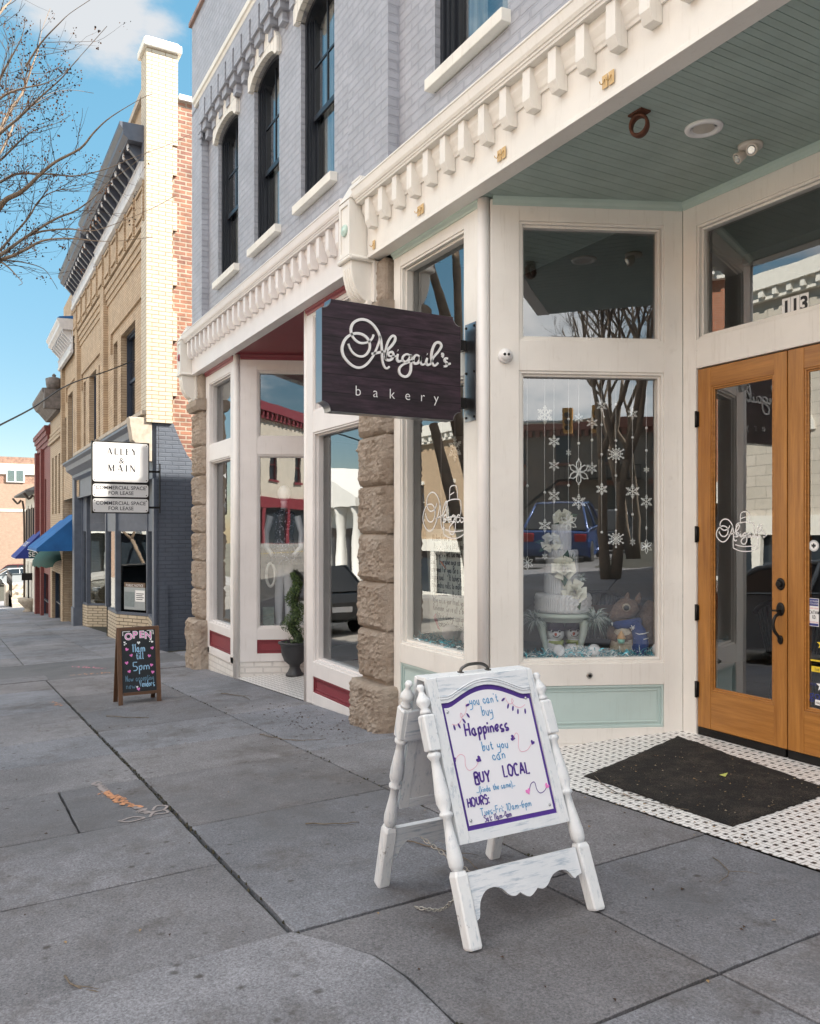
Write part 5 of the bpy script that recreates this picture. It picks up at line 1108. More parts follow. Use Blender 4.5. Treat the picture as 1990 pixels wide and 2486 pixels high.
b = MB(); b.lathe([(.028, .03), (.033, .038), (.026, .046), (.028, .052), (.019, .060), (.020, .065), (.011, .074), (.010, .08), (.001, .09)], lambda x, y, h: c0 + Vector((x, y, h)), 16); b.build('icing', M('tan_icing', (.60, .36, .17), .5, .05, 30, 0), cc)
# snowballs, tinsel, strings of snowflakes
for s_, d_2, r_, lab in ((.874, -.125, .042, 'fuzzy white snowball in front of the left leg of the mint table'), (.626, -.125, .043, 'fuzzy white snowball in front of the right leg of the mint table'), (.178, -.125, .042, 'fuzzy white snowball right of the squirrel figure')):
    b = MB(); b.ball(DP(s_, -.812, d_2), r_, 22, 14); tag(b.build('snowball', SNOW), lab, 'snowball', 'white snowballs in the window')
for u_, r_, lab in ((-5.36, .062, 'left fuzzy snowball in tinsel below the handwritten poster'), (-5.10, .060, 'right fuzzy snowball in tinsel below the handwritten poster')):
    b = MB(); b.ball(FRO(u_, -.775, -.185), r_, 22, 14); tag(b.build('snowball', SNOW), lab, 'snowball', 'white snowballs in the window')
TIN = [M('teal_tinsel', (.12, .50, .60), .18, .3, 40, 0, metal=.25), M('pale_tinsel', (.80, .95, .98), .15, .2, 40, 0, metal=.3), M('deep_tinsel', (.03, .22, .30), .25, .3, 40, 0, metal=.25)]
b = MB(); r2 = random.Random(31)
def tins(c, R):
    a = r2.uniform(0, 6.28); e = r2.gauss(.2, .55); d = Vector((cos(a) * cos(e), sin(a) * cos(e), sin(e))); L_ = R * r2.uniform(.6, 1.1); t = d.orthogonal().normalized(); t = (t * cos(a * 3) + d.cross(t) * sin(a * 3)) * .0032
    p1 = c + d * L_ * .5; p2 = c + d * L_ + Vector((0, 0, -.01)); b.add([c - t, c + t, p1 + t, p1 - t, p2 + t * .8, p2 - t * .8], [(0, 1, 2, 3), (3, 2, 4, 5)], r2.choice((0, 0, 0, 1, 1, 2)))
for k in range(4200):
    s_ = r2.uniform(.14, 1.15); tins(DP(s_, -.915 + r2.random() ** 1.5 * .10 + .012 * sin(s_ * 11), -.14 + r2.gauss(0, .025)), .055)
for k in range(2000):
    u_ = r2.uniform(-5.8, -4.86); tins(Vector(FRO(u_, -.905 + r2.random() * .07, -.17 + r2.gauss(0, .035))), .055)
o_ = b.build('tinsel_garland', TIN, fix=False); kind(o_, 'stuff')
def flake(mb, c, R, style, u, v, n, mi=0, rn=random):
    """six-armed snowflake of small rods"""
    rr_ = R * (.075 if style == 0 else .055)
    def seg(a, e, r=rr_): mb.tube([a, e], r, 4, mi, False)
    if style == 4:
        mb.add([c + v * R, c + u * R * .5, c - v * R, c - u * R * .5], [(0, 1, 2, 3)], mi); mb.tube([c + v * R, c + u * R * .5, c - v * R, c - u * R * .5, c + v * R], R * .08, 4, mi); return
    for k in range(6):
        a = k * pi / 3 + pi / 2; d = u * cos(a) + v * sin(a); e = -u * sin(a) + v * cos(a)
        if style in (0, 1):
            seg(c, c + d * R)
            for f, L_ in ((.38, .3), (.62, .26), (.84, .14)):
                for sg2 in (1, -1): seg(c + d * R * f, c + d * R * (f + L_ * .55) + e * R * L_ * .8 * sg2)
            if style == 1: mb.ball(c + d * R, R * .07, 6, 4, mi)
        elif style == 2:
            P = [c + (d * x_ + e * y_) * R for x_, y_ in ((.12, 0), (.4, .2), (.72, .2), (.95, 0), (.72, -.2), (.4, -.2), (.12, 0))]; mb.tube(P, rr_, 4, mi, False); mb.ball(c + d * R * .97, R * .08, 6, 4, mi)
        elif style == 3:
            seg(c, c + d * R)
            for f in (.35, .6, .95): mb.ball(c + d * R * f, R * (.10 if f < .9 else .13), 7, 5, mi)
            d2 = u * cos(a + pi / 6) + v * sin(a + pi / 6); seg(c, c + d2 * R * .7, rr_ * .7); mb.ball(c + d2 * R * .7, R * .1, 6, 4, mi)
            seg(c + d * R * .6, c + d2 * R * .5, rr_ * .7); seg(c + (u * cos(a + pi / 3) + v * sin(a + pi / 3)) * R * .6, c + d2 * R * .5, rr_ * .7)
    mb.ball(c, R * .12, 6, 4, mi)
ICE = M('frosted_acrylic', (.88, .90, .90), .25, .04, 30, 0); WOODW = M('bleached_wood', (.62, .60, .55), .7, .1, 30, 0)
U_ = Vector((SDX, SDY, 0)) * -1; V_ = Vector((0, 0, 1)); N_ = Vector((NX, NY, 0))
names = ['leftmost', 'second', 'third', 'fourth', 'fifth', 'sixth', 'seventh', 'eighth', 'ninth', 'rightmost']
assign = {}
for f in FLK: assign.setdefault(min(range(10), key=lambda i: abs(STR[i][0] - f[0])), []).append(f)
bassign = {}
for f in BEAD: bassign.setdefault(min(range(10), key=lambda i: abs(STR[i][0] - f[0])), []).append(f)
for i, (s_, zb) in enumerate(STR):
    dpt = -.12 - .012 * (i % 3)
    t = thing('snowflake_string', '%s hanging string of white snowflakes behind the cake window glass' % names[i], 'garland', tuple(DP(s_, 1.07, dpt)), 0, 'strings of snowflakes in the cake window')
    b = MB(); b.tube([DP(s_, 1.09, dpt), DP(s_ + .002, .5, dpt), DP(s_, zb, dpt)], .0014, 4); b.build('thread', ICE, t)
    for fs, fz, fd, fk in assign.get(i, []):
        b = MB(); a = random.uniform(-.4, .4); uu = U_ * cos(a) + N_ * sin(a); flake(b, DP(s_, fz, dpt), fd / 2 * 1.03, fk, uu, V_, N_); b.build('snowflake', WOODW if fk == 0 and fd > .1 else ICE, t, fix=False)
    b = MB()
    for fs, fz in bassign.get(i, []): b.ball(DP(s_, fz, dpt), .010, 10, 7)
    if b.v: b.build('bead', ICE, t)
for i, (u_, z_, R_) in enumerate(((-5.25, .62, .09), (-5.05, .95, .06), (-5.45, -.14, .07))):
    t = thing('snowflake_string', ['white snowflake hanging above the cake lettering in the narrow window', 'small snowflake near the top of the narrow window', 'snowflake hanging in front of the handwritten poster'][i], 'garland', FRO(u_, 1.07, -.16), 0, 'snowflakes in the narrow window')
    b = MB(); b.tube([FRO(u_, 1.09, -.16), FRO(u_, z_, -.16)], .0014, 4); b.build('thread', ICE, t)
    b = MB(); flake(b, Vector(FRO(u_, z_, -.16)), R_, 1, Vector((1, 0, 0)), V_, Vector((0, -1, 0))); b.build('snowflake', ICE, t, fix=False)
# the handwritten poster
ps = thing('handwritten_poster', 'pale board of handwritten snowman wisdom in the narrow bakery window', 'poster', FRO(-5.2, -.85, -.36))
def PO(u, v, d=0): return (u, 3.14 + .275 - .05 * (v + .9) - d, v)
b = MB(); b.hexa([PO(-5.80, -.90), PO(-4.74, -.90), PO(-4.74, -.90, -.012), PO(-5.80, -.90, -.012), PO(-5.80, .02), PO(-4.74, .02), PO(-4.74, .02, -.012), PO(-5.80, .02, -.012)])
b.build('board', M('pale_grey_board', (.56, .63, .61), .6, .03, 4, 0), ps)
b = MB(); fp = lambda u, v: PO(u, v, .003)
LN = ['  Wisdom from a Snowman', '   It s ok to be a little bottom', 'heavy. Don t get too much', 'sun.    Everyone nose carrots', 'are good for you. Be a jolly', 'happy soul.    It takes a', 'few extra rolls to make a good', '   midsection.    It s fun to', 'hang out in your front yard', 'Remember, we re all a bit flaky', '  White is always appropriate', '   Accessorize accessorize']
for i, tx in enumerate(LN): hand(b, tx, -5.74, -.075 - i * .062, .052, .0062, fp, 0, slant=.12, wid=.62)
def blob(pts, mi): b.prism(pts, lambda u, v, w: PO(u, v, .003 + w), 0, .001, mi)
blob([(-5.60, -.235), (-5.57, -.24), (-5.50, -.30), (-5.56, -.27)], 1); blob([(-5.26, -.505), (-5.22, -.49), (-5.18, -.515), (-5.20, -.55), (-5.245, -.545)], 2); blob([(-5.74, -.69), (-5.70, -.66), (-5.67, -.74), (-5.64, -.79), (-5.68, -.78)], 3)
blob([(-5.02, -.37), (-4.92, -.355), (-4.78, -.36), (-4.78, -.395), (-4.95, -.395)], 1); blob([(-4.96, -.32), (-4.88, -.29), (-4.76, -.29), (-4.76, -.335), (-4.9, -.34)], 0)
for c0, r_ in (((-5.33, -.385), .026), ((-5.71, -.51), .03)): b.ribbon([(c0[0] + r_ * cos(k * .35), c0[1] + r_ * sin(k * .35)) for k in range(19)], .005, fp, 0)
b.build('lettering', [INK, M('carrot_orange', (.55, .13, .02), .6, .1, 30, 0), M('bluebird', (.05, .30, .48), .6, .1, 30, 0), M('mitten_red', (.35, .04, .07), .6, .1, 30, 0)], ps, fix=False)
# chairs and table inside
def chair(x, y, rz, lab):
    t = thing('spindle_chair', lab, 'chair', (x, y, -1.385), rz, 'dark spindle chairs inside the bakery'); CH = M('black_chair_paint', (.012, .011, .011), .35, .1, 20, 0)
    b = MB(); b.lathe([(.20, .43), (.22, .445), (.21, .46)], lambda x, y, h: (x, y, h), 20); b.build('seat', CH, t, local=True)
    for a in (.8, 2.35, 3.9, 5.5):
        b = MB(); b.tube([(cos(a) * .14, sin(a) * .14, .435), (cos(a) * .21, sin(a) * .21, 0)], [.018, .014], 8); b.build('leg', CH, t, local=True)
    b = MB(); arc = [(sin(q) * .27, cos(q) * .20 + .02, .86 - .10 * (abs(q) / 1.5) ** 2) for q in [i * .15 - 1.5 for i in range(21)]]; b.tube(arc, .020, 8)
    for i in range(1, 20, 1): x_, y_, z_ = arc[i]; b.tube([(x_ * .72, y_ * .85, .455), (x_, y_, z_)], .0075, 5)
    b.build('backrest', CH, t, local=True)
chair(-5.32, 4.72, .55, 'dark spindle back chair behind the cake window, nearer the squirrel'); chair(-4.85, 5.1, -.4, 'dark spindle back chair deeper inside, behind the squirrel head'); chair(-4.0, 5.5, .5, 'dark spindle back chair seen through the oak door glass')
t = thing('cafe_table', 'round brown cafe table inside behind the display', 'table', (-5.0, 4.75, -1.385)); b = MB(); b.lathe([(.36, .73), (.37, .745), (.36, .76)], lambda x, y, h: (x, y, h), 28); b.build('tabletop', MWOOD('brown_table_wood', (.20, .09, .04), (.12, .05, .025), 'x'), t, local=True); b = MB(); b.lathe([(.22, 0), (.2, .02), (.03, .05), (.03, .73)], lambda x, y, h: (x, y, h), 14); b.build('pedestal', IRON, t, local=True)
# ================================================================== grey painted brick building
GB = MBRICK('grey_painted_brick', (.405, .42, .47), (.38, .395, .445), (.35, .365, .415), .215, .0735, .011, 1.1, .16, .55, spots=(.26, .27, .31))
gb = thing('grey_brick_building', 'two storey grey painted brick building with arched upper windows above both shopfronts', 'building', (-6, 5, -1.5))
WY = 3.12; PY = 3.02
WIN = [(-10.93, -10.045), (-9.42, -8.57), (-7.925, -7.08), (-5.24, -4.325), (-3.62, -2.72)]
ZS_, ZSP, RISE = 3.36, 5.215, .125
def arch(x0, x1, zs, rise, n=12):
    c = (x0 + x1) / 2; h = (x1 - x0) / 2
    return [(c + h * sin(t), zs + rise * (cos(t) - cos(1.25)) / (1 - cos(1.25))) for t in [(-1.25 + 2.5 * i / n) for i in range(n + 1)]] if False else \
           [(c - h + 2 * h * i / n, zs + rise * (1 - (2 * i / n - 1) ** 2) ** .62) for i in range(n + 1)]
wl = MB(); ZT = 7.28
XS = [-11.93] + [q for w in WIN for q in w] + [-1.6]
def quad(x0, x1, z0, z1, y): wl.add([(x0, y, z0), (x1, y, z0), (x1, y, z1), (x0, y, z1)], [(0, 1, 2, 3)])
for i in range(0, len(XS), 2): quad(XS[i], XS[i + 1], 2.7, ZT, WY)
for x0, x1 in WIN:
    quad(x0, x1, 2.7, ZS_ - .12, WY)
    A = arch(x0, x1, ZSP, RISE); n = len(A)
    wl.add([(x, WY, z) for x, z in A] + [(x, WY, ZT) for x, z in A], [(j, j + 1, n + j + 1, n + j) for j in range(n - 1)])
    path = [(x0, ZS_ - .12), (x0, ZSP)] + A[1:-1] + [(x1, ZSP), (x1, ZS_ - .12)]; n = len(path)
    wl.add([(x, WY, z) for x, z in path] + [(x, WY + .26, z) for x, z in path], [(j, j + 1, n + j + 1, n + j) for j in range(n - 1)])
# side towards the alley, back and roof, side parapet notched out of view to let sun onto the lease sign
wl.add([(-11.93, PY, 2.7), (-11.93, 3.3, 2.7), (-11.93, 3.3, -2.3), (-11.93, 24, -2.3), (-11.93, 24, 7.28), (-11.93, 7.8, 7.28), (-11.93, 7.8, 6.3), (-11.93, 5.4, 6.3), (-11.93, 5.4, 7.28), (-11.93, PY, 7.28)], [tuple(range(10))])
wl.add([(-11.93, 24, -2), (9, 24, -2), (9, 24, 7.28), (-11.93, 24, 7.28)], [(0, 1, 2, 3)])
wl.add([(9, 4.43, -2), (9, 24, -2), (9, 24, 7.28), (9, 4.43, 7.28)], [(0, 1, 2, 3)])
wl.add([(-2.45, 4.43, -2), (9, 4.43, -2), (9, 4.43, 7.28), (-2.45, 4.43, 7.28)], [(0, 1, 2, 3)])  # unseen set-back mass, added to keep sun off the entry and sidewalk
wl.add([(-1.6, PY, 2.31), (-1.6, 4.5, 2.31), (-1.6, 4.5, 7.28), (-1.6, PY, 7.28)], [(0, 1, 2, 3)])
wl.add([(-11.6, 3.3, 6.25), (-1.7, 3.3, 6.25), (-1.7, 24, 6.25), (-11.6, 24, 6.25)], [(0, 1, 2, 3)])
wl.add([(-11.6, 7.8, 6.25), (-11.6, 24, 6.25), (-11.6, 24, 7.28), (-11.6, 7.8, 7.28)], [(0, 1, 2, 3)])
wl.add([(-1.7, 4.5, 7.27), (9, 4.5, 7.27), (9, 24, 7.27), (-1.7, 24, 7.27)], [(0, 1, 2, 3)])
wl.box(-11.93, 3.13, 7.0, -1.6, 3.4, 7.281)
W_ = wl.build('wall', GB, gb, fix=False)
pl = MB()
def pil(x0, x1): pl.box(x0, PY, 2.7, x1, WY - .0005, 6.0)
for a, c in ((-11.93, -11.40), (-6.55, -5.80), (-2.2, -1.6)): pil(a, c)
pl.box(-11.93, PY, 5.9805, -1.6, WY - .0005, ZT)
# corbel table hung between the pilasters
for a, c in ((-11.40, -6.55), (-5.80, -2.2)):
    n = int((c - a) / .318); w = (c - a) / n
    for i in range(n):
        x = a + i * w; zc_ = 5.40
        pl.box(x + .10, 3.045, zc_, x + .225, WY - .0005, zc_ + .11); pl.box(x + .065, 3.005, zc_ + .1105, x + .26, WY - .0006, zc_ + .22)
        pl.box(x + .03, 2.975, zc_ + .2205, x + .288, WY - .0007, zc_ + .48)
    pl.box(a + .0005, 2.985, zc_ + .4805, c - .0005, WY - .0008, 5.979)
    pl.box(a - .06, 2.985, 5.52, a + .09, 3.019, 5.62); pl.box(a - .03, 2.992, 5.44, a + .06, 3.019, 5.5195); pl.box(a - .01, 3.0, 5.36, a + .03, 3.019, 5.4395)
pl.build('pilaster', GB, gb)
bl = MB(); f = lambda y, z, q: (q, y, z)
bl.prism([(PY - .0005, 5.985), (2.985, 5.985), (2.975, 6.02), (2.955, 6.03), (2.95, 6.09), (2.965, 6.105), (PY - .0005, 6.105)], f, -11.66, -1.6); bl.build('belt_course', CREAM, gb, bevel=.003)
cp = MB(); cp.box(-11.97, 2.98, 7.282, -1.6, 3.46, 7.34); cp.build('coping', M('copper_coping', (.30, .20, .17), .6, .3, 6, .2), gb)
CURT = NT('sheer_curtain'); CURT.p.inputs['Roughness'].default_value = .9; CURT.col(CURT.mix(CURT.rng(CURT.noise(3, 4, stretch=(9, 9, .3)), .35, .65), (.35, .36, .36), (.72, .72, .70))); CURT = CURT.m
for wi, (x0, x1) in enumerate(WIN[:5]):
    c = (x0 + x1) / 2; h = (x1 - x0) / 2
    fr = MB()
    def ring(o, y0, y1, zb):
        A = [(x0 + o, zb), (x0 + o, ZSP)] + arch(x0 + o, x1 - o, ZSP, RISE - o * .15)[1:-1] + [(x1 - o, ZSP), (x1 - o, zb)]
        return A
    def band(o0, o1, y0, y1, zb):
        A, B = ring(o0, y0, y1, zb), ring(o1, y0, y1, zb + (o1 - o0) * 0); n = len(A)
        vs = [(x, y0, z) for x, z in A] + [(x, y0, z - (.0 if k in (0, n - 1) else (o1 - o0) * .8)) for k, (x, z) in enumerate(B)] + [(x, y1, z) for x, z in A] + [(x, y1, z - (.0 if k in (0, n - 1) else (o1 - o0) * .8)) for k, (x, z) in enumerate(B)]
        fr.add(vs, [(j, j + 1, n + j + 1, n + j) for j in range(n - 1)] + [(n + j, n + j + 1, 3 * n + j + 1, 3 * n + j) for j in range(n - 1)])
    band(0, .04, WY + .045, WY + .2, ZS_ - .1); band(.04, .07, WY + .07, WY + .2, ZS_ - .1); band(.07, .085, WY + .09, WY + .2, ZS_ - .1)
    fr.box(x0, WY + .045, ZS_ - .115, x1, WY + .26, ZS_ - .055)
    wo = fr.build('window', BLACK, gb)
    zm = 4.20
    s1 = MB(); a, d = x0 + .08, x1 - .08
    s1.box(a, WY + .105, zm - .02, d, WY + .13, zm + .035); s1.box(a, WY + .108, zm, a + .03, WY + .13, ZSP); s1.box(d - .03, WY + .108, zm, d, WY + .13, ZSP)
    s1.box(c - .011, WY + .110, zm, c + .011, WY + .128, ZSP + RISE * .7); s1.box(a, WY + .111, 4.72, d, WY + .127, 4.742)
    s1.box(a, WY + .135, ZS_ - .06, a + .035, WY + .16, zm); s1.box(d - .035, WY + .135, ZS_ - .06, d, WY + .16, zm); s1.box(a, WY + .135, ZS_ - .06, d, WY + .16, ZS_ - .0)
    o_ = s1.build('sash', BLACK, gb); o_.parent = wo
    gl2 = MB(); gl2.add([(a, WY + .12, zm), (d, WY + .12, zm)] + [(x, WY + .12, z - .12) for x, z in arch(a, d, ZSP + .03, RISE)[::-1]], [tuple(range(15))]); gl2.add([(a, WY + .148, ZS_ - .03), (d, WY + .148, ZS_ - .03), (d, WY + .148, zm), (a, WY + .148, zm)], [(0, 1, 2, 3)])
    o_ = gl2.build('glass_pane', GLASS2, gb, fix=False); o_.parent = wo
    cu = MB(); n = 40; vs = []
    for i in range(n + 1):
        x = a - .05 + (d - a + .1) * i / n; y = WY + .22 + .018 * sin(i * 1.7) + .01 * sin(i * .6); vs += [(x, y, ZS_ - .05), (x, y, ZSP + .1)]
    cu.add(vs, [(2 * i, 2 * i + 2, 2 * i + 3, 2 * i + 1) for i in range(n) if not (n * .42 < i < n * .58)], 0, True); o_ = cu.build('curtain', CURT, gb, fix=False); o_.parent = wo
    bk_ = MB(); bk_.box(x0 - .3, WY + .9, ZS_ - .3, x1 + .3, WY + .92, ZSP + .4); o_ = bk_.build('dark_backing', DARK, gb); o_.parent = wo  # dark sheet standing in for the unlit room behind
    hd = MB(); In = [(x0, 5.205)] + [(x, z) for x, z in arch(x0, x1, ZSP, RISE)] + [(x1, 5.205)]; Ou = [(c - h - .075, 5.205)] + [(x, z) for x, z in arch(c - h - .075, c + h + .075, 5.36, .225)] + [(c + h + .075, 5.205)]; n = len(In)
    for (y0, y1) in ((WY - .055, WY + .098),):
        vs = [(x, y0, z) for x, z in In] + [(x, y0, z) for x, z in Ou] + [(x, y1, z) for x, z in In] + [(x, y1 if False else WY + .0, z) for x, z in Ou]
        fs = []
        for j in range(n - 1): fs += [(j, j + 1, n + j + 1, n + j), (j, 2 * n + j, 2 * n + j + 1, j + 1), (n + j, n + j + 1, 3 * n + j + 1, 3 * n + j)]
        fs += [(0, n, 3 * n, 2 * n), (n - 1, 2 * n - 1, 4 * n - 1, 3 * n - 1)]
        hd.add(vs, fs)
    hd.build('arch_hood', MBRICK('cream_arch_bricks', (.80, .77, .71), (.77, .74, .68), (.62, .60, .55), .09, .6, .008, .7, .08, .6), gb, fix=True)
    sl = MB(); r2 = random.Random(wi); m = 14
    for k in range(m):
        xa, xb = c - .49 + .98 * k / m, c - .49 + .98 * (k + 1) / m
    sl.prism([(3.045, 3.25), (3.045, 3.335), (3.36, 3.355), (3.36, 3.25)], lambda y, z, q: (q, y, z), c - .49, c + .49); so = sl.build('window_sill', CREAM, gb, bevel=.006)
# ================================================================== the white easel sign
wx, wy, wz = -2.735, 1.83, -1.46
PAINT = NT('distressed_white_paint'); PAINT.p.inputs['Roughness'].default_value = .6
stf = PAINT.noise(3, 9, .72, stretch=(22, 22, 2.2)); stz = PAINT.noise(2.5, 8, .7)
c = PAINT.mix(PAINT.rng(stz, .3, .7), (.66, .69, .72), (.83, .84, .84)); c = PAINT.mix(PAINT.rng(stf, .54, .68, 0, .65), c, (.30, .38, .46))
c = PAINT.mix(PAINT.math('MULTIPLY', PAINT.rng(PAINT.noise(16, 7, .7), .62, .67), PAINT.rng(stz, .42, .6)), c, (.13, .10, .085)); PAINT.col(c); PAINT.bump(PAINT.math('ADD', stf, PAINT.noise(60, 4, .7)), .4, .004); PAINT = PAINT.m
PAINTH = NT('distressed_white_rail'); PAINTH.p.inputs['Roughness'].default_value = .6
stf = PAINTH.noise(3, 9, .72, stretch=(22, 2.2, 22)); stz = PAINTH.noise(2.5, 8, .7)
c = PAINTH.mix(PAINTH.rng(stz, .3, .7), (.64, .68, .72), (.81, .82, .84)); c = PAINTH.mix(PAINTH.rng(stf, .52, .66, 0, .8), c, (.28, .37, .46)); c = PAINTH.mix(PAINTH.rng(PAINTH.noise(8, 8, .75, stretch=(1, .5, 1)), .66, .70), c, (.035, .045, .06)); PAINTH.col(c); PAINTH.bump(stf, .4, .004); PAINTH = PAINTH.m
WB = M('gloss_whiteboard', (.80, .80, .84), .22, .02, 4, 0)
es = thing('easel_sign', 'distressed white folding easel sign with turned legs and a hand-lettered buy local board', 'sign', (wx, wy, wz))
TL = atan2(.348, 1)
def EP(front):
    sg2 = 1 if front else -1
    def fn(u, z, d=0):   # u along +y in world, z world height, d out of the leaning plane
        h = -.56 - z
        return (wx + sg2 * (.035 + .348 * h + d * cos(TL)), u, z + d * sin(TL))
    return fn
for front in (True, False):
    fn = EP(front)
    for side_ in (0, 1):
        yt, yb = ((1.537, 1.578), (2.082, 2.141))[side_]
        def leg_pt(z, front=front, yt=yt, yb=yb): t = (-.58 - z) / .875; return yt + (yb - yt) * t
        zbot = g(wx + (.34 if front else -.34), yb) + .002
        b = MB()
        prof = [(.010, -.578), (.017, -.590), (.010, -.602), (.013, -.612), (.026, -.632), (.027, -.645), (.014, -.662), (.021, -.672), (.022, -.682)]
        prof2 = [(.017, -.812), (.026, -.822), (.026, -.830), (.016, -.842), (.018, -.87), (.027, -.95), (.028, -.985), (.018, -1.012), (.025, -1.02), (.025, -1.028), (.015, -1.036), (.018, -1.08), (.028, -1.16), (.027, -1.19), (.018, -1.207)]
        for P in (prof, prof2): b.lathe(P[::-1], lambda x, y, h: fn(leg_pt(h) + y, h, x), 14)
        for z0, z1, w in ((-.684, -.810, .0255), (-1.207, zbot, .0265)):
            y0, y1 = leg_pt(z0), leg_pt(z1)
            n0 = len(b.v); ch = .006
            ring_ = lambda yc, z, w: [fn(yc - w + ch, z, w), fn(yc + w - ch, z, w), fn(yc + w, z, w - ch), fn(yc + w, z, -w + ch), fn(yc + w - ch, z, -w), fn(yc - w + ch, z, -w), fn(yc - w, z, -w + ch), fn(yc - w, z, w - ch)]
            rings = [ring_(y0, z0, w * .82), ring_(y0 + (y1 - y0) * .06, z0 + (z1 - z0) * .06, w), ring_(y1 - (y1 - y0) * .03, z1 - (z1 - z0) * .03, w), ring_(y1, z1, w * .9)]
            vs = [p for r_ in rings for p in r_]
            b.add(vs, [(i * 8 + j, i * 8 + (j + 1) % 8, (i + 1) * 8 + (j + 1) % 8, (i + 1) * 8 + j) for i in range(3) for j in range(8)] + [tuple(range(8))[::-1], tuple(range(24, 32))])
        b.build('leg', PAINT, es)
    # board: stiles, rails, arched inner frame
    b = MB(); R2 = MB()
    yA = lambda z: 1.562 + (-.56 - z) * .05; yB = lambda z: 2.058 + (-.56 - z) * .062
    iA = lambda z: 1.606 + (-.56 - z) * .05; iB = lambda z: 2.030 + (-.56 - z) * .03
    z0, z1 = -1.128, -.562; D0, D1 = -.012, .010
    def slabq(mb, ya0, yb0, za, ya1, yb1, zb, d0, d1): mb.hexa([fn(ya0, za, d1), fn(yb0, za, d1), fn(yb0, za, d0), fn(ya0, za, d0), fn(ya1, zb, d1), fn(yb1, zb, d1), fn(yb1, zb, d0), fn(ya1, zb, d0)])
    slabq(b, yA(z0), iA(z0), z0, yA(z1), iA(z1), z1, D0, D1); b.build('stile', PAINT, es, bevel=.002); b = MB(); slabq(b, iB(z0), yB(z0), z0, iB(z1), yB(z1), z1, D0, D1); b.build('stile', PAINT, es, bevel=.002)

    slabq(R2, iA(z0) + .0004, iB(z0) - .0004, z0, iA(-1.09), iB(-1.09), -1.09, D0, D1 - .0006)
    A = []
    for i in range(25):
        t = i / 24; y = iA(-.6) + (iB(-.6) - iA(-.6)) * t; z = -.652 + .050 * (max(0, cos((t - .5) * 2 * pi * .62)) ** 1.1 if abs(t - .5) < .41 else 0); A.append((y, z))
    R2.build('rail', PAINTH, es); R2 = MB()
    for i in range(24): slabq(R2, A[i][0], A[i + 1][0], 0, A[i][0], A[i + 1][0], z1, D0, D1 - .0006) if False else R2.hexa([fn(A[i][0], A[i][1], D1 - .0006), fn(A[i + 1][0], A[i + 1][1], D1 - .0006), fn(A[i + 1][0], A[i + 1][1], D0), fn(A[i][0], A[i][1], D0), fn(A[i][0], z1, D1 - .0006), fn(A[i + 1][0], z1, D1 - .0006), fn(A[i + 1][0], z1, D0), fn(A[i][0], z1, D0)])
    for q in (.014, .022): R2.tube([fn(y, z + q, D1 + .0005) for y, z in A], .0028, 5)
    R2.build('rail', PAINTH, es)
    bp = MB(); bp.add([fn(iA(-1.09), -1.09, .001), fn(iB(-1.09), -1.09, .001)] + [fn(y, z, .001) for y, z in A[::-1]], [tuple(range(27))]); bp.add([fn(iA(-1.09), -1.09, -.008), fn(iB(-1.09), -1.09, -.008)] + [fn(y, z, -.008) for y, z in A[::-1]], [tuple(range(27))])
    inner = [(iA(-1.09) + .012, -1.074), (iB(-1.09) - .012, -1.074)] + [(min(max(y, iA(-.66) + .012), iB(-.66) - .012), z - .018) for y, z in A[::-1]]
    if front:
        bo = bp.build('board', PURPLE, es, fix=False)
        wbm = MB(); wbm.add([fn(y, z, .0025) for y, z in inner], [tuple(range(27))]); wo = wbm.build('whiteboard', WB, es, fix=False); wo.parent = bo
        tx = MB(); fp = lambda u, v: fn(u, v, .0042)
        hand(tx, "you can't", 1.738, -.669, .033, .0033, fp, 0, wid=.82); hand(tx, 'buy', 1.785, -.712, .034, .0033, fp, 0, wid=.9)
        hand(tx, 'Happiness', 1.694, -.775, .045, .0072, fp, 1, wid=.86); hand(tx, 'but you', 1.758, -.835, .032, .0036, fp, 0, wid=.95); hand(tx, 'can', 1.795, -.872, .034, .0036, fp, 0, wid=.98)
        hand(tx, 'BUY', 1.700, -.944, .040, .0072, fp, 1, wid=.78); hand(tx, 'LOCAL', 1.832, -.936, .040, .0072, fp, 1, wid=.78)
        hand(tx, '...(kinda the same)...', 1.70, -.973, .021, .0026, fp, 0, wid=.78)
        hand(tx, 'HOURS:', 1.652, -1.014, .030, .0058, fp, 1, wid=.78); hand(tx, 'Tues-Fri: 10am-6pm', 1.700, -1.049, .024, .0028, fp, 0, wid=.86); hand(tx, 'Sat: 11am-4pm', 1.712, -1.071, .021, .0030, fp, 1, wid=.72)
        def scrib(P, w, mi): tx.ribbon(smooth(P, 5), w, fp, mi)
        def bulb(y, z, a, r=.007):
            tx.add([fp(y + cos(a) * r * cos(q) * 1.5 - sin(a) * r * .6 * sin(q), z + sin(a) * r * cos(q) * 1.5 + cos(a) * r * .6 * sin(q)) for q in [k * .628 for k in range(10)]], [tuple(range(10))], 1)
        scrib([(1.722, -.662), (1.716, -.69), (1.70, -.705), (1.688, -.708), (1.69, -.694), (1.697, -.70), (1.685, -.722), (1.665, -.733), (1.645, -.728)], .0018, 2)
        for y, z, a in ((1.728, -.668, .3), (1.722, -.705, -1.0), (1.70, -.722, -1.0), (1.675, -.737, -1.2), (1.653, -.741, -1.4)): bulb(y, z, a)
        scrib([(1.908, -.655), (1.912, -.672), (1.925, -.683), (1.942, -.676), (1.938, -.664), (1.934, -.678), (1.95, -.695), (1.975, -.70), (1.995, -.692)], .0018, 2)
        for y, z, a in ((1.896, -.664, .5), (1.913, -.69, 1.1), (1.934, -.70, 1.2), (1.955, -.714, 1.3), (1.99, -.716, 1.4)): bulb(y, z, a)
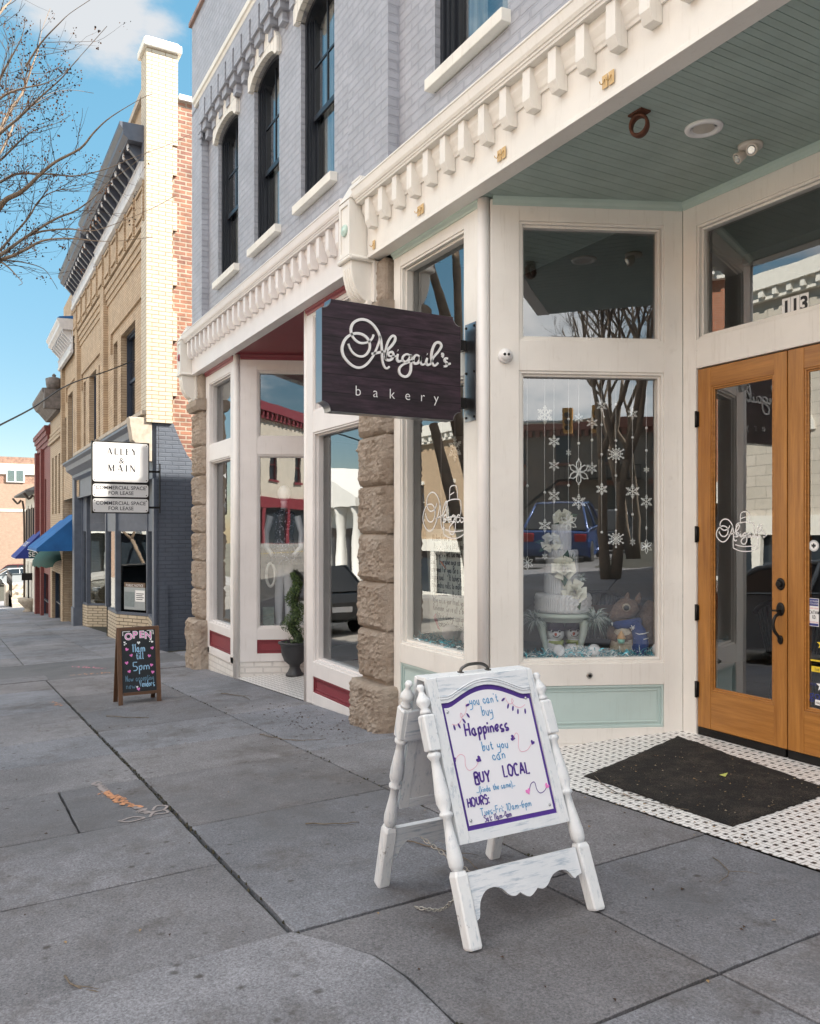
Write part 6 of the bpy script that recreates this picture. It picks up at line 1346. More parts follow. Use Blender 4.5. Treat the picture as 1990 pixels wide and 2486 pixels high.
        scrib([(1.630, -.852), (1.655, -.835), (1.675, -.845), (1.672, -.875), (1.685, -.893), (1.715, -.885), (1.735, -.865)], .0018, 2); scrib([(1.910, -.808), (1.925, -.79), (1.935, -.802), (1.925, -.84), (1.935, -.858), (1.965, -.855), (1.99, -.835)], .0018, 2)
        scrib([(1.935, -.998), (1.95, -.975), (1.968, -.972), (1.972, -.998), (1.985, -1.012), (2.005, -1.008), (2.02, -.996)], .0028, 1)
        def heart(y, z, r, mi, a=0):
            H = [(0, -.9), (-.9, .1), (-.85, .7), (-.4, .9), (0, .5), (.4, .9), (.85, .7), (.9, .1)]; tx.add([fp(y + (u * cos(a) - v * sin(a)) * r, z + (u * sin(a) + v * cos(a)) * r) for u, v in H], [tuple(range(8))], mi)
        heart(1.736, -.862, .013, 1, .9); heart(1.630, -.851, .009, 1, .4); heart(1.908, -.806, .012, 1, 1.2); heart(1.995, -.833, .010, 1, -.6); heart(1.930, -1.0, .012, 3, .3); heart(2.022, -.993, .011, 3, -.7)
        o_ = tx.build('lettering', [BLUEM, PURPLE, PINKM, PINK], es, fix=False); o_.parent = bo
        sc_ = MB()
        for y, z in ((1.635, -.684), (2.005, -.668), (1.655, -1.058), (2.018, -1.058)): sc_.lathe([(.006, 0), (.005, .003), (.001, .0035)], lambda p, q, h: fn(y + p, z + q, .0028 + h), 10)
        o_ = sc_.build('screw', STEEL, es); o_.parent = bo
    else:
        bo = bp.build('board', PAINT, es, fix=False)
        bb = MB(); slabq(bb, 1.545, 2.11, -.815, 1.54, 2.10, -.69, -.03, -.0125); bb.build('rear_cleat', PAINTH, es)
    # scalloped apron
    S_ = [(0, -1.395), (.05, -1.39), (.075, -1.345), (.13, -1.315), (.20, -1.308), (.27, -1.318), (.33, -1.345), (.38, -1.352), (.42, -1.345), (.44, -1.352), (.5, -1.366), (.56, -1.352), (.58, -1.345), (.62, -1.352), (.67, -1.345), (.73, -1.318), (.80, -1.308), (.87, -1.315), (.925, -1.345), (.95, -1.34), (1, -1.335)]
    S_ = smooth(S_, 3); b = MB(); n = len(S_)
    vs = []
    for d in (-.010, .008):
        for t, z in S_: vs.append(fn(1.595 + .505 * t, z + .028, d))
        for t, z in S_: vs.append(fn(1.59 + .505 * t, -1.218, d))
    m = 2 * n; fs = []
    for j in range(n - 1): fs += [(j, j + 1, n + j + 1, n + j), (m + j, m + n + j, m + n + j + 1, m + j + 1), (j, m + j, m + j + 1, j + 1), (n + j, n + j + 1, m + n + j + 1, m + n + j)]
    b.add(vs, fs); b.build('apron', PAINTH, es)
b = MB(); b.hexa([(wx - .045, 1.565, -.572), (wx + .045, 1.565, -.572), (wx + .045, 2.056, -.572), (wx - .045, 2.056, -.572), (wx - .038, 1.565, -.556), (wx + .038, 1.565, -.556), (wx + .038, 2.056, -.556), (wx - .038, 2.056, -.556)]); b.build('top_cap', PAINT, es, bevel=.003)
b = MB(); b.tube(smooth([(wx, 1.745, -.552), (wx, 1.752, -.538), (wx, 1.785, -.526), (wx, 1.84, -.527), (wx, 1.868, -.540), (wx, 1.875, -.552)], 4), .0065, 8); b.box(wx - .012, 1.738, -.557, wx + .012, 1.753, -.551); b.box(wx - .012, 1.867, -.557, wx + .012, 1.882, -.551); b.build('carry_handle', M('dull_metal_handle', (.12, .115, .11), .3, .2, 30, .1, 60, metal=.8), es)
ch = MB(); P = smooth([(-2.50, 1.64, -1.24), (-2.62, 1.61, -1.40), (-2.74, 1.60, -1.455), (-2.80, 1.57, -1.462)], 8) + []
P2 = smooth([(-2.9, 1.66, -1.24), (-2.72, 1.78, -1.34), (-2.6, 1.86, -1.36), (-2.47, 1.9, -1.28)], 9)
for PP in (P, P2):
    L = [Vector(p) for p in PP]; acc = 0; k = 0; last = L[0]
    pts = []
    for a_, b_ in zip(L, L[1:]):
        m_ = max(1, int((b_ - a_).length / .002))
        for q in range(m_): pts.append(a_ + (b_ - a_) * q / m_)
    st_ = 9
    for i in range(0, len(pts) - st_, st_):
        a_, b_ = pts[i], pts[i + st_]; t = (b_ - a_).normalized(); u = t.orthogonal().normalized(); v = t.cross(u); w_ = u if k % 2 else v; k += 1; c_ = (a_ + b_) / 2
        ch.tube([c_ + t * (.0125 * cos(q)) + w_ * (.0065 * sin(q)) for q in [j * pi / 5 for j in range(11)]], .0021, 5, 0, True, False)
ch.build('chain', GALV, es, fix=False)
# ================================================================== the wooden chalkboard
cx, cy = -9.20, 1.745
cz = g(cx, cy)
cbw = thing('chalkboard_sign', 'brown wooden folding chalkboard lettered OPEN 11am till 5pm on the sidewalk', 'sign', (cx, cy, cz))
WALN = MWOOD('walnut_stain', (.15, .07, .032), (.07, .032, .015), 'z', .45, .8); WALNH = MWOOD('walnut_stain_rail', (.15, .07, .032), (.07, .032, .015), 'y', .45, .8)
SLATE = M('green_black_slate', (.016, .021, .026), .75, .3, 5, .05)
zt_ = -1.03
for front in (True, False):
    s2 = 1 if front else -1
    def fn(u, z, d=0): h = zt_ - z; return (cx + s2 * (.012 + .185 * h + d), u, z)
    y0, y1 = 1.525, 1.965; e = .018
    b = MB(); zb = g(cx + s2 * .16, y0)
    for a, c in ((y0, y0 + .045), (y1 - .045, y1)):
        t0 = .012
        b.hexa([fn(a - e * .3, zb, .012), fn(c - e * .3, zb, .012), fn(c - e * .3, zb, -.012), fn(a - e * .3, zb, -.012), fn(a, zt_, .012), fn(c, zt_, .012), fn(c, zt_, -.012), fn(a, zt_, -.012)])
    b.build('leg', WALN, cbw, bevel=.002)
    b = MB()
    for za, zc_ in ((zt_ - .032, zt_), (-1.735, -1.705)): b = MB(); b.hexa([fn(y0 + .0455, za, .011), fn(y1 - .0455, za, .011), fn(y1 - .0455, za, -.011), fn(y0 + .0455, za, -.011), fn(y0 + .0455, zc_, .011), fn(y1 - .0455, zc_, .011), fn(y1 - .0455, zc_, -.011), fn(y0 + .0455, zc_, -.011)]); b.build('rail', WALNH, cbw)
    b = MB(); b.hexa([fn(y0 + .03, -1.72, .004), fn(y1 - .03, -1.72, .004), fn(y1 - .03, -1.72, -.004), fn(y0 + .03, -1.72, -.004), fn(y0 + .03, zt_ - .02, .004), fn(y1 - .03, zt_ - .02, .004), fn(y1 - .03, zt_ - .02, -.004), fn(y0 + .03, zt_ - .02, -.004)]); bo = b.build('slate', SLATE, cbw)
    if front:
        tx = MB(); fp = lambda u, v: fn(u, v, .0065)
        ctr = 1.745
        for q, chh in enumerate('OPEN'):
            yy = 1.643 + q * .068; zz2 = (-1.158, -1.143, -1.143, -1.155)[q]
            text_mb(tx, chh, lambda u, v: fn(yy + u, zz2 + v, .0062), .098, 2, bold=.006); text_mb(tx, chh, lambda u, v: fn(yy + u, zz2 + v, .0072), .094, 0, bold=.0005)
        for P in ([(1.585, -1.115), (1.585, -1.072), (1.66, -1.072)], [(1.90, -1.115), (1.90, -1.072), (1.835, -1.072)]): tx.ribbon(P[:2], .007, fp, 2); tx.ribbon(P[1:], .007, fp, 2)
        hand(tx, '11am', 1.672, -1.292, .085, .011, fp, 1, wid=.66); hand(tx, 'till', 1.71, -1.365, .075, .009, fp, 1, wid=.72); hand(tx, '5pm', 1.675, -1.482, .085, .010, fp, 1, wid=.95)
        hand(tx, 'Now accepting', 1.598, -1.592, .062, .007, fp, 3, wid=.60); hand(tx, 'new', 1.60, -1.665, .062, .006, fp, 3, wid=.8); hand(tx, 'Vendors', 1.735, -1.655, .066, .008, fp, 1, wid=.58)
        def heart(y, z, r, mi, a=0): tx.add([fp(y + (u * cos(a) - v * sin(a)) * r, z + (u * sin(a) + v * cos(a)) * r) for u, v in [(0, -.9), (-.9, .1), (-.85, .7), (-.4, .9), (0, .5), (.4, .9), (.85, .7), (.9, .1)]], [tuple(range(8))], mi)
        for y, z, r, mi, a in ((1.745, -1.198, .018, 2, 0), (1.62, -1.26, .019, 0, -.5), (1.885, -1.262, .019, 0, .2), (1.665, -1.325, .018, 0, .3), (1.85, -1.342, .018, 0, -.3), (1.615, -1.40, .019, 0, .1), (1.87, -1.44, .018, 0, -.3), (1.64, -1.49, .018, 0, .4), (1.88, -1.515, .019, 0, -.2), (1.728, -1.678, .018, 0, .2), (1.715, -1.655, .012, 2, 0), (1.60, -1.185, .012, 2, 0), (1.60, -1.21, .009, 2, .4), (1.615, -1.20, .008, 2, 0), (1.872, -1.17, .012, 2, 0), (1.885, -1.195, .014, 2, -.4), (1.862, -1.19, .008, 2, 0)): heart(y, z, r, mi, a)
        o_ = tx.build('lettering', [PINK, BLUEC, WCHALK, M('faint_blue_chalk', (.10, .19, .27), .8, .2, 40, 0)], cbw, fix=False); o_.parent = bo
# ================================================================== the tan brick building beyond the alley
TANB = MBRICK('tan_roman_brick', (.50, .385, .27), (.45, .335, .225), (.27, .175, .10), .30, .055, .006, .8, .24, .75, spots=(.33, .22, .13))
YELB = MBRICK('cream_enamel_brick', (.56, .50, .40), (.53, .46, .36), (.27, .19, .11), .24, .072, .007, .6, .08, .6)
OLDR = MBRICK('old_red_brick', (.35, .165, .105), (.24, .11, .085), (.42, .35, .28), .22, .08, .013, 1.0, .4, .85)
SLP = M('slate_paint', (.105, .125, .165), .5, .12, 6, .2, 40, dirt=.2)
SLB = MBRICK('slate_painted_brick', (.10, .12, .155), (.092, .11, .145), (.075, .09, .12), .24, .075, .010, .9, .12, .6)
LIME_ = M('weathered_limestone', (.42, .37, .31), .9, .2, 9, .6, 60, dirt=.4)
NAVW = M('navy_window_paint', (.020, .030, .055), .4, .15, 8, .05)
tn = thing('tan_brick_building', 'long tan brick building with dark bracketed cornice beyond the alley', 'building', (-15.13, 4, -2.2))
TY = 3.125; TX = -15.13
def tq(mb, x0, x1, z0, z1, y, mi=0): mb.add([(x0, y, z0), (x1, y, z0), (x1, y, z1), (x0, y, z1)], [(0, 1, 2, 3)], mi)
def wall_holes(mb, x0, x1, z0, z1, y, holes, depth=.22, mi=0):
    """front wall from x0 to x1 (x0 < x1) with rectangular openings"""
    E = sorted({x0, x1} | {q for h in holes for q in h[:2]})
    for a, c in zip(E, E[1:]):
        z = z0
        for h in sorted((h for h in holes if h[0] <= a + 1e-6 and h[1] >= c - 1e-6), key=lambda h: h[2]): tq(mb, a, c, z, h[2], y, mi); z = h[3]
        tq(mb, a, c, z, z1, y, mi)
    for a, c, p, q in holes:
        mb.add([(a, y, p), (c, y, p), (c, y, q), (a, y, q), (a, y + depth, p), (c, y + depth, p), (c, y + depth, q), (a, y + depth, q)], [(0, 1, 5, 4), (1, 2, 6, 5), (2, 3, 7, 6), (3, 0, 4, 7)], mi)
H1 = [(-16.07, -15.68, 2.17, 4.15), (-18.30, -16.73, 2.17, 4.15), (-19.20, -18.71, 2.17, 4.15)]
H2 = [(-21.35, -20.95, 2.17, 4.05), (-22.95, -21.75, 2.17, 4.05), (-24.0, -23.6, 2.17, 4.05)]
H3 = [(-25.95, -25.55, 2.17, 3.6), (-27.5, -26.35, 2.17, 4.2), (-28.3, -27.9, 2.17, 3.6)]
w = MB(); HS = H1 + H2 + H3
wall_holes(w, -28.66, TX, 1.95, 6.35, TY, HS)
tq(w, -28.66, TX, 6.35, 7.2, TY); w.box(-28.66, TY + .002, 6.36, TX - .55, TY + .4, 7.1)
tq(w, -28.66, -24.9, 1.0, 1.95, TY)
# piers and corbelled frames of each bay
for a, c in ((-15.48, TX), (-20.5, -19.98), (-25.05, -24.62), (-28.66, -28.3)): w.box(a, TY - .10, 2.17, c, TY - .0005, 5.78)
w.box(-28.66, TY - .1005, 5.60, TX, TY - .0006, 6.34)
for a, c in ((-19.98, -15.48), (-24.62, -20.5), (-28.3, -25.05)):
    for k in range(3): w.box(a + .0005, TY - .075 + k * .025, 5.10 + .5 - .13 * (k + 1) - .05, c - .0005, TY - .0007, 5.6005 - .13 * k - .05)
    # label moulding over the windows
    hw = [h for h in HS if a < h[0] < c]; l, r = min(h[0] for h in hw) - .14, max(h[1] for h in hw) + .14; zt = max(h[3] for h in hw) + .24
    w.box(l - .09, TY - .045, zt, r + .09, TY - .0008, zt + .09); w.box(l - .09, TY - .045, zt - .42, l, TY - .0009, zt - .0005); w.box(r, TY - .045, zt - .42, r + .09, TY - .0009, zt - .0005)
# frieze slots, in raised square frames
x = -15.95
while x > -28:
    w.box(x - .10, TY - .135, 6.22, x + .62, TY - .1009, 6.27); w.box(x - .10, TY - .135, 5.72, x + .62, TY - .101, 5.77); w.box(x + .57, TY - .135, 5.62, x + .63, TY - .1012, 6.34)
    x -= .92
w.add([(TX - .07, 3.13, 7.0), (TX - .07, 20, 7.0), (-28.66, 20, 7.0), (-28.66, 3.13, 7.0)], [(0, 1, 2, 3)])
w.add([(-28.66, TY, -4), (-28.66, 20, -4), (-28.66, 20, 7.2), (-28.66, TY, 7.2)], [(0, 1, 2, 3)])
# curved parapets
for xa, xb, zl, zh in ((-21.0, -15.65, 7.2, 8.08), (-26.0, -21.6, 7.0, 7.75)):
    P = [(xb + (xa - xb) * i / 14, zl + (zh - zl) * (cos(i / 14 * pi / 2) ** .75 if i < 14 else 0) ) for i in range(15)]
    n = len(P); w.add([(x, TY + .0, 7.0) for x, z in P] + [(x, TY, z) for x, z in P] + [(x, TY + .3, z) for x, z in P] + [(x, TY + .3, 7.0) for x, z in P], [(j, j + 1, n + j + 1, n + j) for j in range(n - 1)] + [(n + j, n + j + 1, 2 * n + j + 1, 2 * n + j) for j in range(n - 1)] + [(2 * n + j, 2 * n + j + 1, 3 * n + j + 1, 3 * n + j) for j in range(n - 1)])
w.build('wall', TANB, tn, fix=False)
pc = MB()
for xa, xb, zl, zh in ((-21.0, -15.65, 7.2, 8.08), (-26.0, -21.6, 7.0, 7.75)):
    P = [(xb + (xa - xb) * i / 14, zl + (zh - zl) * (cos(i / 14 * pi / 2) ** .75 if i < 14 else 0) ) for i in range(15)]
    for (a, za), (c, zc_) in zip(P, P[1:]): pc.hexa([(c, TY - .07, zc_), (a, TY - .07, za), (a, TY + .32, za), (c, TY + .32, zc_), (c, TY - .07, zc_ + .13), (a, TY - .07, za + .13), (a, TY + .32, za + .13), (c, TY + .32, zc_ + .13)])
pc.box(-21.5, TY - .03, 7.2, -21.05, TY + .3, 7.62); pc.box(-26.4, TY - .03, 7.05, -26.0, TY + .3, 7.5)
pc.build('parapet_coping', LIME_, tn)
# corner chimney pier, side wall in patched brick
sd_ = MB()
side = [(3.24, -2.4), (20, -2.4), (20, 7.85), (3.55, 7.85), (3.55, 1.05 + .9), (3.24, 1.95)]
sd_.add([(TX - .04, 3.40, 1.0), (TX - .04, 20, 1.0), (TX - .04, 20, 7.85), (TX - .04, 3.40, 7.85)], [(0, 1, 2, 3)])
sd_.build('side_wall', OLDR, tn, fix=False)
cw = MB(); cw.box(-15.60, TY - .104, 1.955, TX + .004, 3.45, 8.65)
for k in range(12):
    z0 = 1.955 + k * .50
    if z0 > 7.5: break
    cw.box(-15.3, 3.4505, z0, TX + .0035, 3.45 + (.11 if k % 2 else .03), min(z0 + .50, 7.8))
cw.box(-15.62, 3.4506, 7.0, TX + .003, 3.575, 8.65); cw.build('corner_pier', YELB, tn)
cap = MB(); cap.box(-15.68, TY - .16, 8.652, TX + .06, 3.64, 8.80); cap.box(-15.6, TY - .12, 8.80, TX, 3.6, 8.86); cap.build('pier_cap', CREAM, tn, bevel=.02)
c2 = MB(); c2.box(-15.4, 3.60, 7.852, TX + .02, 20, 7.95); c2.build('side_coping', M('white_flashing', (.75, .76, .78), .4, .05, 5, .1), tn)
nb = MB(); nb.add([(TX - .03, 3.24, -2.5), (TX - .03, 20, -2.5), (TX - .03, 20, 1.95), (TX - .03, 3.9, 1.2), (TX - .03, 3.75, 1.4), (TX - .03, 3.6, 1.7), (TX - .03, 3.5, 1.96), (TX - .03, 3.24, 1.96)], [tuple(range(8))])
nb.box(-15.45, 3.20, -2.5, TX - .0305, 3.235, 1.95); nb.box(TX - .0295, 3.24, -2.5, TX + .02, 3.40, -.98); nb.build('painted_base', SLB, tn, fix=False)
pp = MB(); pp.tube([(TX + .1, 3.93, -2.2), (TX + .1, 3.93, .6)], .06, 10); pp.build('downpipe', IRON, tn)
# windows
for a, c, p, q in HS:
    f = MB(); y = TY + .12
    for k, (o0, o1, yy) in enumerate(((0, .05, y), (.05, .09, y + .03))):
        f.box(a + o0, yy, p + o0, a + o1, TY + .22, q - o0); f.box(c - o1, yy, p + o0, c - o0, TY + .22, q - o0); f.box(a + o1, yy, q - o1, c - o1, TY + .22, q - o0); f.box(a + o1, yy, p + o0, c - o1, TY + .22, p + o1)
    if c - a > .8: f.box((a + c) / 2 - .03, y + .03, p, (a + c) / 2 + .03, TY + .22, q)
    f.box(a + .05, y + .045, (p + q) / 2 - .03, c - .05, TY + .22, (p + q) / 2 + .03)
    wo = f.build('window', NAVW, tn)
    gl2 = MB(); tq(gl2, a + .05, c - .05, p + .05, q - .05, TY + .19); o_ = gl2.build('glass_pane', GLASS2, tn, fix=False); o_.parent = wo
    gl2 = MB(); tq(gl2, a - .1, c + .1, p - .1, q + .1, TY + .6); o_ = gl2.build('dark_backing', DARK, tn, fix=False); o_.parent = wo  # dark sheet in place of an unlit room
sl = MB(); sl.box(-20.05, TY - .19, 2.085, -15.17, TY + .02, 2.169); sl.box(-24.7, TY - .19, 2.085, -20.45, TY + .02, 2.169); sl.build('window_sill', LIME_, tn, bevel=.01)
# metal cornice
CORM = M('dark_cornice_paint', (.085, .095, .125), .45, .15, 6, .15, 40, dirt=.15); COR2 = M('pale_cornice_paint', (.60, .60, .62), .45, .1, 6, .15, 40, dirt=.3)
def big_cornice(x0, x1, zb, mat, n, top=None):
    c = MB(); f = lambda y, z, q: (q, y, z)
    c.box(x0, TY - .13, zb + .305, x1, TY - .1008, zb + .6395)
    c.prism([(TY - .1008, zb + .64), (2.74, zb + .64), (2.74, zb + .66), (2.66, zb + .72), (2.66, zb + .80), (2.60, zb + .88), (2.60, zb + .94), (TY + .02, zb + .96), (TY + .02, zb + .64)], f, x0, x1)
    o = c.build('roof_cornice', mat, tn, bevel=.004)
    fr = MB(); fr.prism([(TY - .1008, zb - .02), (TY - .17, zb), (TY - .19, zb + .06), (TY - .15, zb + .08), (TY - .15, zb + .26), (TY - .19, zb + .28), (TY - .1008, zb + .30)], f, x0 - .02, x1 + .02)
    m = int((x1 - x0) / .12)
    for i in range(m): fr.box(x0 + i * .12 + .02, TY - .165, zb + .10, x0 + i * .12 + .08, TY - .149, zb + .25)
    o2 = fr.build('frieze', COR2 if mat is CORM else mat, tn); o2.parent = o
    for i in range(n):
        x = x0 + (i + .5) * (x1 - x0) / n; b = MB()
        b.prism([(TY - .131, zb + .33), (2.86, zb + .48), (2.79, zb + .56), (2.79, zb + .638), (TY - .131, zb + .638)], f, x - .045, x + .045); o3 = b.build('bracket', mat, tn); o3.parent = o
        b = MB(); b.prism([(2.79, zb + .54), (2.765, zb + .57), (2.765, zb + .637), (2.789, zb + .637)], f, x - .05, x + .05); o3 = b.build('bracket_tip', COR2, tn); o3.parent = o
    if top:
        t_ = MB(); t_.prism([(2.60, zb + .942), (TY, zb + .962), (TY, zb + 1.06), (2.66, zb + .99)], f, x0, x1); o4 = t_.build('cornice_roof', top, tn); o4.parent = o
    return o
big_cornice(-20.9, -15.35, 6.38, CORM, 13); big_cornice(-25.2, -21.0, 6.30, CORM, 11)
AWN = NT('blue_awning_canvas'); AWN.p.inputs['Roughness'].default_value = .75; AWN.col(AWN.mix(AWN.rng(AWN.noise(2, 5), .3, .7), (.008, .085, .26), (.015, .14, .40))); AWN.bump(AWN.noise(300, 2), .3, .003); AWN = AWN.m
big_cornice(-28.6, -25.4, 5.15, COR2, 9, AWN)
# ground floor shopfront
sf = MB(); f = lambda y, z, q: (q, y, z)
sf.prism([(3.2, .95), (3.14, .95), (3.14, 1.45), (3.02, 1.52), (3.02, 1.6), (2.86, 1.72), (2.84, 1.84), (2.76, 1.9), (2.76, 1.95), (3.2, 2.02)], f, -25.6, -15.2)
o = sf.build('shop_cornice', SLP, tn, bevel=.004)
b = MB(); b.box(-25.9, 3.06, g(-25.8, 3), -25.45, 3.4, 1.94); b.box(-25.93, 3.03, g(-25.8, 3), -25.42, 3.4, -2.2); b.box(-15.30, 3.15, -2.5, -15.14, 3.199, .95); b.build('shop_pilaster', SLP, tn, bevel=.006)
b = MB(); b.prism([(2.72, 2.03), (3.12, 2.03), (3.12, 1.25), (3.02, 1.25), (2.95, 1.45), (2.78, 1.62)], f, -15.42, -15.15); b.build('shop_console', LIME_, tn, bevel=.01)
bay = [(-20.1, 3.12), (-18.8, 3.12), (-17.95, 3.62), (-15.65, 3.32)]; bayl = [(-25.42, 3.28), (-24.9, 3.34), (-24.0, 4.5)]
def wallseg(mb, A, B, z0, z1, th=.06, mi=0):
    d = Vector((B[0] - A[0], B[1] - A[1], 0)).normalized(); nn = Vector((-d.y, d.x, 0)) * th
    mb.hexa([(A[0], A[1], z0), (B[0], B[1], z0), (B[0] + nn.x, B[1] + nn.y, z0), (A[0] + nn.x, A[1] + nn.y, z0), (A[0], A[1], z1), (B[0], B[1], z1), (B[0] + nn.x, B[1] + nn.y, z1), (A[0] + nn.x, A[1] + nn.y, z1)], mi)
BBASE = MBRICK('buff_base_brick', (.56, .47, .35), (.53, .44, .32), (.10, .075, .05), .24, .075, .008, .7, .08, .6)
for PTS in ([(-20.1, 4.5)] + bay, bayl):
    b = MB(); fr = MB(); gl2 = MB(); hd = MB(); sl = MB()
    for A, B in zip(PTS, PTS[1:]):
        zg = min(g(*A), g(*B)) - .05; zt = -1.80 if PTS is not bayl else -2.10
        wallseg(b, A, B, zg, zt, .12); wallseg(sl, A, B, zt + .001, zt + .06, .16); wallseg(hd, A, B, .0, .25, .09); wallseg(hd, A, B, .90, 1.2, .09); wallseg(hd, A, B, .251, .8995, .02)
        L_ = Vector((B[0] - A[0], B[1] - A[1])); wallseg(gl2, (A[0], A[1] + .03), (B[0], B[1] + .03), zt + .06, .95, .005)
        for P in (A, B): fr.box(P[0] - .05, P[1] - .03, zt + .06, P[0] + .05, P[1] + .08, .95)
    b.build('shop_base', BBASE, tn); fr.build('shop_frame', SLP, tn); hd.build('shop_header', SLP, tn); gl2.build('shop_glass', GLASS2, tn); sl.build('shop_sill', SLP, tn)
b = MB(); b.box(-18.75, 4.1, -1.8, -16.2, 4.15, 1.0); b.box(-26, 4.8, -3, -15.2, 4.85, 1.9); b.box(-26, 3.35, 1.2, -15.2, 4.8, 1.25); b.build('shop_back', M('dark_brown_board', (.085, .07, .055), .7, .1, 4, 0), tn)
b = MB(); b.box(-22.6, 4.45, g(-22, 4.4), -21.4, 4.5, -.2); b.build('shop_door', NAVW, tn)
nt_ = thing('public_notice', 'small posted public notice card inside the dark window of the tan building', 'notice', (-17.9, 3.7, -1.7))
def NP(u, z, d=0): dd = Vector((.85, .5, 0)).normalized(); p = Vector((-18.66, 3.19, 0)) + dd * u; return (p.x + .5 * d, p.y - .85 * d, z)
b = MB(); pb(b, NP, .1, .75, -1.68, -1.2, -.01, 0, 0); pb(b, NP, .45, .74, -1.50, -1.26, .001, .004, 1); pb(b, NP, .12, .42, -1.62, -1.30, .001, .003, 2); pb(b, NP, .1, .75, -1.20, -1.1, -.01, 0, 3)
text_mb(b, 'PUBLIC NOTICE', lambda u, v: NP(.425 + u, -1.185 + v, .003), .075, 1); 
for k in range(4): pb(b, NP, .48, .71 - .04 * (k % 2), -1.34 - .04 * k, -1.325 - .04 * k, .0045, .005, 4)
b.build('card', [M('faded_notice', (.33, .36, .37), .6, .05, 20, 0), WHITE, M('notice_seal', (.2, .24, .25), .6, .1, 20, 0), M('notice_brown', (.14, .09, .06), .6, .1, 20, 0), INK], nt_, fix=False)
b = MB(); b.add([(-19.95, 3.16, -1.65), (-19.0, 3.16, -1.65), (-19.0, 3.16, -.5), (-19.95, 3.16, -.5)], [(0, 1, 2, 3)]); b.build('window_poster', M('pale_poster', (.5, .5, .55), .6, .2, 3, 0), tn, fix=False)
# two-sided lease sign
ls = thing('lease_sign', 'white stacked hanging sign lettered ALLEY and MAIN, commercial space for lease', 'sign', (-14.9, 2.55, .9))
SX = -14.9
b = MB(); b.box(SX - .05, 2.065, .31, SX, 3.024, 1.55); b.build('frame', IRON, ls)
def rrect(y0, y1, z0, z1, r=.04):
    P = []
    for cy_, cz_, a in ((y1 - r, z1 - r, 0), (y0 + r, z1 - r, 90), (y0 + r, z0 + r, 180), (y1 - r, z0 + r, 270)):
        for i in range(5): q = rad(a + 22.5 * i); P.append((cy_ + r * cos(q), cz_ + r * sin(q)))
    return P
PNL = M('white_sign_panel', (.66, .66, .66), .35, .02, 4, 0)
for i, (z0, z1) in enumerate(((.855, 1.530), (.595, .815), (.330, .565))):
    b = MB(); b.prism(rrect(2.085, 3.004, z0, z1), lambda y, z, q: (q, y, z), SX + .001, SX + .008); b.prism(rrect(2.085, 3.004, z0, z1), lambda y, z, q: (q, y, z), SX - .058, SX - .051); po = b.build('panel', PNL, ls)
    b = MB()
    for y in (2.115, 2.974):
        for z in (z0 + .035, z1 - .035): b.lathe([(.010, 0), (.001, .005)], lambda p, q, h: (SX + .008 + h, y + p, z + q), 8)
    o_ = b.build('screw', IRON, ls); o_.parent = po
b = MB(); fp = lambda u, v: (SX + .0095, u, v)
def didone(mb, s, y, z, h, sp):
    """thick-and-thin capitals"""
    W2 = {'A': .92, 'L': .68, 'E': .72, 'Y': .9, 'M': 1.1, 'I': .3, 'N': .95}; th, tk = h * .06, h * .19
    tot = sum(W2[c] * h * .85 for c in s) + sp * (len(s) - 1); x = y - tot / 2
    def st(P, w): mb.ribbon([(x + a * h * .85, z + c * h) for a, c in P], w, fp)
    for c in s:
        if c == 'A': st([(.06, 0), (.46, 1)], th); st([(.46, 1), (.84, 0)], tk); st([(.2, .33), (.68, .33)], th)
        if c == 'L': st([(.18, 0), (.18, 1)], tk); st([(.1, .02), (.62, .02)], th); st([(.62, 0), (.62, .2)], th)
        if c == 'E': st([(.18, 0), (.18, 1)], tk); [st([(.1, q), (.62, q)], th) for q in (.02, .52, .98)]
        if c == 'Y': st([(.06, 1), (.46, .48)], tk); st([(.84, 1), (.46, .48)], th); st([(.46, 0), (.46, .5)], tk)
        if c == 'M': st([(.1, 0), (.1, 1)], th); st([(.12, 1), (.52, .05)], tk); st([(.52, .05), (.92, 1)], th); st([(.95, 0), (.95, 1)], tk)
        if c == 'I': st([(.15, 0), (.15, 1)], tk)
        if c == 'N': st([(.1, 0), (.1, 1)], th); st([(.1, 1), (.82, .02)], tk); st([(.82, 0), (.82, 1)], th)
        x += W2[c] * h * .85 + sp
didone(b, 'ALLEY', 2.56, 1.325, .11, .032); didone(b, 'MAIN', 2.56, 1.035, .115, .045)
text_mb(b, '&', lambda u, v: fp(2.555 + u, 1.175 + v), .14, 0)
b.ribbon([(2.26, .985), (2.86, .985)], .004, fp); b.ribbon([(2.3, .95), (2.82, .95)], .006, fp, 1)
b.ribbon([(2.88, 1.39), (2.88, .97)], .004, fp, 1); b.ribbon([(2.74 + .09 * cos(q), 1.33 + .1 * sin(q)) for q in [i * .3 for i in range(22)]], .006, fp, 1)
for zz in (.355, .625): pass
for z0 in (.625, .360):
    for j, tx_ in enumerate(('COMMERCIAL SPACE', 'FOR LEASE')): text_mb(b, tx_, lambda u, v: fp(2.545 + u, z0 + (.098 if j == 0 else .008) + v), .088, 0, bold=.0008)
b.build('lettering', [M('charcoal_letters', (.015, .016, .025), .5, .05, 20, 0), M('faint_letters', (.62, .62, .64), .5, .05, 20, 0)], ls, fix=False)
b = MB()
for zz in (1.052, .42): b.box(SX - .04, 3.025, zz - .018, SX - .01, 3.21, zz + .018)
b.box(SX - .035, 3.2, .32, SX - .015, 3.22, 1.2); b.build('bracket_arm', IRON, ls)
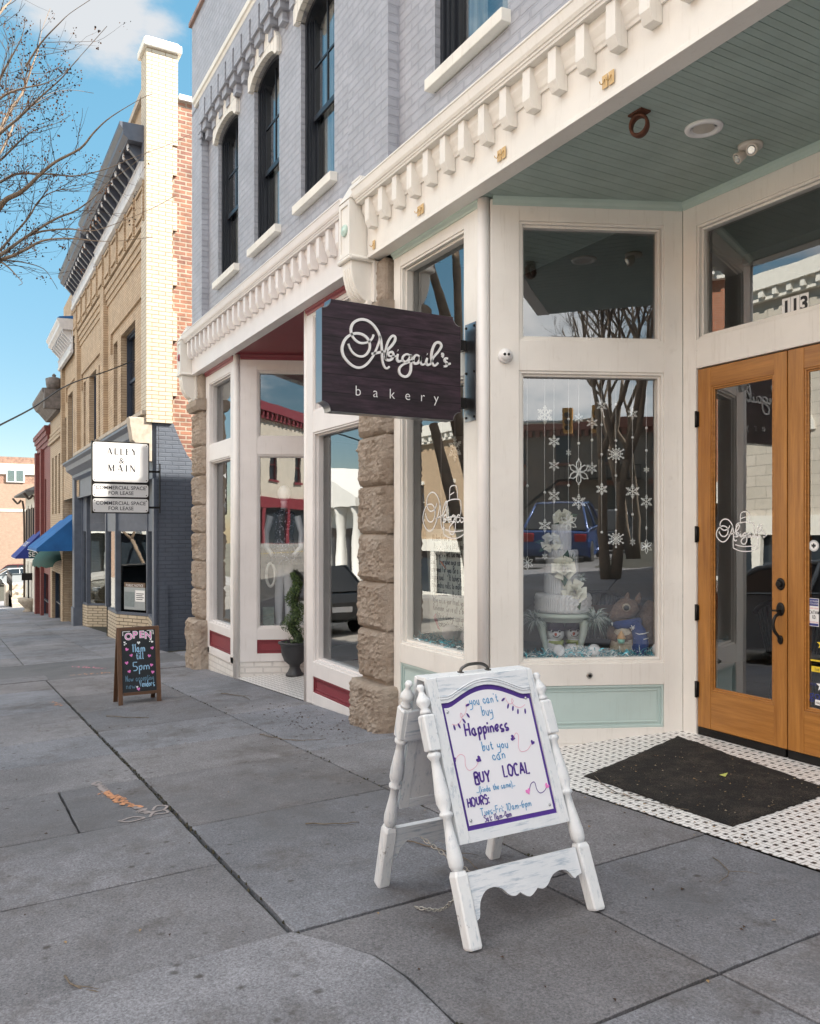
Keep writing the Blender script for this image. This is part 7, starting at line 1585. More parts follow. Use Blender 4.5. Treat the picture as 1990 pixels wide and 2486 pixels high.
# ================================================================== awnings and the farther row
def awning(name, lab, x0, x1, zt, zb, yw, yf, val, mat, letters=None):
    t = thing(name, lab, 'awning', ((x0 + x1) / 2, yw, zb)); b = MB(); n = 12
    def P(x, s): return (x, yw + (yf - yw) * s, zt + (zb - zt) * s)
    G = [P(x0 + (x1 - x0) * i / n, s) for i in range(n + 1) for s in (0, .5, 1)]
    G = [(p[0], p[1], p[2] - (.015 if (i // 3) % 2 else 0) * (1 if i % 3 == 1 else 0)) for i, p in enumerate(G)]
    b.add(G, [(i * 3 + j, i * 3 + j + 1, (i + 1) * 3 + j + 1, (i + 1) * 3 + j) for i in range(n) for j in range(2)])
    for x in (x0, x1): b.add([(x, yw, zt), (x, yf, zb), (x, yf, zb - val), (x, yw, zb - val)], [(0, 1, 2, 3)])
    b.add([(x0, yf, zb), (x1, yf, zb), (x1, yf, zb - val), (x0, yf, zb - val)], [(0, 1, 2, 3)]); b.build('canvas', mat, t, fix=False)
    if letters:
        b = MB(); text_mb(b, letters, lambda u, v: ((x0 + x1) / 2 + u, yw + (yf - yw) * (.62 - v / 2.2) - .01, zt + (zb - zt) * (.62 - v / 2.2) + .012), .55, 0); b.build('lettering', WHITE, t, fix=False)
    b = MB(); b.box(x0, yf - .012, zb - val - .012, x1, yf - .002, zb - val); b.build('trim_edge', WHITE, t)
    b = MB()
    for x in (x0 + .02, x1 - .02): b.tube([(x, yw, zb - val + .02), (x, yf, zb - val + .02)], .015, 6)
    b.build('frame', IRON, t); return t
awning('awning', 'large bright blue awning over the far end of the tan building', -29.3, -26.1, .53, -.50, 3.28, 2.12, .08, AWN)
DKB = M('ultramarine_canvas', (.016, .035, .22), .7, .15, 2, .2, 200)
awning('awning', 'deep indigo awning with white letters beyond the bright blue awning', -37.9, -35.3, .03, -1.0, 3.1, 2.12, .06, DKB, 'STUDIO')
t = thing('awning', 'dark green scalloped dome awning under the bright blue awning', 'awning', (-30.6, 3.1, -1)); GRN = M('bottle_green_canvas', (.008, .055, .045), .7, .15, 2, .2, 200)
b = MB(); n, m = 14, 6; G = []
for i in range(n + 1):
    for j in range(m + 1):
        a = j / m * pi / 2; x = -32.2 + 3.2 * i / n; k = sin(pi * (i + .3) / (n + .6)) ** .4; G.append((x, 3.1 - .75 * sin(a) * k, -1.15 + .62 * cos(a) * k - (.05 * abs(sin(i * 1.57)) if j == m else 0)))
b.add(G, [(i * (m + 1) + j, i * (m + 1) + j + 1, (i + 1) * (m + 1) + j + 1, (i + 1) * (m + 1) + j) for i in range(n) for j in range(m)], 0, True); b.build('canvas', GRN, t, fix=False)
t = thing('fascia_sign', 'dark green fascia sign with white letters under the awnings', 'sign', (-33, 2.6, -.8)); b = MB(); b.box(-33.3, 2.45, -.98, -33.2, 3.1, -.66); b.build('board', GRN, t); b = MB(); text_mb(b, 'SEY', lambda u, v: (-33.19, 2.62 + u, -.93 + v), .26, 0); b.build('lettering', WHITE, t, fix=False)
# pale brick building with an ornate cornice and urn
BUFF = MBRICK('buff_brick', (.44, .33, .22), (.40, .29, .19), (.25, .18, .11), .24, .07, .008, .6, .15, .6)
def far_building(name, lab, x0, x1, zt, mat, holes, yb=3.1, depth=14, zbase=-5, frame=NAVW, side=True, lintel=None):
    t = thing(name, lab, 'building', ((x0 + x1) / 2, yb, zbase)); w = MB(); wall_holes(w, x0, x1, zbase, zt, yb, holes, .2)
    for x in (x0, x1): w.add([(x, yb, zbase), (x, yb + depth, zbase), (x, yb + depth, zt), (x, yb, zt)], [(0, 1, 2, 3)])
    w.add([(x0, yb, zt), (x1, yb, zt), (x1, yb + depth, zt), (x0, yb + depth, zt)], [(0, 1, 2, 3)]); w.add([(x0, yb + depth, zbase), (x1, yb + depth, zbase), (x1, yb + depth, zt), (x0, yb + depth, zt)], [(0, 1, 2, 3)])
    w.build('wall', mat, t, fix=False)
    for a, c, p, q in holes:
        f = MB(); f.box(a, yb + .1, p, a + .06, yb + .2, q); f.box(c - .06, yb + .1, p, c, yb + .2, q); f.box(a + .06, yb + .1, q - .06, c - .06, yb + .2, q); f.box(a + .06, yb + .1, p, c - .06, yb + .2, p + .06); f.box(a + .06, yb + .12, (p + q) / 2 - .02, c - .06, yb + .2, (p + q) / 2 + .02)
        wo = f.build('window', frame, t)
        f = MB(); tq(f, a + .06, c - .06, p + .06, q - .06, yb + .17); o_ = f.build('glass_pane', GLASS2, t, fix=False); o_.parent = wo
        f = MB(); tq(f, a, c, p, q, yb + .5); o_ = f.build('dark_backing', DARK, t, fix=False); o_.parent = wo  # dark sheet painting the gloom behind the pane
        if lintel: f = MB(); f.box(a - .1, yb - .05, p - .12, c + .1, yb - .001, p - .02); f.box(a - .1, yb - .05, q + .02, c + .1, yb - .001, q + .2); o_ = f.build('lintel', lintel, t); o_.parent = wo
    return t
u = far_building('buff_brick_building', 'narrow buff brick building with dark ornate cornice and corner urn', -32.5, -28.7, 3.95, BUFF, [(-29.9, -29.4, .6, 2.6), (-30.9, -30.4, .6, 2.6), (-31.9, -31.4, .6, 2.6), (-31.9, -29.3, -3.6, -1.4)], zbase=-4)
for k in range(3): b = MB(); b.box(-32.5, 3.1 - .03 * (3 - k), 3.1 + .16 * (2 - k) * -1 + .3, -28.7, 3.0995, 3.2 + .16 * -(2 - k) + .3); b.build('brick_course', BUFF, u)
GAL = M('weathered_zinc', (.13, .115, .11), .7, .35, 9, .4, 40); b = MB(); f = lambda y, z, q: (q, y, z); b.prism([(3.1, 3.95), (2.95, 3.95), (2.7, 4.25), (2.62, 4.3), (2.5, 4.5), (2.5, 4.6), (3.1, 4.65)], f, -32.5, -28.75); co = b.build('roof_cornice', GAL, u)
for i in range(14): b = MB(); b.prism([(3.09, 3.98), (2.9, 4.0), (2.62, 4.34), (3.09, 4.34)], f, -32.4 + i * .27, -32.28 + i * .27); o_ = b.build('bracket', GAL, u); o_.parent = co
b = MB(); b.box(-28.95, 2.55, 3.95, -28.55, 3.1, 4.55); b.lathe([(.2, 4.55), (.24, 4.7), (.26, 4.9), (.14, 4.95), (.05, 4.97), (.07, 5.02), (.01, 5.08)], lambda x, y, h: (-28.75 + x, 2.85 + y, h), 14); b.build('urn', GAL, u)
FRED = MBRICK('painted_red_brick', (.20, .05, .045), (.175, .043, .04), (.14, .04, .036), .24, .07, .01, .7, .12, .6)
r_ = far_building('red_brick_building', 'dark red painted brick building with stepped corbels, second past the tan one', -37.35, -32.5, 3.95, FRED, [(-34.6, -34.0, -.2, 2.0), (-36.4, -35.8, -.2, 2.0), (-36.8, -33.2, -3.9, -1.6)], zbase=-4.5)
for k in range(4): b = MB(); b.box(-37.35, 3.1 - .05 * (4 - k), 3.85 - .17 * (k + 1), -32.5, 3.0995 - .0005 * k, 3.85 - .17 * k); b.build('brick_course', FRED, r_)
b = MB(); b.box(-37.35, 2.95, -4, -36.9, 3.0994, 3.2); b.box(-35.15, 2.98, -4, -34.9, 3.0993, 3.2); b.build('pilaster', FRED, r_)
# white house
STUC = M('white_stucco', (.62, .60, .54), .85, .08, 3, .3, 40)
h = far_building('white_house', 'white hip roofed house with dark shutters past the red brick building', -44.2, -37.5, 1.7, STUC, [(-39.3, -38.6, -.55, 1.0), (-41.2, -40.5, -.55, 1.0), (-43.1, -42.4, -.55, 1.0), (-39.3, -38.6, -3.2, -1.6), (-41.2, -40.5, -3.2, -1.6), (-43.1, -42.4, -3.2, -1.6)], frame=WHITE, zbase=-5, lintel=STUC)
b = MB(); e = [(-44.7, 2.62), (-37.4, 2.62), (-37.4, 17.5), (-44.7, 17.5)]; b.add([(*p, 1.72) for p in e] + [(-42.5, 5.5, 3.1), (-39.5, 5.5, 3.1), (-39.5, 14, 3.1), (-42.5, 14, 3.1)] + [(*p, 1.64) for p in e], [(0, 1, 5, 4), (1, 2, 6, 5), (2, 3, 7, 6), (3, 0, 4, 7), (4, 5, 6, 7), (8, 9, 1, 0), (9, 10, 2, 1), (10, 11, 3, 2), (11, 8, 0, 3), (11, 10, 9, 8)]); b.build('roof', M('grey_shingle', (.14, .14, .14), .85, .2, 9, .5, 30), h, fix=False)
for a in (-39.3, -41.2, -43.1):
    for x in (a - .35, a + .72): b = MB(); b.box(x, 3.04, -.6, x + .32, 3.099, 1.05); b.build('shutter', BLACK, h)
for x in (-39.3, -42.0): b = MB(); b.box(x, 3.6, 2.0, x + 1.2, 5.5, 3.1); b.prism([(x - .15, 3.1), (x + 1.35, 3.1), (x + .6, 3.7)], lambda p, z, q: (p, q, z), 3.5, 5.6); b.build('dormer', WHITE, h)
b = MB(); b.tube(smooth([(-37.5, 2.55, 1.6), (-37.5, 2.75, 1.35), (-37.5, 3.02, 1.1), (-37.5, 3.04, -3.5)], 4), .05, 8); b.tube(smooth([(-44.5, 2.55, 1.6), (-44.4, 2.75, 1.35), (-44.2, 3.02, 1.1), (-44.2, 3.04, -3.5)], 4), .05, 8); b.build('downspout', M('brown_downspout', (.05, .035, .025), .5, .1, 9, 0), h)
# end-of-street brick block, standing across the view
TB2 = MBRICK('salmon_brick', (.36, .24, .17), (.33, .21, .15), (.36, .29, .24), .22, .08, .012, .6, .15, .6)
E_ = thing('brick_block', 'large salmon brick building closing the far end of the street', 'building', (-92, 4, -6))
b = MB(); b.box(-106, -14, -6.5, -92, 16, 4.8); b.build('wall', TB2, E_); b = MB(); b.box(-105.9, -13.9, 4.802, -92.05, 15.9, 7.5); b.build('upper_wall', OLDR, E_); b = MB(); b.box(-92.1, -13.9, 5.75, -91.95, 15.9, 6.8); b.box(-92.1, -13.9, 2.0, -91.96, 15.9, 2.25); b.build('stone_band', CREAM, E_)
for y in (-10, -5, 0, 4.7, 9.5):
    b = MB(); b.box(-92.05, y, 4.95, -91.90, y + 1.65, 6.25); wo = b.build('window', WHITE, E_); b = MB()
    for q in (0, 1): b.box(-91.89, y + .1 + q * .8, 5.05, -91.88, y + .75 + q * .8, 6.15)
    o_ = b.build('glass_pane', GLASS2, E_); o_.parent = wo
st = thing('stone_steps', 'low brown stone steps with iron railings on the far sidewalk', 'steps', (-49, 3.2, -4.1))
b = MB()
for k in range(4): b.box(-51.5, 2.75, g(-49, 3) - .3, -48.2 - k * .35, 3.85, g(-48, 3) + .18 * (k + 1))
b.box(-53.2, 2.6, g(-52, 3) - .3, -51.5, 4.0, g(-48, 3) + 1.0); b.build('step', LIME_, st)
b = MB()
for y in (2.75, 3.8):
    for k in range(5): x = -52.8 + k * 1.0; b.tube([(x, y, g(-48, 3) + .5), (x, y, g(-48, 3) + 1.75)], .03, 6)
    b.tube([(-53, y, g(-48, 3) + 1.75), (-48.6, y, g(-48, 3) + 1.65)], .03, 6); b.tube([(-53, y, g(-48, 3) + 1.3), (-48.6, y, g(-48, 3) + 1.15)], .02, 6)
b.build('railing', IRON, st)
pt = thing('planter', 'pale stone planter on the far sidewalk by the red brick building', 'planter', (-40.3, 2.95, g(-40.3, 2.9))); b = MB(); b.lathe([(.25, 0), (.15, .1), (.2, .2), (.42, .45), (.46, .62), (.38, .6)], lambda x, y, h: (x, y, h), 16); b.build('bowl', LIME_, pt, local=True); b = MB(); b.tube([(0, 0, .5), (0, .0, 1.4)], .03, 6); b.box(-.04, -.28, 1.4, .04, .28, 1.72); b.build('post_sign', IRON, pt, local=True)
# ================================================================== cars
def car(lab, loc, rz, col, suv=True, group=None):
    P = M('car_paint_%s' % col[0], col[1], .22, .03, 2, 0, metal=.25); t = thing('parked_car', lab, 'car', loc, rz, group)
    Hh = 1.68 if suv else 1.46; L, Wd = 4.6, 1.82
    low = [(-2.25, .42), (-2.3, .75), (-2.22, .95), (-1.2, 1.02), (1.9, 1.0), (2.2, .92), (2.3, .6), (2.25, .38)]
    b = MB()
    prof = [(-2.28, .45), (-2.32, .62), (-2.26, .80), (-2.05, .93), (-1.15, 1.02), (-.9, 1.04), (1.75, 1.05), (2.18, 1.0), (2.28, .78), (2.3, .55), (2.24, .36), (1.85, .28)]
    wl_ = lambda cx: [(cx + .40 * cos(q), .34 + .40 * sin(q)) for q in [rad(a) for a in (0, 30, 60, 90, 120, 150, 180)]]
    prof += [(1.8, .28)] + wl_(1.35) + [(.9, .26), (-.9, .26)] + wl_(-1.42) + [(-1.85, .3)]
    ys = [(-.91, .0), (-.88, .03), (.88, .03), (.91, 0)]; n = len(prof); vs = []
    for y, s_ in ((-.80, .9), (-.91, 1), (.91, 1), (.80, .9)):
        for x, z in prof: vs.append((x * (1 if s_ == 1 else .985), y, z + (.025 if s_ != 1 and z > .8 else 0)))
    fs = [(k * n + i, k * n + (i + 1) % n, (k + 1) * n + (i + 1) % n, (k + 1) * n + i) for k in range(3) for i in range(n)]; b.add(vs, fs, 0, False); b.add(vs, [tuple(range(n))[::-1], tuple(range(3 * n, 4 * n))], 0)
    body = b.build('body', P, t, local=True, bevel=.03, seg=2)
    cabin = [(-1.25, 1.02), (-.55, Hh - .06), (-.2, Hh), (1.2, Hh) if suv else (.9, Hh), (2.02, 1.05) if suv else (1.8, 1.04)]
    def cab(mb, w0, w1, shr, x0, x1):
        n = len(cabin); cxm = .3; C = [(cxm + (x - cxm) * shr, 1.0 + (z - 1.0) * shr) for x, z in cabin]
        vs = [(x, -(w0 + (w1 - w0) * (z - 1) / (Hh - 1)), z) for x, z in C] + [(x, (w0 + (w1 - w0) * (z - 1) / (Hh - 1)), z) for x, z in C]
        mb.add(vs, [tuple(range(n))[::-1], tuple(range(n, 2 * n))] + [(i, (i + 1) % n, n + (i + 1) % n, n + i) for i in range(n)])
    b = MB(); cab(b, .84, .62, 1.0, 0, 0); b.build('window', M('car_glass', (.012, .016, .02), .04, .05, 3, 0), t, local=True)
    b = MB(); pts = [(x, z) for x, z in cabin]
    for sy in (-1, 1):
        yy = lambda z: sy * ((.84 + (.62 - .84) * (z - 1) / (Hh - 1)) + .006)
        b.tube([(x, yy(z), z) for x, z in pts], .04, 6); b.tube([(.35, yy(1.02), 1.02), (.4, yy(Hh), Hh)], .035, 6)
    b.box(-.5, -.60, Hh - .045, 1.15 if suv else .85, .60, Hh + .02); b.build('roof', P, t, local=True, bevel=.02)
    RUB = M('tyre_rubber', (.015, .015, .015), .8, .1, 20, 0); ALU = M('alloy_rim', (.4, .4, .42), .25, .05, 9, 0, metal=.9)
    for x in (-1.42, 1.35):
        for sy in (-1, 1):
            b = MB(); b.lathe([(.22, -.1), (.33, -.1), (.345, -.06), (.345, .06), (.33, .1), (.22, .1)], lambda p, q, h: (x + p, sy * .80 + h, .345 + q), 22); wo = b.build('wheel', RUB, t, local=True)
            b = MB(); b.lathe([(.03, .12), (.2, .085), (.225, .1), (.225, .06), (.0, .05)], lambda p, q, h: (x + p, sy * (.80 + h), .345 + q), 20); o_ = b.build('rim', ALU, t, local=True); o_.parent = wo
    for sy in (-1, 1):
        b = MB(); b.box(-2.3, sy * .58 - .2, .72, -2.14, sy * .58 + .2, .86); b.build('headlight', M('headlamp', (.7, .72, .75), .1, .05, 9, 0), t, local=True, bevel=.02)
        b = MB(); b.box(2.15, sy * .68 - .16, .74, 2.31, sy * .68 + .16, .95); b.build('tail_light', M('tail_lamp', (.45, .01, .012), .2, .05, 9, 0), t, local=True, bevel=.02)
        b = MB(); b.ball((-.75, sy * .98, 1.08), .1, 10, 7, 0, (.7, 1, .75)); b.build('mirror', P, t, local=True)
    b = MB(); b.box(2.29, -.26, .55, 2.325, .26, .68); b.build('number_plate', WHITE, t, local=True); b = MB(); b.box(-2.33, -.45, .45, -2.25, .45, .66); b.build('grille', IRON, t, local=True)
    return t
KZ = lambda x, y: rz(x, y) + .002
sl_ = atan2(.0567, 1)
def place(c): c.rotation_euler = (0, -sl_ if abs(c.rotation_euler.z) < .1 else sl_, c.rotation_euler.z); return c
place(car('dark blue parked car up the street from the bakery, seen in the window reflection', (13.6, 1.1, g(9, 0) - .03), pi, ('dark_blue', (.03, .08, .24)), True))
place(car('silver parked car at the kerb left of the camera, seen in the door reflection', (-7.2, -1.75, KZ(-7.2, -1.7)), 0, ('silver', (.33, .35, .37)), False))
place(car('charcoal parked car at the kerb farther up the street, seen in the window reflection', (21.5, 1.6, g(9, 0) - .03), pi, ('charcoal', (.06, .065, .075)), True))
place(car('red parked car on the sunny side of the street, seen in the reflections', (4.5, -13.6, KZ(4.5, -13.6)), 0, ('red', (.30, .02, .02)), True))
place(car('white parked car on the sunny side of the street, seen in the reflections', (-26, -13.6, KZ(-26, -13.6)), 0, ('white', (.6, .6, .6)), False))
place(car('dark grey parked car at the kerb before the alley, seen in the shop windows', (-20.5, -1.75, KZ(-20.5, -1.7)), 0, ('dark_grey', (.05, .055, .06)), True))
car('dark maroon parked car on the lot at the far end of the street', (-83.5, 4.9, g(-70, 3) + .02), rad(80), ('maroon', (.10, .015, .02)), True, 'cars parked at the far end of the street')
car('silver parked car nearest on the lot at the far end of the street', (-80.0, 4.6, g(-70, 3) + .02), rad(100), ('silver', (.33, .35, .37)), False, 'cars parked at the far end of the street')
# ================================================================== bare trees
TBARK = M('crape_myrtle_bark', (.22, .165, .12), .85, .25, 12, .5, 40); TWIG = M('dark_twig_bark', (.085, .06, .045), .9, .2, 30, 0)
SEED = [M('rusty_seed_pod', (.20, .085, .03), .9, .35, 30, 0), M('dark_seed_pod', (.035, .026, .022), .9, .3, 30, 0)]
def twigs(rn, mb, sd_, p, d, L, r, depth, up=.25, seeds=.5):
    """recursive fine branching"""
    pts = [p]; cur = p.copy(); dd = d.normalized(); m = 5
    for i in range(m):
        dd = (dd + Vector((rn.gauss(0, .14), rn.gauss(0, .14), rn.gauss(0, .1) + up * .12))).normalized(); cur = cur + dd * (L / m); pts.append(cur.copy())
    mb.tube(pts, [r * (1 - .6 * i / m) for i in range(m + 1)], 4 if depth < 2 else 3, 0, True, False)
    if depth <= 0:
        if rn.random() < seeds:
            for k in range(rn.randint(4, 9)):
                c = cur + Vector((rn.gauss(0, .035), rn.gauss(0, .035), rn.gauss(0, .035))); s_ = rn.uniform(.006, .015); a = Vector((rn.gauss(0, 1), rn.gauss(0, 1), rn.gauss(0, 1))).normalized() * s_; e = a.orthogonal().normalized() * s_
                sd_.add([c + a, c + e, c - a, c - e], [(0, 1, 2, 3)], 0 if rn.random() < .55 else 1)
        return
    for k in range(rn.randint(2, 3)):
        i = rn.randint(2, m); nd = (dd + Vector((rn.gauss(0, .55), rn.gauss(0, .55), rn.gauss(.1, .4)))).normalized(); twigs(rn, mb, sd_, pts[i], nd, L * rn.uniform(.5, .75), r * .5, depth - 1, up, seeds)
tr = thing('street_tree', 'bare crape myrtle reaching over the sidewalk with rusty seed pods', 'tree', (-9.6, -.2, g(-9.6, -.2)))
rn = random.Random(17)
lb = MB(); tw_ = MB(); sdm = MB()
base = Vector((-9.6, -.2, g(-9.6, -.2) - .05))
for r_, pts in LIMB:
    P = smooth([tuple(p) for p in pts], 4); n = len(P); lb.tube(P, [max(.0032, r_ * (1 - i / n) ** 1.25 * (.62 if r_ > .03 else .8)) for i in range(n)], 7 if r_ > .03 else 5)
    L_ = sum((Vector(a) - Vector(b_)).length for a, b_ in zip(P, P[1:]))
    for k in range(int(L_ * (4.6 if r_ > .02 else 2.6) * (1.5 if pts[-1][2] > 4.2 else 1))):
        i = rn.randint(int(n * .08), max(int(n * .1) + 1, int(n * (.6 if pts[-1][2] > 2.6 else .4)))); d = (Vector(P[i + 1]) - Vector(P[i])).normalized(); nd = (d + Vector((rn.gauss(0, .5), rn.gauss(0, .5), rn.gauss(.05, .5)))).normalized()
        twigs(rn, tw_, sdm, Vector(P[i]), nd, rn.uniform(.22, .6), .0045, 1, .2, .85 if Vector(P[i]).z > 3.6 else (.55 if Vector(P[i]).z > 2.4 else .15))
tk = MB()
for (ox, oy) in ((0, 0), (.14, .06), (-.1, .1)):
    top = Vector((-10.3 + ox * 3, .0 + oy * 2, 1.6)); tk.tube(smooth([tuple(base + Vector((ox, oy, 0))), tuple(base + Vector((ox * 1.5 - .1, oy * 1.5, 1.2))), tuple((base + top) / 2 + Vector((ox, oy, .6))), tuple(top)], 4), [.12, .118, .115, .112, .11, .105, .1, .095, .09, .085, .08, .075, .07], 9)
for r_, pts in LIMB[:8]:
    a = Vector(pts[0]); tk.tube(smooth([(-10.2, .02, 1.4), tuple((Vector((-10.2, .02, 1.4)) + a) / 2 + Vector((0, -.1, .25))), tuple(a)], 4), [.07, .068, .066, .064, .062, .06, .058, .056, max(.03, r_)], 8)
tk.build('trunk', TBARK, tr); lb.build('limb', TBARK, tr, fix=False); tw_.build('twig', TWIG, tr, fix=False); kind(sdm.build('seed_pod', SEED, tr, fix=False), 'stuff')
def bare_tree(lab, x, y, z, H, seed, spread=.55):
    t = thing('bare_tree', lab, 'tree', (x, y, z)); rn = random.Random(seed); mb = MB(); sm_ = MB(); fine = MB(); base = Vector((x, y, z - .05))
    def grow(p, d, L, r, depth):
        pts = [p]; cur = p.copy(); dd = d.copy()
        for i in range(5): dd = (dd + Vector((rn.gauss(0, .09), rn.gauss(0, .09), .06))).normalized(); cur = cur + dd * L / 5; pts.append(cur.copy())
        mb.tube(pts, [r * (1 - .4 * i / 5) for i in range(6)], 8 if r > .05 else 5)
        if depth == 0:
            for k in range(5): twigs(rn, fine, sm_, pts[rn.randint(2, 5)], (dd + Vector((rn.gauss(0, .5), rn.gauss(0, .5), rn.gauss(.1, .4)))).normalized(), L * .6, .012, 2, .3, .25)
            return
        for k in range(rn.randint(2, 3)): a = rn.uniform(0, 6.28); grow(pts[-1 - (k == 2)], (dd + Vector((cos(a), sin(a), .25)) * spread * rn.uniform(.6, 1.1)).normalized(), L * rn.uniform(.68, .85), r * .62, depth - 1)
    for k in range(2): a = rn.uniform(0, 6.28); grow(base + Vector((cos(a) * .08, sin(a) * .08, 0)), Vector((cos(a) * .18, sin(a) * .18, 1)).normalized(), H * .32, .115, 3)
    mb.build('trunk', TBARK, t); fine.build('twig', TWIG, t, fix=False); kind(sm_.build('seed_pod', SEED, t, fix=False), 'stuff')
bare_tree('bare multi-stemmed tree up the sidewalk, seen in the cake window reflection', 6.4, 3.0, g(6.4, 3.0), 7.5, 3)
bare_tree('bare tree across the street left of the sunny stone front, seen in reflections', -24, -16.3, g(-24, -14), 9, 5)
bare_tree('bare tree across the street opposite the bakery, seen in reflections', -11, -16.3, g(-11, -14), 9, 8)
bare_tree('tall bare tree farther up the sidewalk, seen in the transom reflection', 14.5, 2.9, g(9, 2.5), 9.5, 21, .62)
b = MB(); b.tube(smooth([tuple(p) for p in CABLE], 6), .012, 5); tag(b.build('overhead_cable', IRON), 'thin dark cable sagging across the sky to the tan building', 'cable')
# ================================================================== the other side of the street (seen in the glass)
def row(name, lab, x0, x1, ht, mat, cols, trimm, arch_=False, door=True):
    z0 = g((x0 + x1) / 2, -14) - .6; t = thing(name, lab, 'building', ((x0 + x1) / 2, -18, z0)); zt = z0 + ht; w = MB(); n = cols; holes = []
    for i in range(n):
        c = x0 + (i + .5) * (x1 - x0) / n; holes += [(c - .5, c + .5, z0 + 5.2, z0 + 7.2)]
    hs_ = sorted(holes); cur = x0; y = -18
    fl_ = lambda mb, a, c, p, q, yy=y: mb.add([(a, yy, p), (c, yy, p), (c, yy, q), (a, yy, q)], [(0, 1, 2, 3)])
    for a, c, p, q in hs_:
        fl_(w, cur, a, z0 + 4, zt); fl_(w, a, c, z0 + 4, p); fl_(w, a, c, q, zt); w.add([(a, y, p), (c, y, p), (c, y, q), (a, y, q), (a, y - .25, p), (c, y - .25, p), (c, y - .25, q), (a, y - .25, q)], [(0, 1, 5, 4), (1, 2, 6, 5), (2, 3, 7, 6), (3, 0, 4, 7)]); cur = c
    fl_(w, cur, x1, z0 + 4, zt)
    for x in (x0, x1): w.add([(x, -18, z0), (x, -30, z0), (x, -30, zt), (x, -18, zt)], [(0, 1, 2, 3)])
    w.add([(x0, -18, zt), (x1, -18, zt), (x1, -30, zt), (x0, -30, zt)], [(0, 1, 2, 3)]); w.build('wall', mat, t, fix=False)
    for a, c, p, q in hs_:
        f = MB(); f.box(a, -18.2, p, a + .06, -18.1, q); f.box(c - .06, -18.2, p, c, -18.1, q); f.box(a, -18.2, (p + q) / 2 - .03, c, -18.1, (p + q) / 2 + .03); wo = f.build('window', trimm, t)
        f = MB(); fl_(f, a, c, p, q, -18.22); o_ = f.build('glass_pane', M('far_window_glass', (.03, .04, .05), .08, .1, 3, 0), t, fix=False); o_.parent = wo
        f = MB()
        if arch_: f.prism([(((a + c) / 2) + rr2 * cos(rad(k)), q - .1 + rr2 * sin(rad(k))) for rr2, ks in ((.85, range(0, 181, 20)), (.52, range(180, -1, -20))) for k in ks], lambda u_, v_, d_: (u_, d_, v_), -18, -17.92)
        else: f.box(a - .1, -17.999, q + .02, c + .1, -17.9, q + .22)
        f.box(a - .1, -17.999, p - .14, c + .1, -17.88, p - .01); o_ = f.build('lintel', trimm, t); o_.parent = wo
    f = MB(); f.box(x0 - .05, -17.999, zt - .5, x1 + .05, -17.5, zt + .1); f.box(x0, -17.998, zt - .9, x1, -17.75, zt - .5005)
    for i in range(int((x1 - x0) / .6)): f.box(x0 + i * .6 + .2, -17.7499, zt - .8, x0 + i * .6 + .4, -17.58, zt - .5006)
    f.build('roof_cornice', trimm, t)
    f = MB(); f.box(x0, -18.0, z0 + 3.3, x1, -17.8, z0 + 3.999)
    for i in range(n + 1): x = x0 + (x1 - x0 - .4) * i / n; f.box(x, -18.0, z0, x + .4, -17.82, z0 + 3.2995)
    f.box(x0, -18.2, z0, x1, -18.0005, z0 + .9); f.build('shopfront', trimm, t); f = MB(); fl_(f, x0, x1, z0 + .9, z0 + 3.3, -18.15); f.build('glass_pane', M('far_window_glass', (.03, .04, .05)), t, fix=False)
TBR = MBRICK('tan_brick_opposite', (.52, .38, .25), (.47, .34, .22), (.35, .26, .18), .24, .08, .01, .6, .15, .6); RBR = MBRICK('orange_brick_opposite', (.42, .15, .075), (.36, .12, .06), (.4, .28, .2), .24, .08, .01, .6, .2, .6)
LST = MBRICK('limestone_ashlar', (.58, .53, .46), (.52, .48, .41), (.33, .3, .26), .9, .42, .015, .7, .12, .8); STC = M('cream_stucco', (.6, .54, .46), .85, .1, 2, .3, 30)
row('tan_row_building', 'tan brick building across the street, seen in the narrow window reflection', -48, -31, 10.5, TBR, 5, CREAM)
row('limestone_building', 'sunlit pale limestone building across the street, seen in the door reflection', -30, -12, 13, LST, 6, CREAM, True)
row('orange_brick_building', 'orange brick building with stone arches across the street, opposite the bakery', -11.5, 6, 11.5, RBR, 5, CREAM, True)
row('tan_row_building', 'tan brick building across the street up the hill, seen in reflections', 6.5, 24, 10.5, TBR, 6, CREAM)
row('stucco_row_building', 'cream stucco building across the street', 24.5, 46, 10, STC, 6, RED)
t = thing('temple_front_building', 'white temple fronted building with columns across the street, seen in reflections', 'building', (-59, -18, -5)); WS = M('white_marble', (.72, .71, .68), .6, .04, 3, .1); zb = g(-59, -14) - .3
b = MB(); b.box(-66.5, -30, zb, -51.5, -19.5, zb + 7.2); b.build('wall', WS, t); b = MB(); b.prism([(-67, zb + 7.0), (-51, zb + 7.0), (-51, zb + 7.6), (-59, zb + 10.2), (-67, zb + 7.6)], lambda u_, v_, d_: (u_, d_, v_), -30, -17.6); b.build('roof', WS, t)
for i in range(6): b = MB(); x = -66 + i * 2.8; b.lathe([(.55, zb), (.55, zb + .3), (.42, zb + .4), (.36, zb + 6.5), (.5, zb + 6.8), (.5, zb + 6.999)], lambda p, q, h: (x + p, -18.2 + q, h), 16); b.build('column', WS, t)
b = MB()
for i in range(5): b.box(-65.3 + i * 2.9, -19.52, zb + 1.2, -64.1 + i * 2.9, -19.45, zb + 5.5)
b.build('window', M('far_window_glass', (.03, .04, .05)), t)
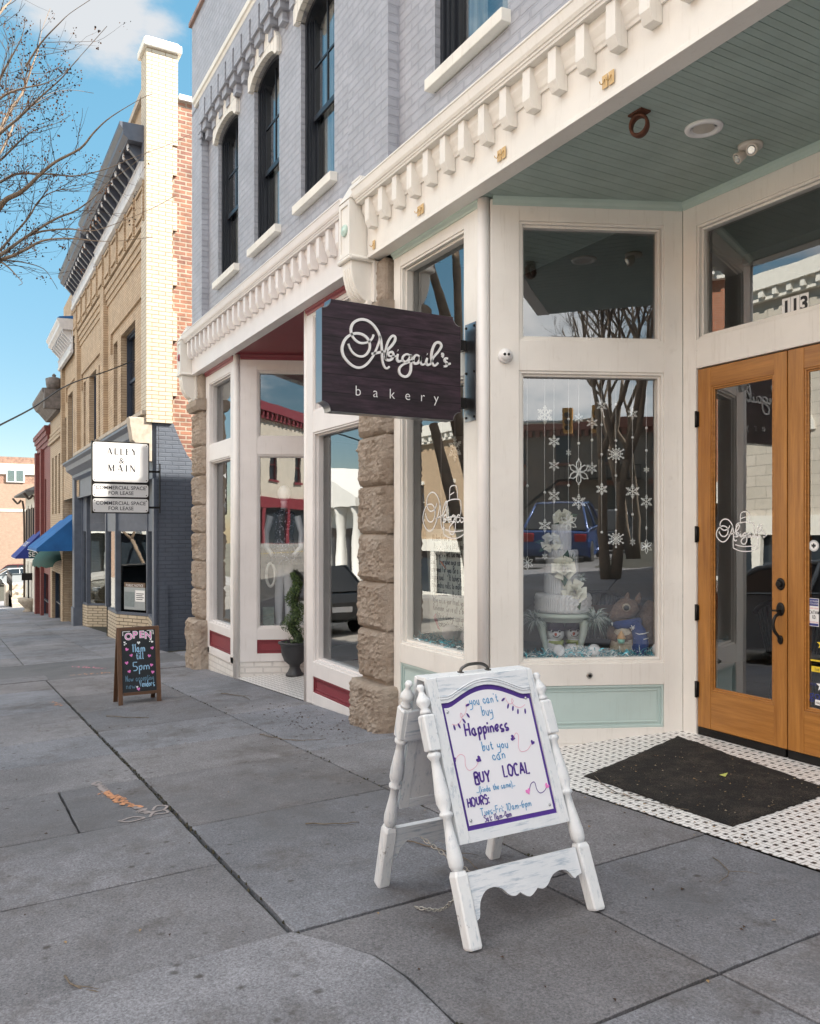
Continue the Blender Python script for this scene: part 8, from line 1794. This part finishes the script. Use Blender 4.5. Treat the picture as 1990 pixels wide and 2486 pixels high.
# building that closes the street up the hill
z0 = g(9, 0); t = thing('hilltop_building', 'taupe building with red cornice closing the street, seen in the cake window', 'building', (60, 0, z0)); TAU = M('taupe_render', (.22, .18, .15), .85, .08, 2, .2, 30); RBK = M('red_brick_trim', (.26, .10, .075), .85, .15, 9, .3, 30)
b = MB(); b.box(60, -28, z0 - 1, 75, 30, z0 + 9.9); b.build('wall', TAU, t); b = MB(); b.box(59.4, -28.2, z0 + 9.4, 75.2, 30.2, z0 + 10.2)
for i in range(95): b.box(59.55, -28 + i * .6, z0 + 8.9, 59.9995, -27.7 + i * .6, z0 + 9.4)
b.build('roof_cornice', RBK, t)
for i in range(14):
    for zz in (z0 + 2.4, z0 + 6.6):
        y = -26 + i * 3.9; b = MB(); b.box(59.93, y, zz, 59.9996, y + 1.2, zz + 2.3); wo = b.build('window', M('far_window_glass', (.03, .04, .05)), t); b = MB(); b.box(59.85, y - .2, zz + 2.3, 59.9994, y + 1.4, zz + 2.75); b.box(59.85, y - .1, zz - .2, 59.9994, y + 1.3, zz - .02); o_ = b.build('lintel', RBK, t); o_.parent = wo
b = MB()
for i in range(14): b.tube([(58.6, -6 + i * .5, z0 + 5.2), (58.6, -6 + i * .5, z0 + 6.2)], .03, 5)
b.tube([(58.6, -6, z0 + 6.2), (58.6, .6, z0 + 6.2)], .04, 5); b.box(58.5, -6, z0 + 5.05, 60, .6, z0 + 5.2); b.tube([(58.6, -6, z0 + 5.1), (58.8, -12, z0 + .3)], .12, 5); b.build('fire_escape', IRON, t)
# traffic signal up the street
t = thing('traffic_signal', 'steel mast with yellow signal heads up the street, seen in the cake window', 'traffic light', (26, -3.2, z0 - .1)); b = MB(); b.tube([(26, -3.2, z0 - .1), (26, -3.2, z0 + 8)], [.14, .09], 10); b.tube([(26, -3.2, z0 + 7.6), (26, -3.6, z0 + 8.3), (26, -5.5, z0 + 8.7)], .06, 8); b.tube([(26, -3.2, z0 + 5.6), (26, -6.8, z0 + 5.8)], .07, 8); b.tube([(26, -3.2, z0 + 5.6), (26, 1.0, z0 + 5.7)], .07, 8); b.build('mast', M('galvanised_mast', (.42, .43, .42), .4, .1, 9, .1, 40, metal=.6), t)
for y in (-.6, .6, -5.5):
    b = MB(); b.box(25.75, y - .2, z0 + 5.1, 26.05, y + .2, z0 + 6.2); h_ = b.build('signal_head', M('signal_amber_paint', (.55, .26, .04), .5, .05, 9, 0), t)
    for k, zz in enumerate((5.9, 5.62, 5.34)): b = MB(); b.lathe([(.12, 0), (.12, .06), (.02, .07)], lambda p, q, h: (25.75 - h, y + p, z0 + zz + q), 12); o_ = b.build('lens', IRON, t); o_.parent = h_
for o in list(bpy.data.objects):
    if '_w' in o: del o['_w']
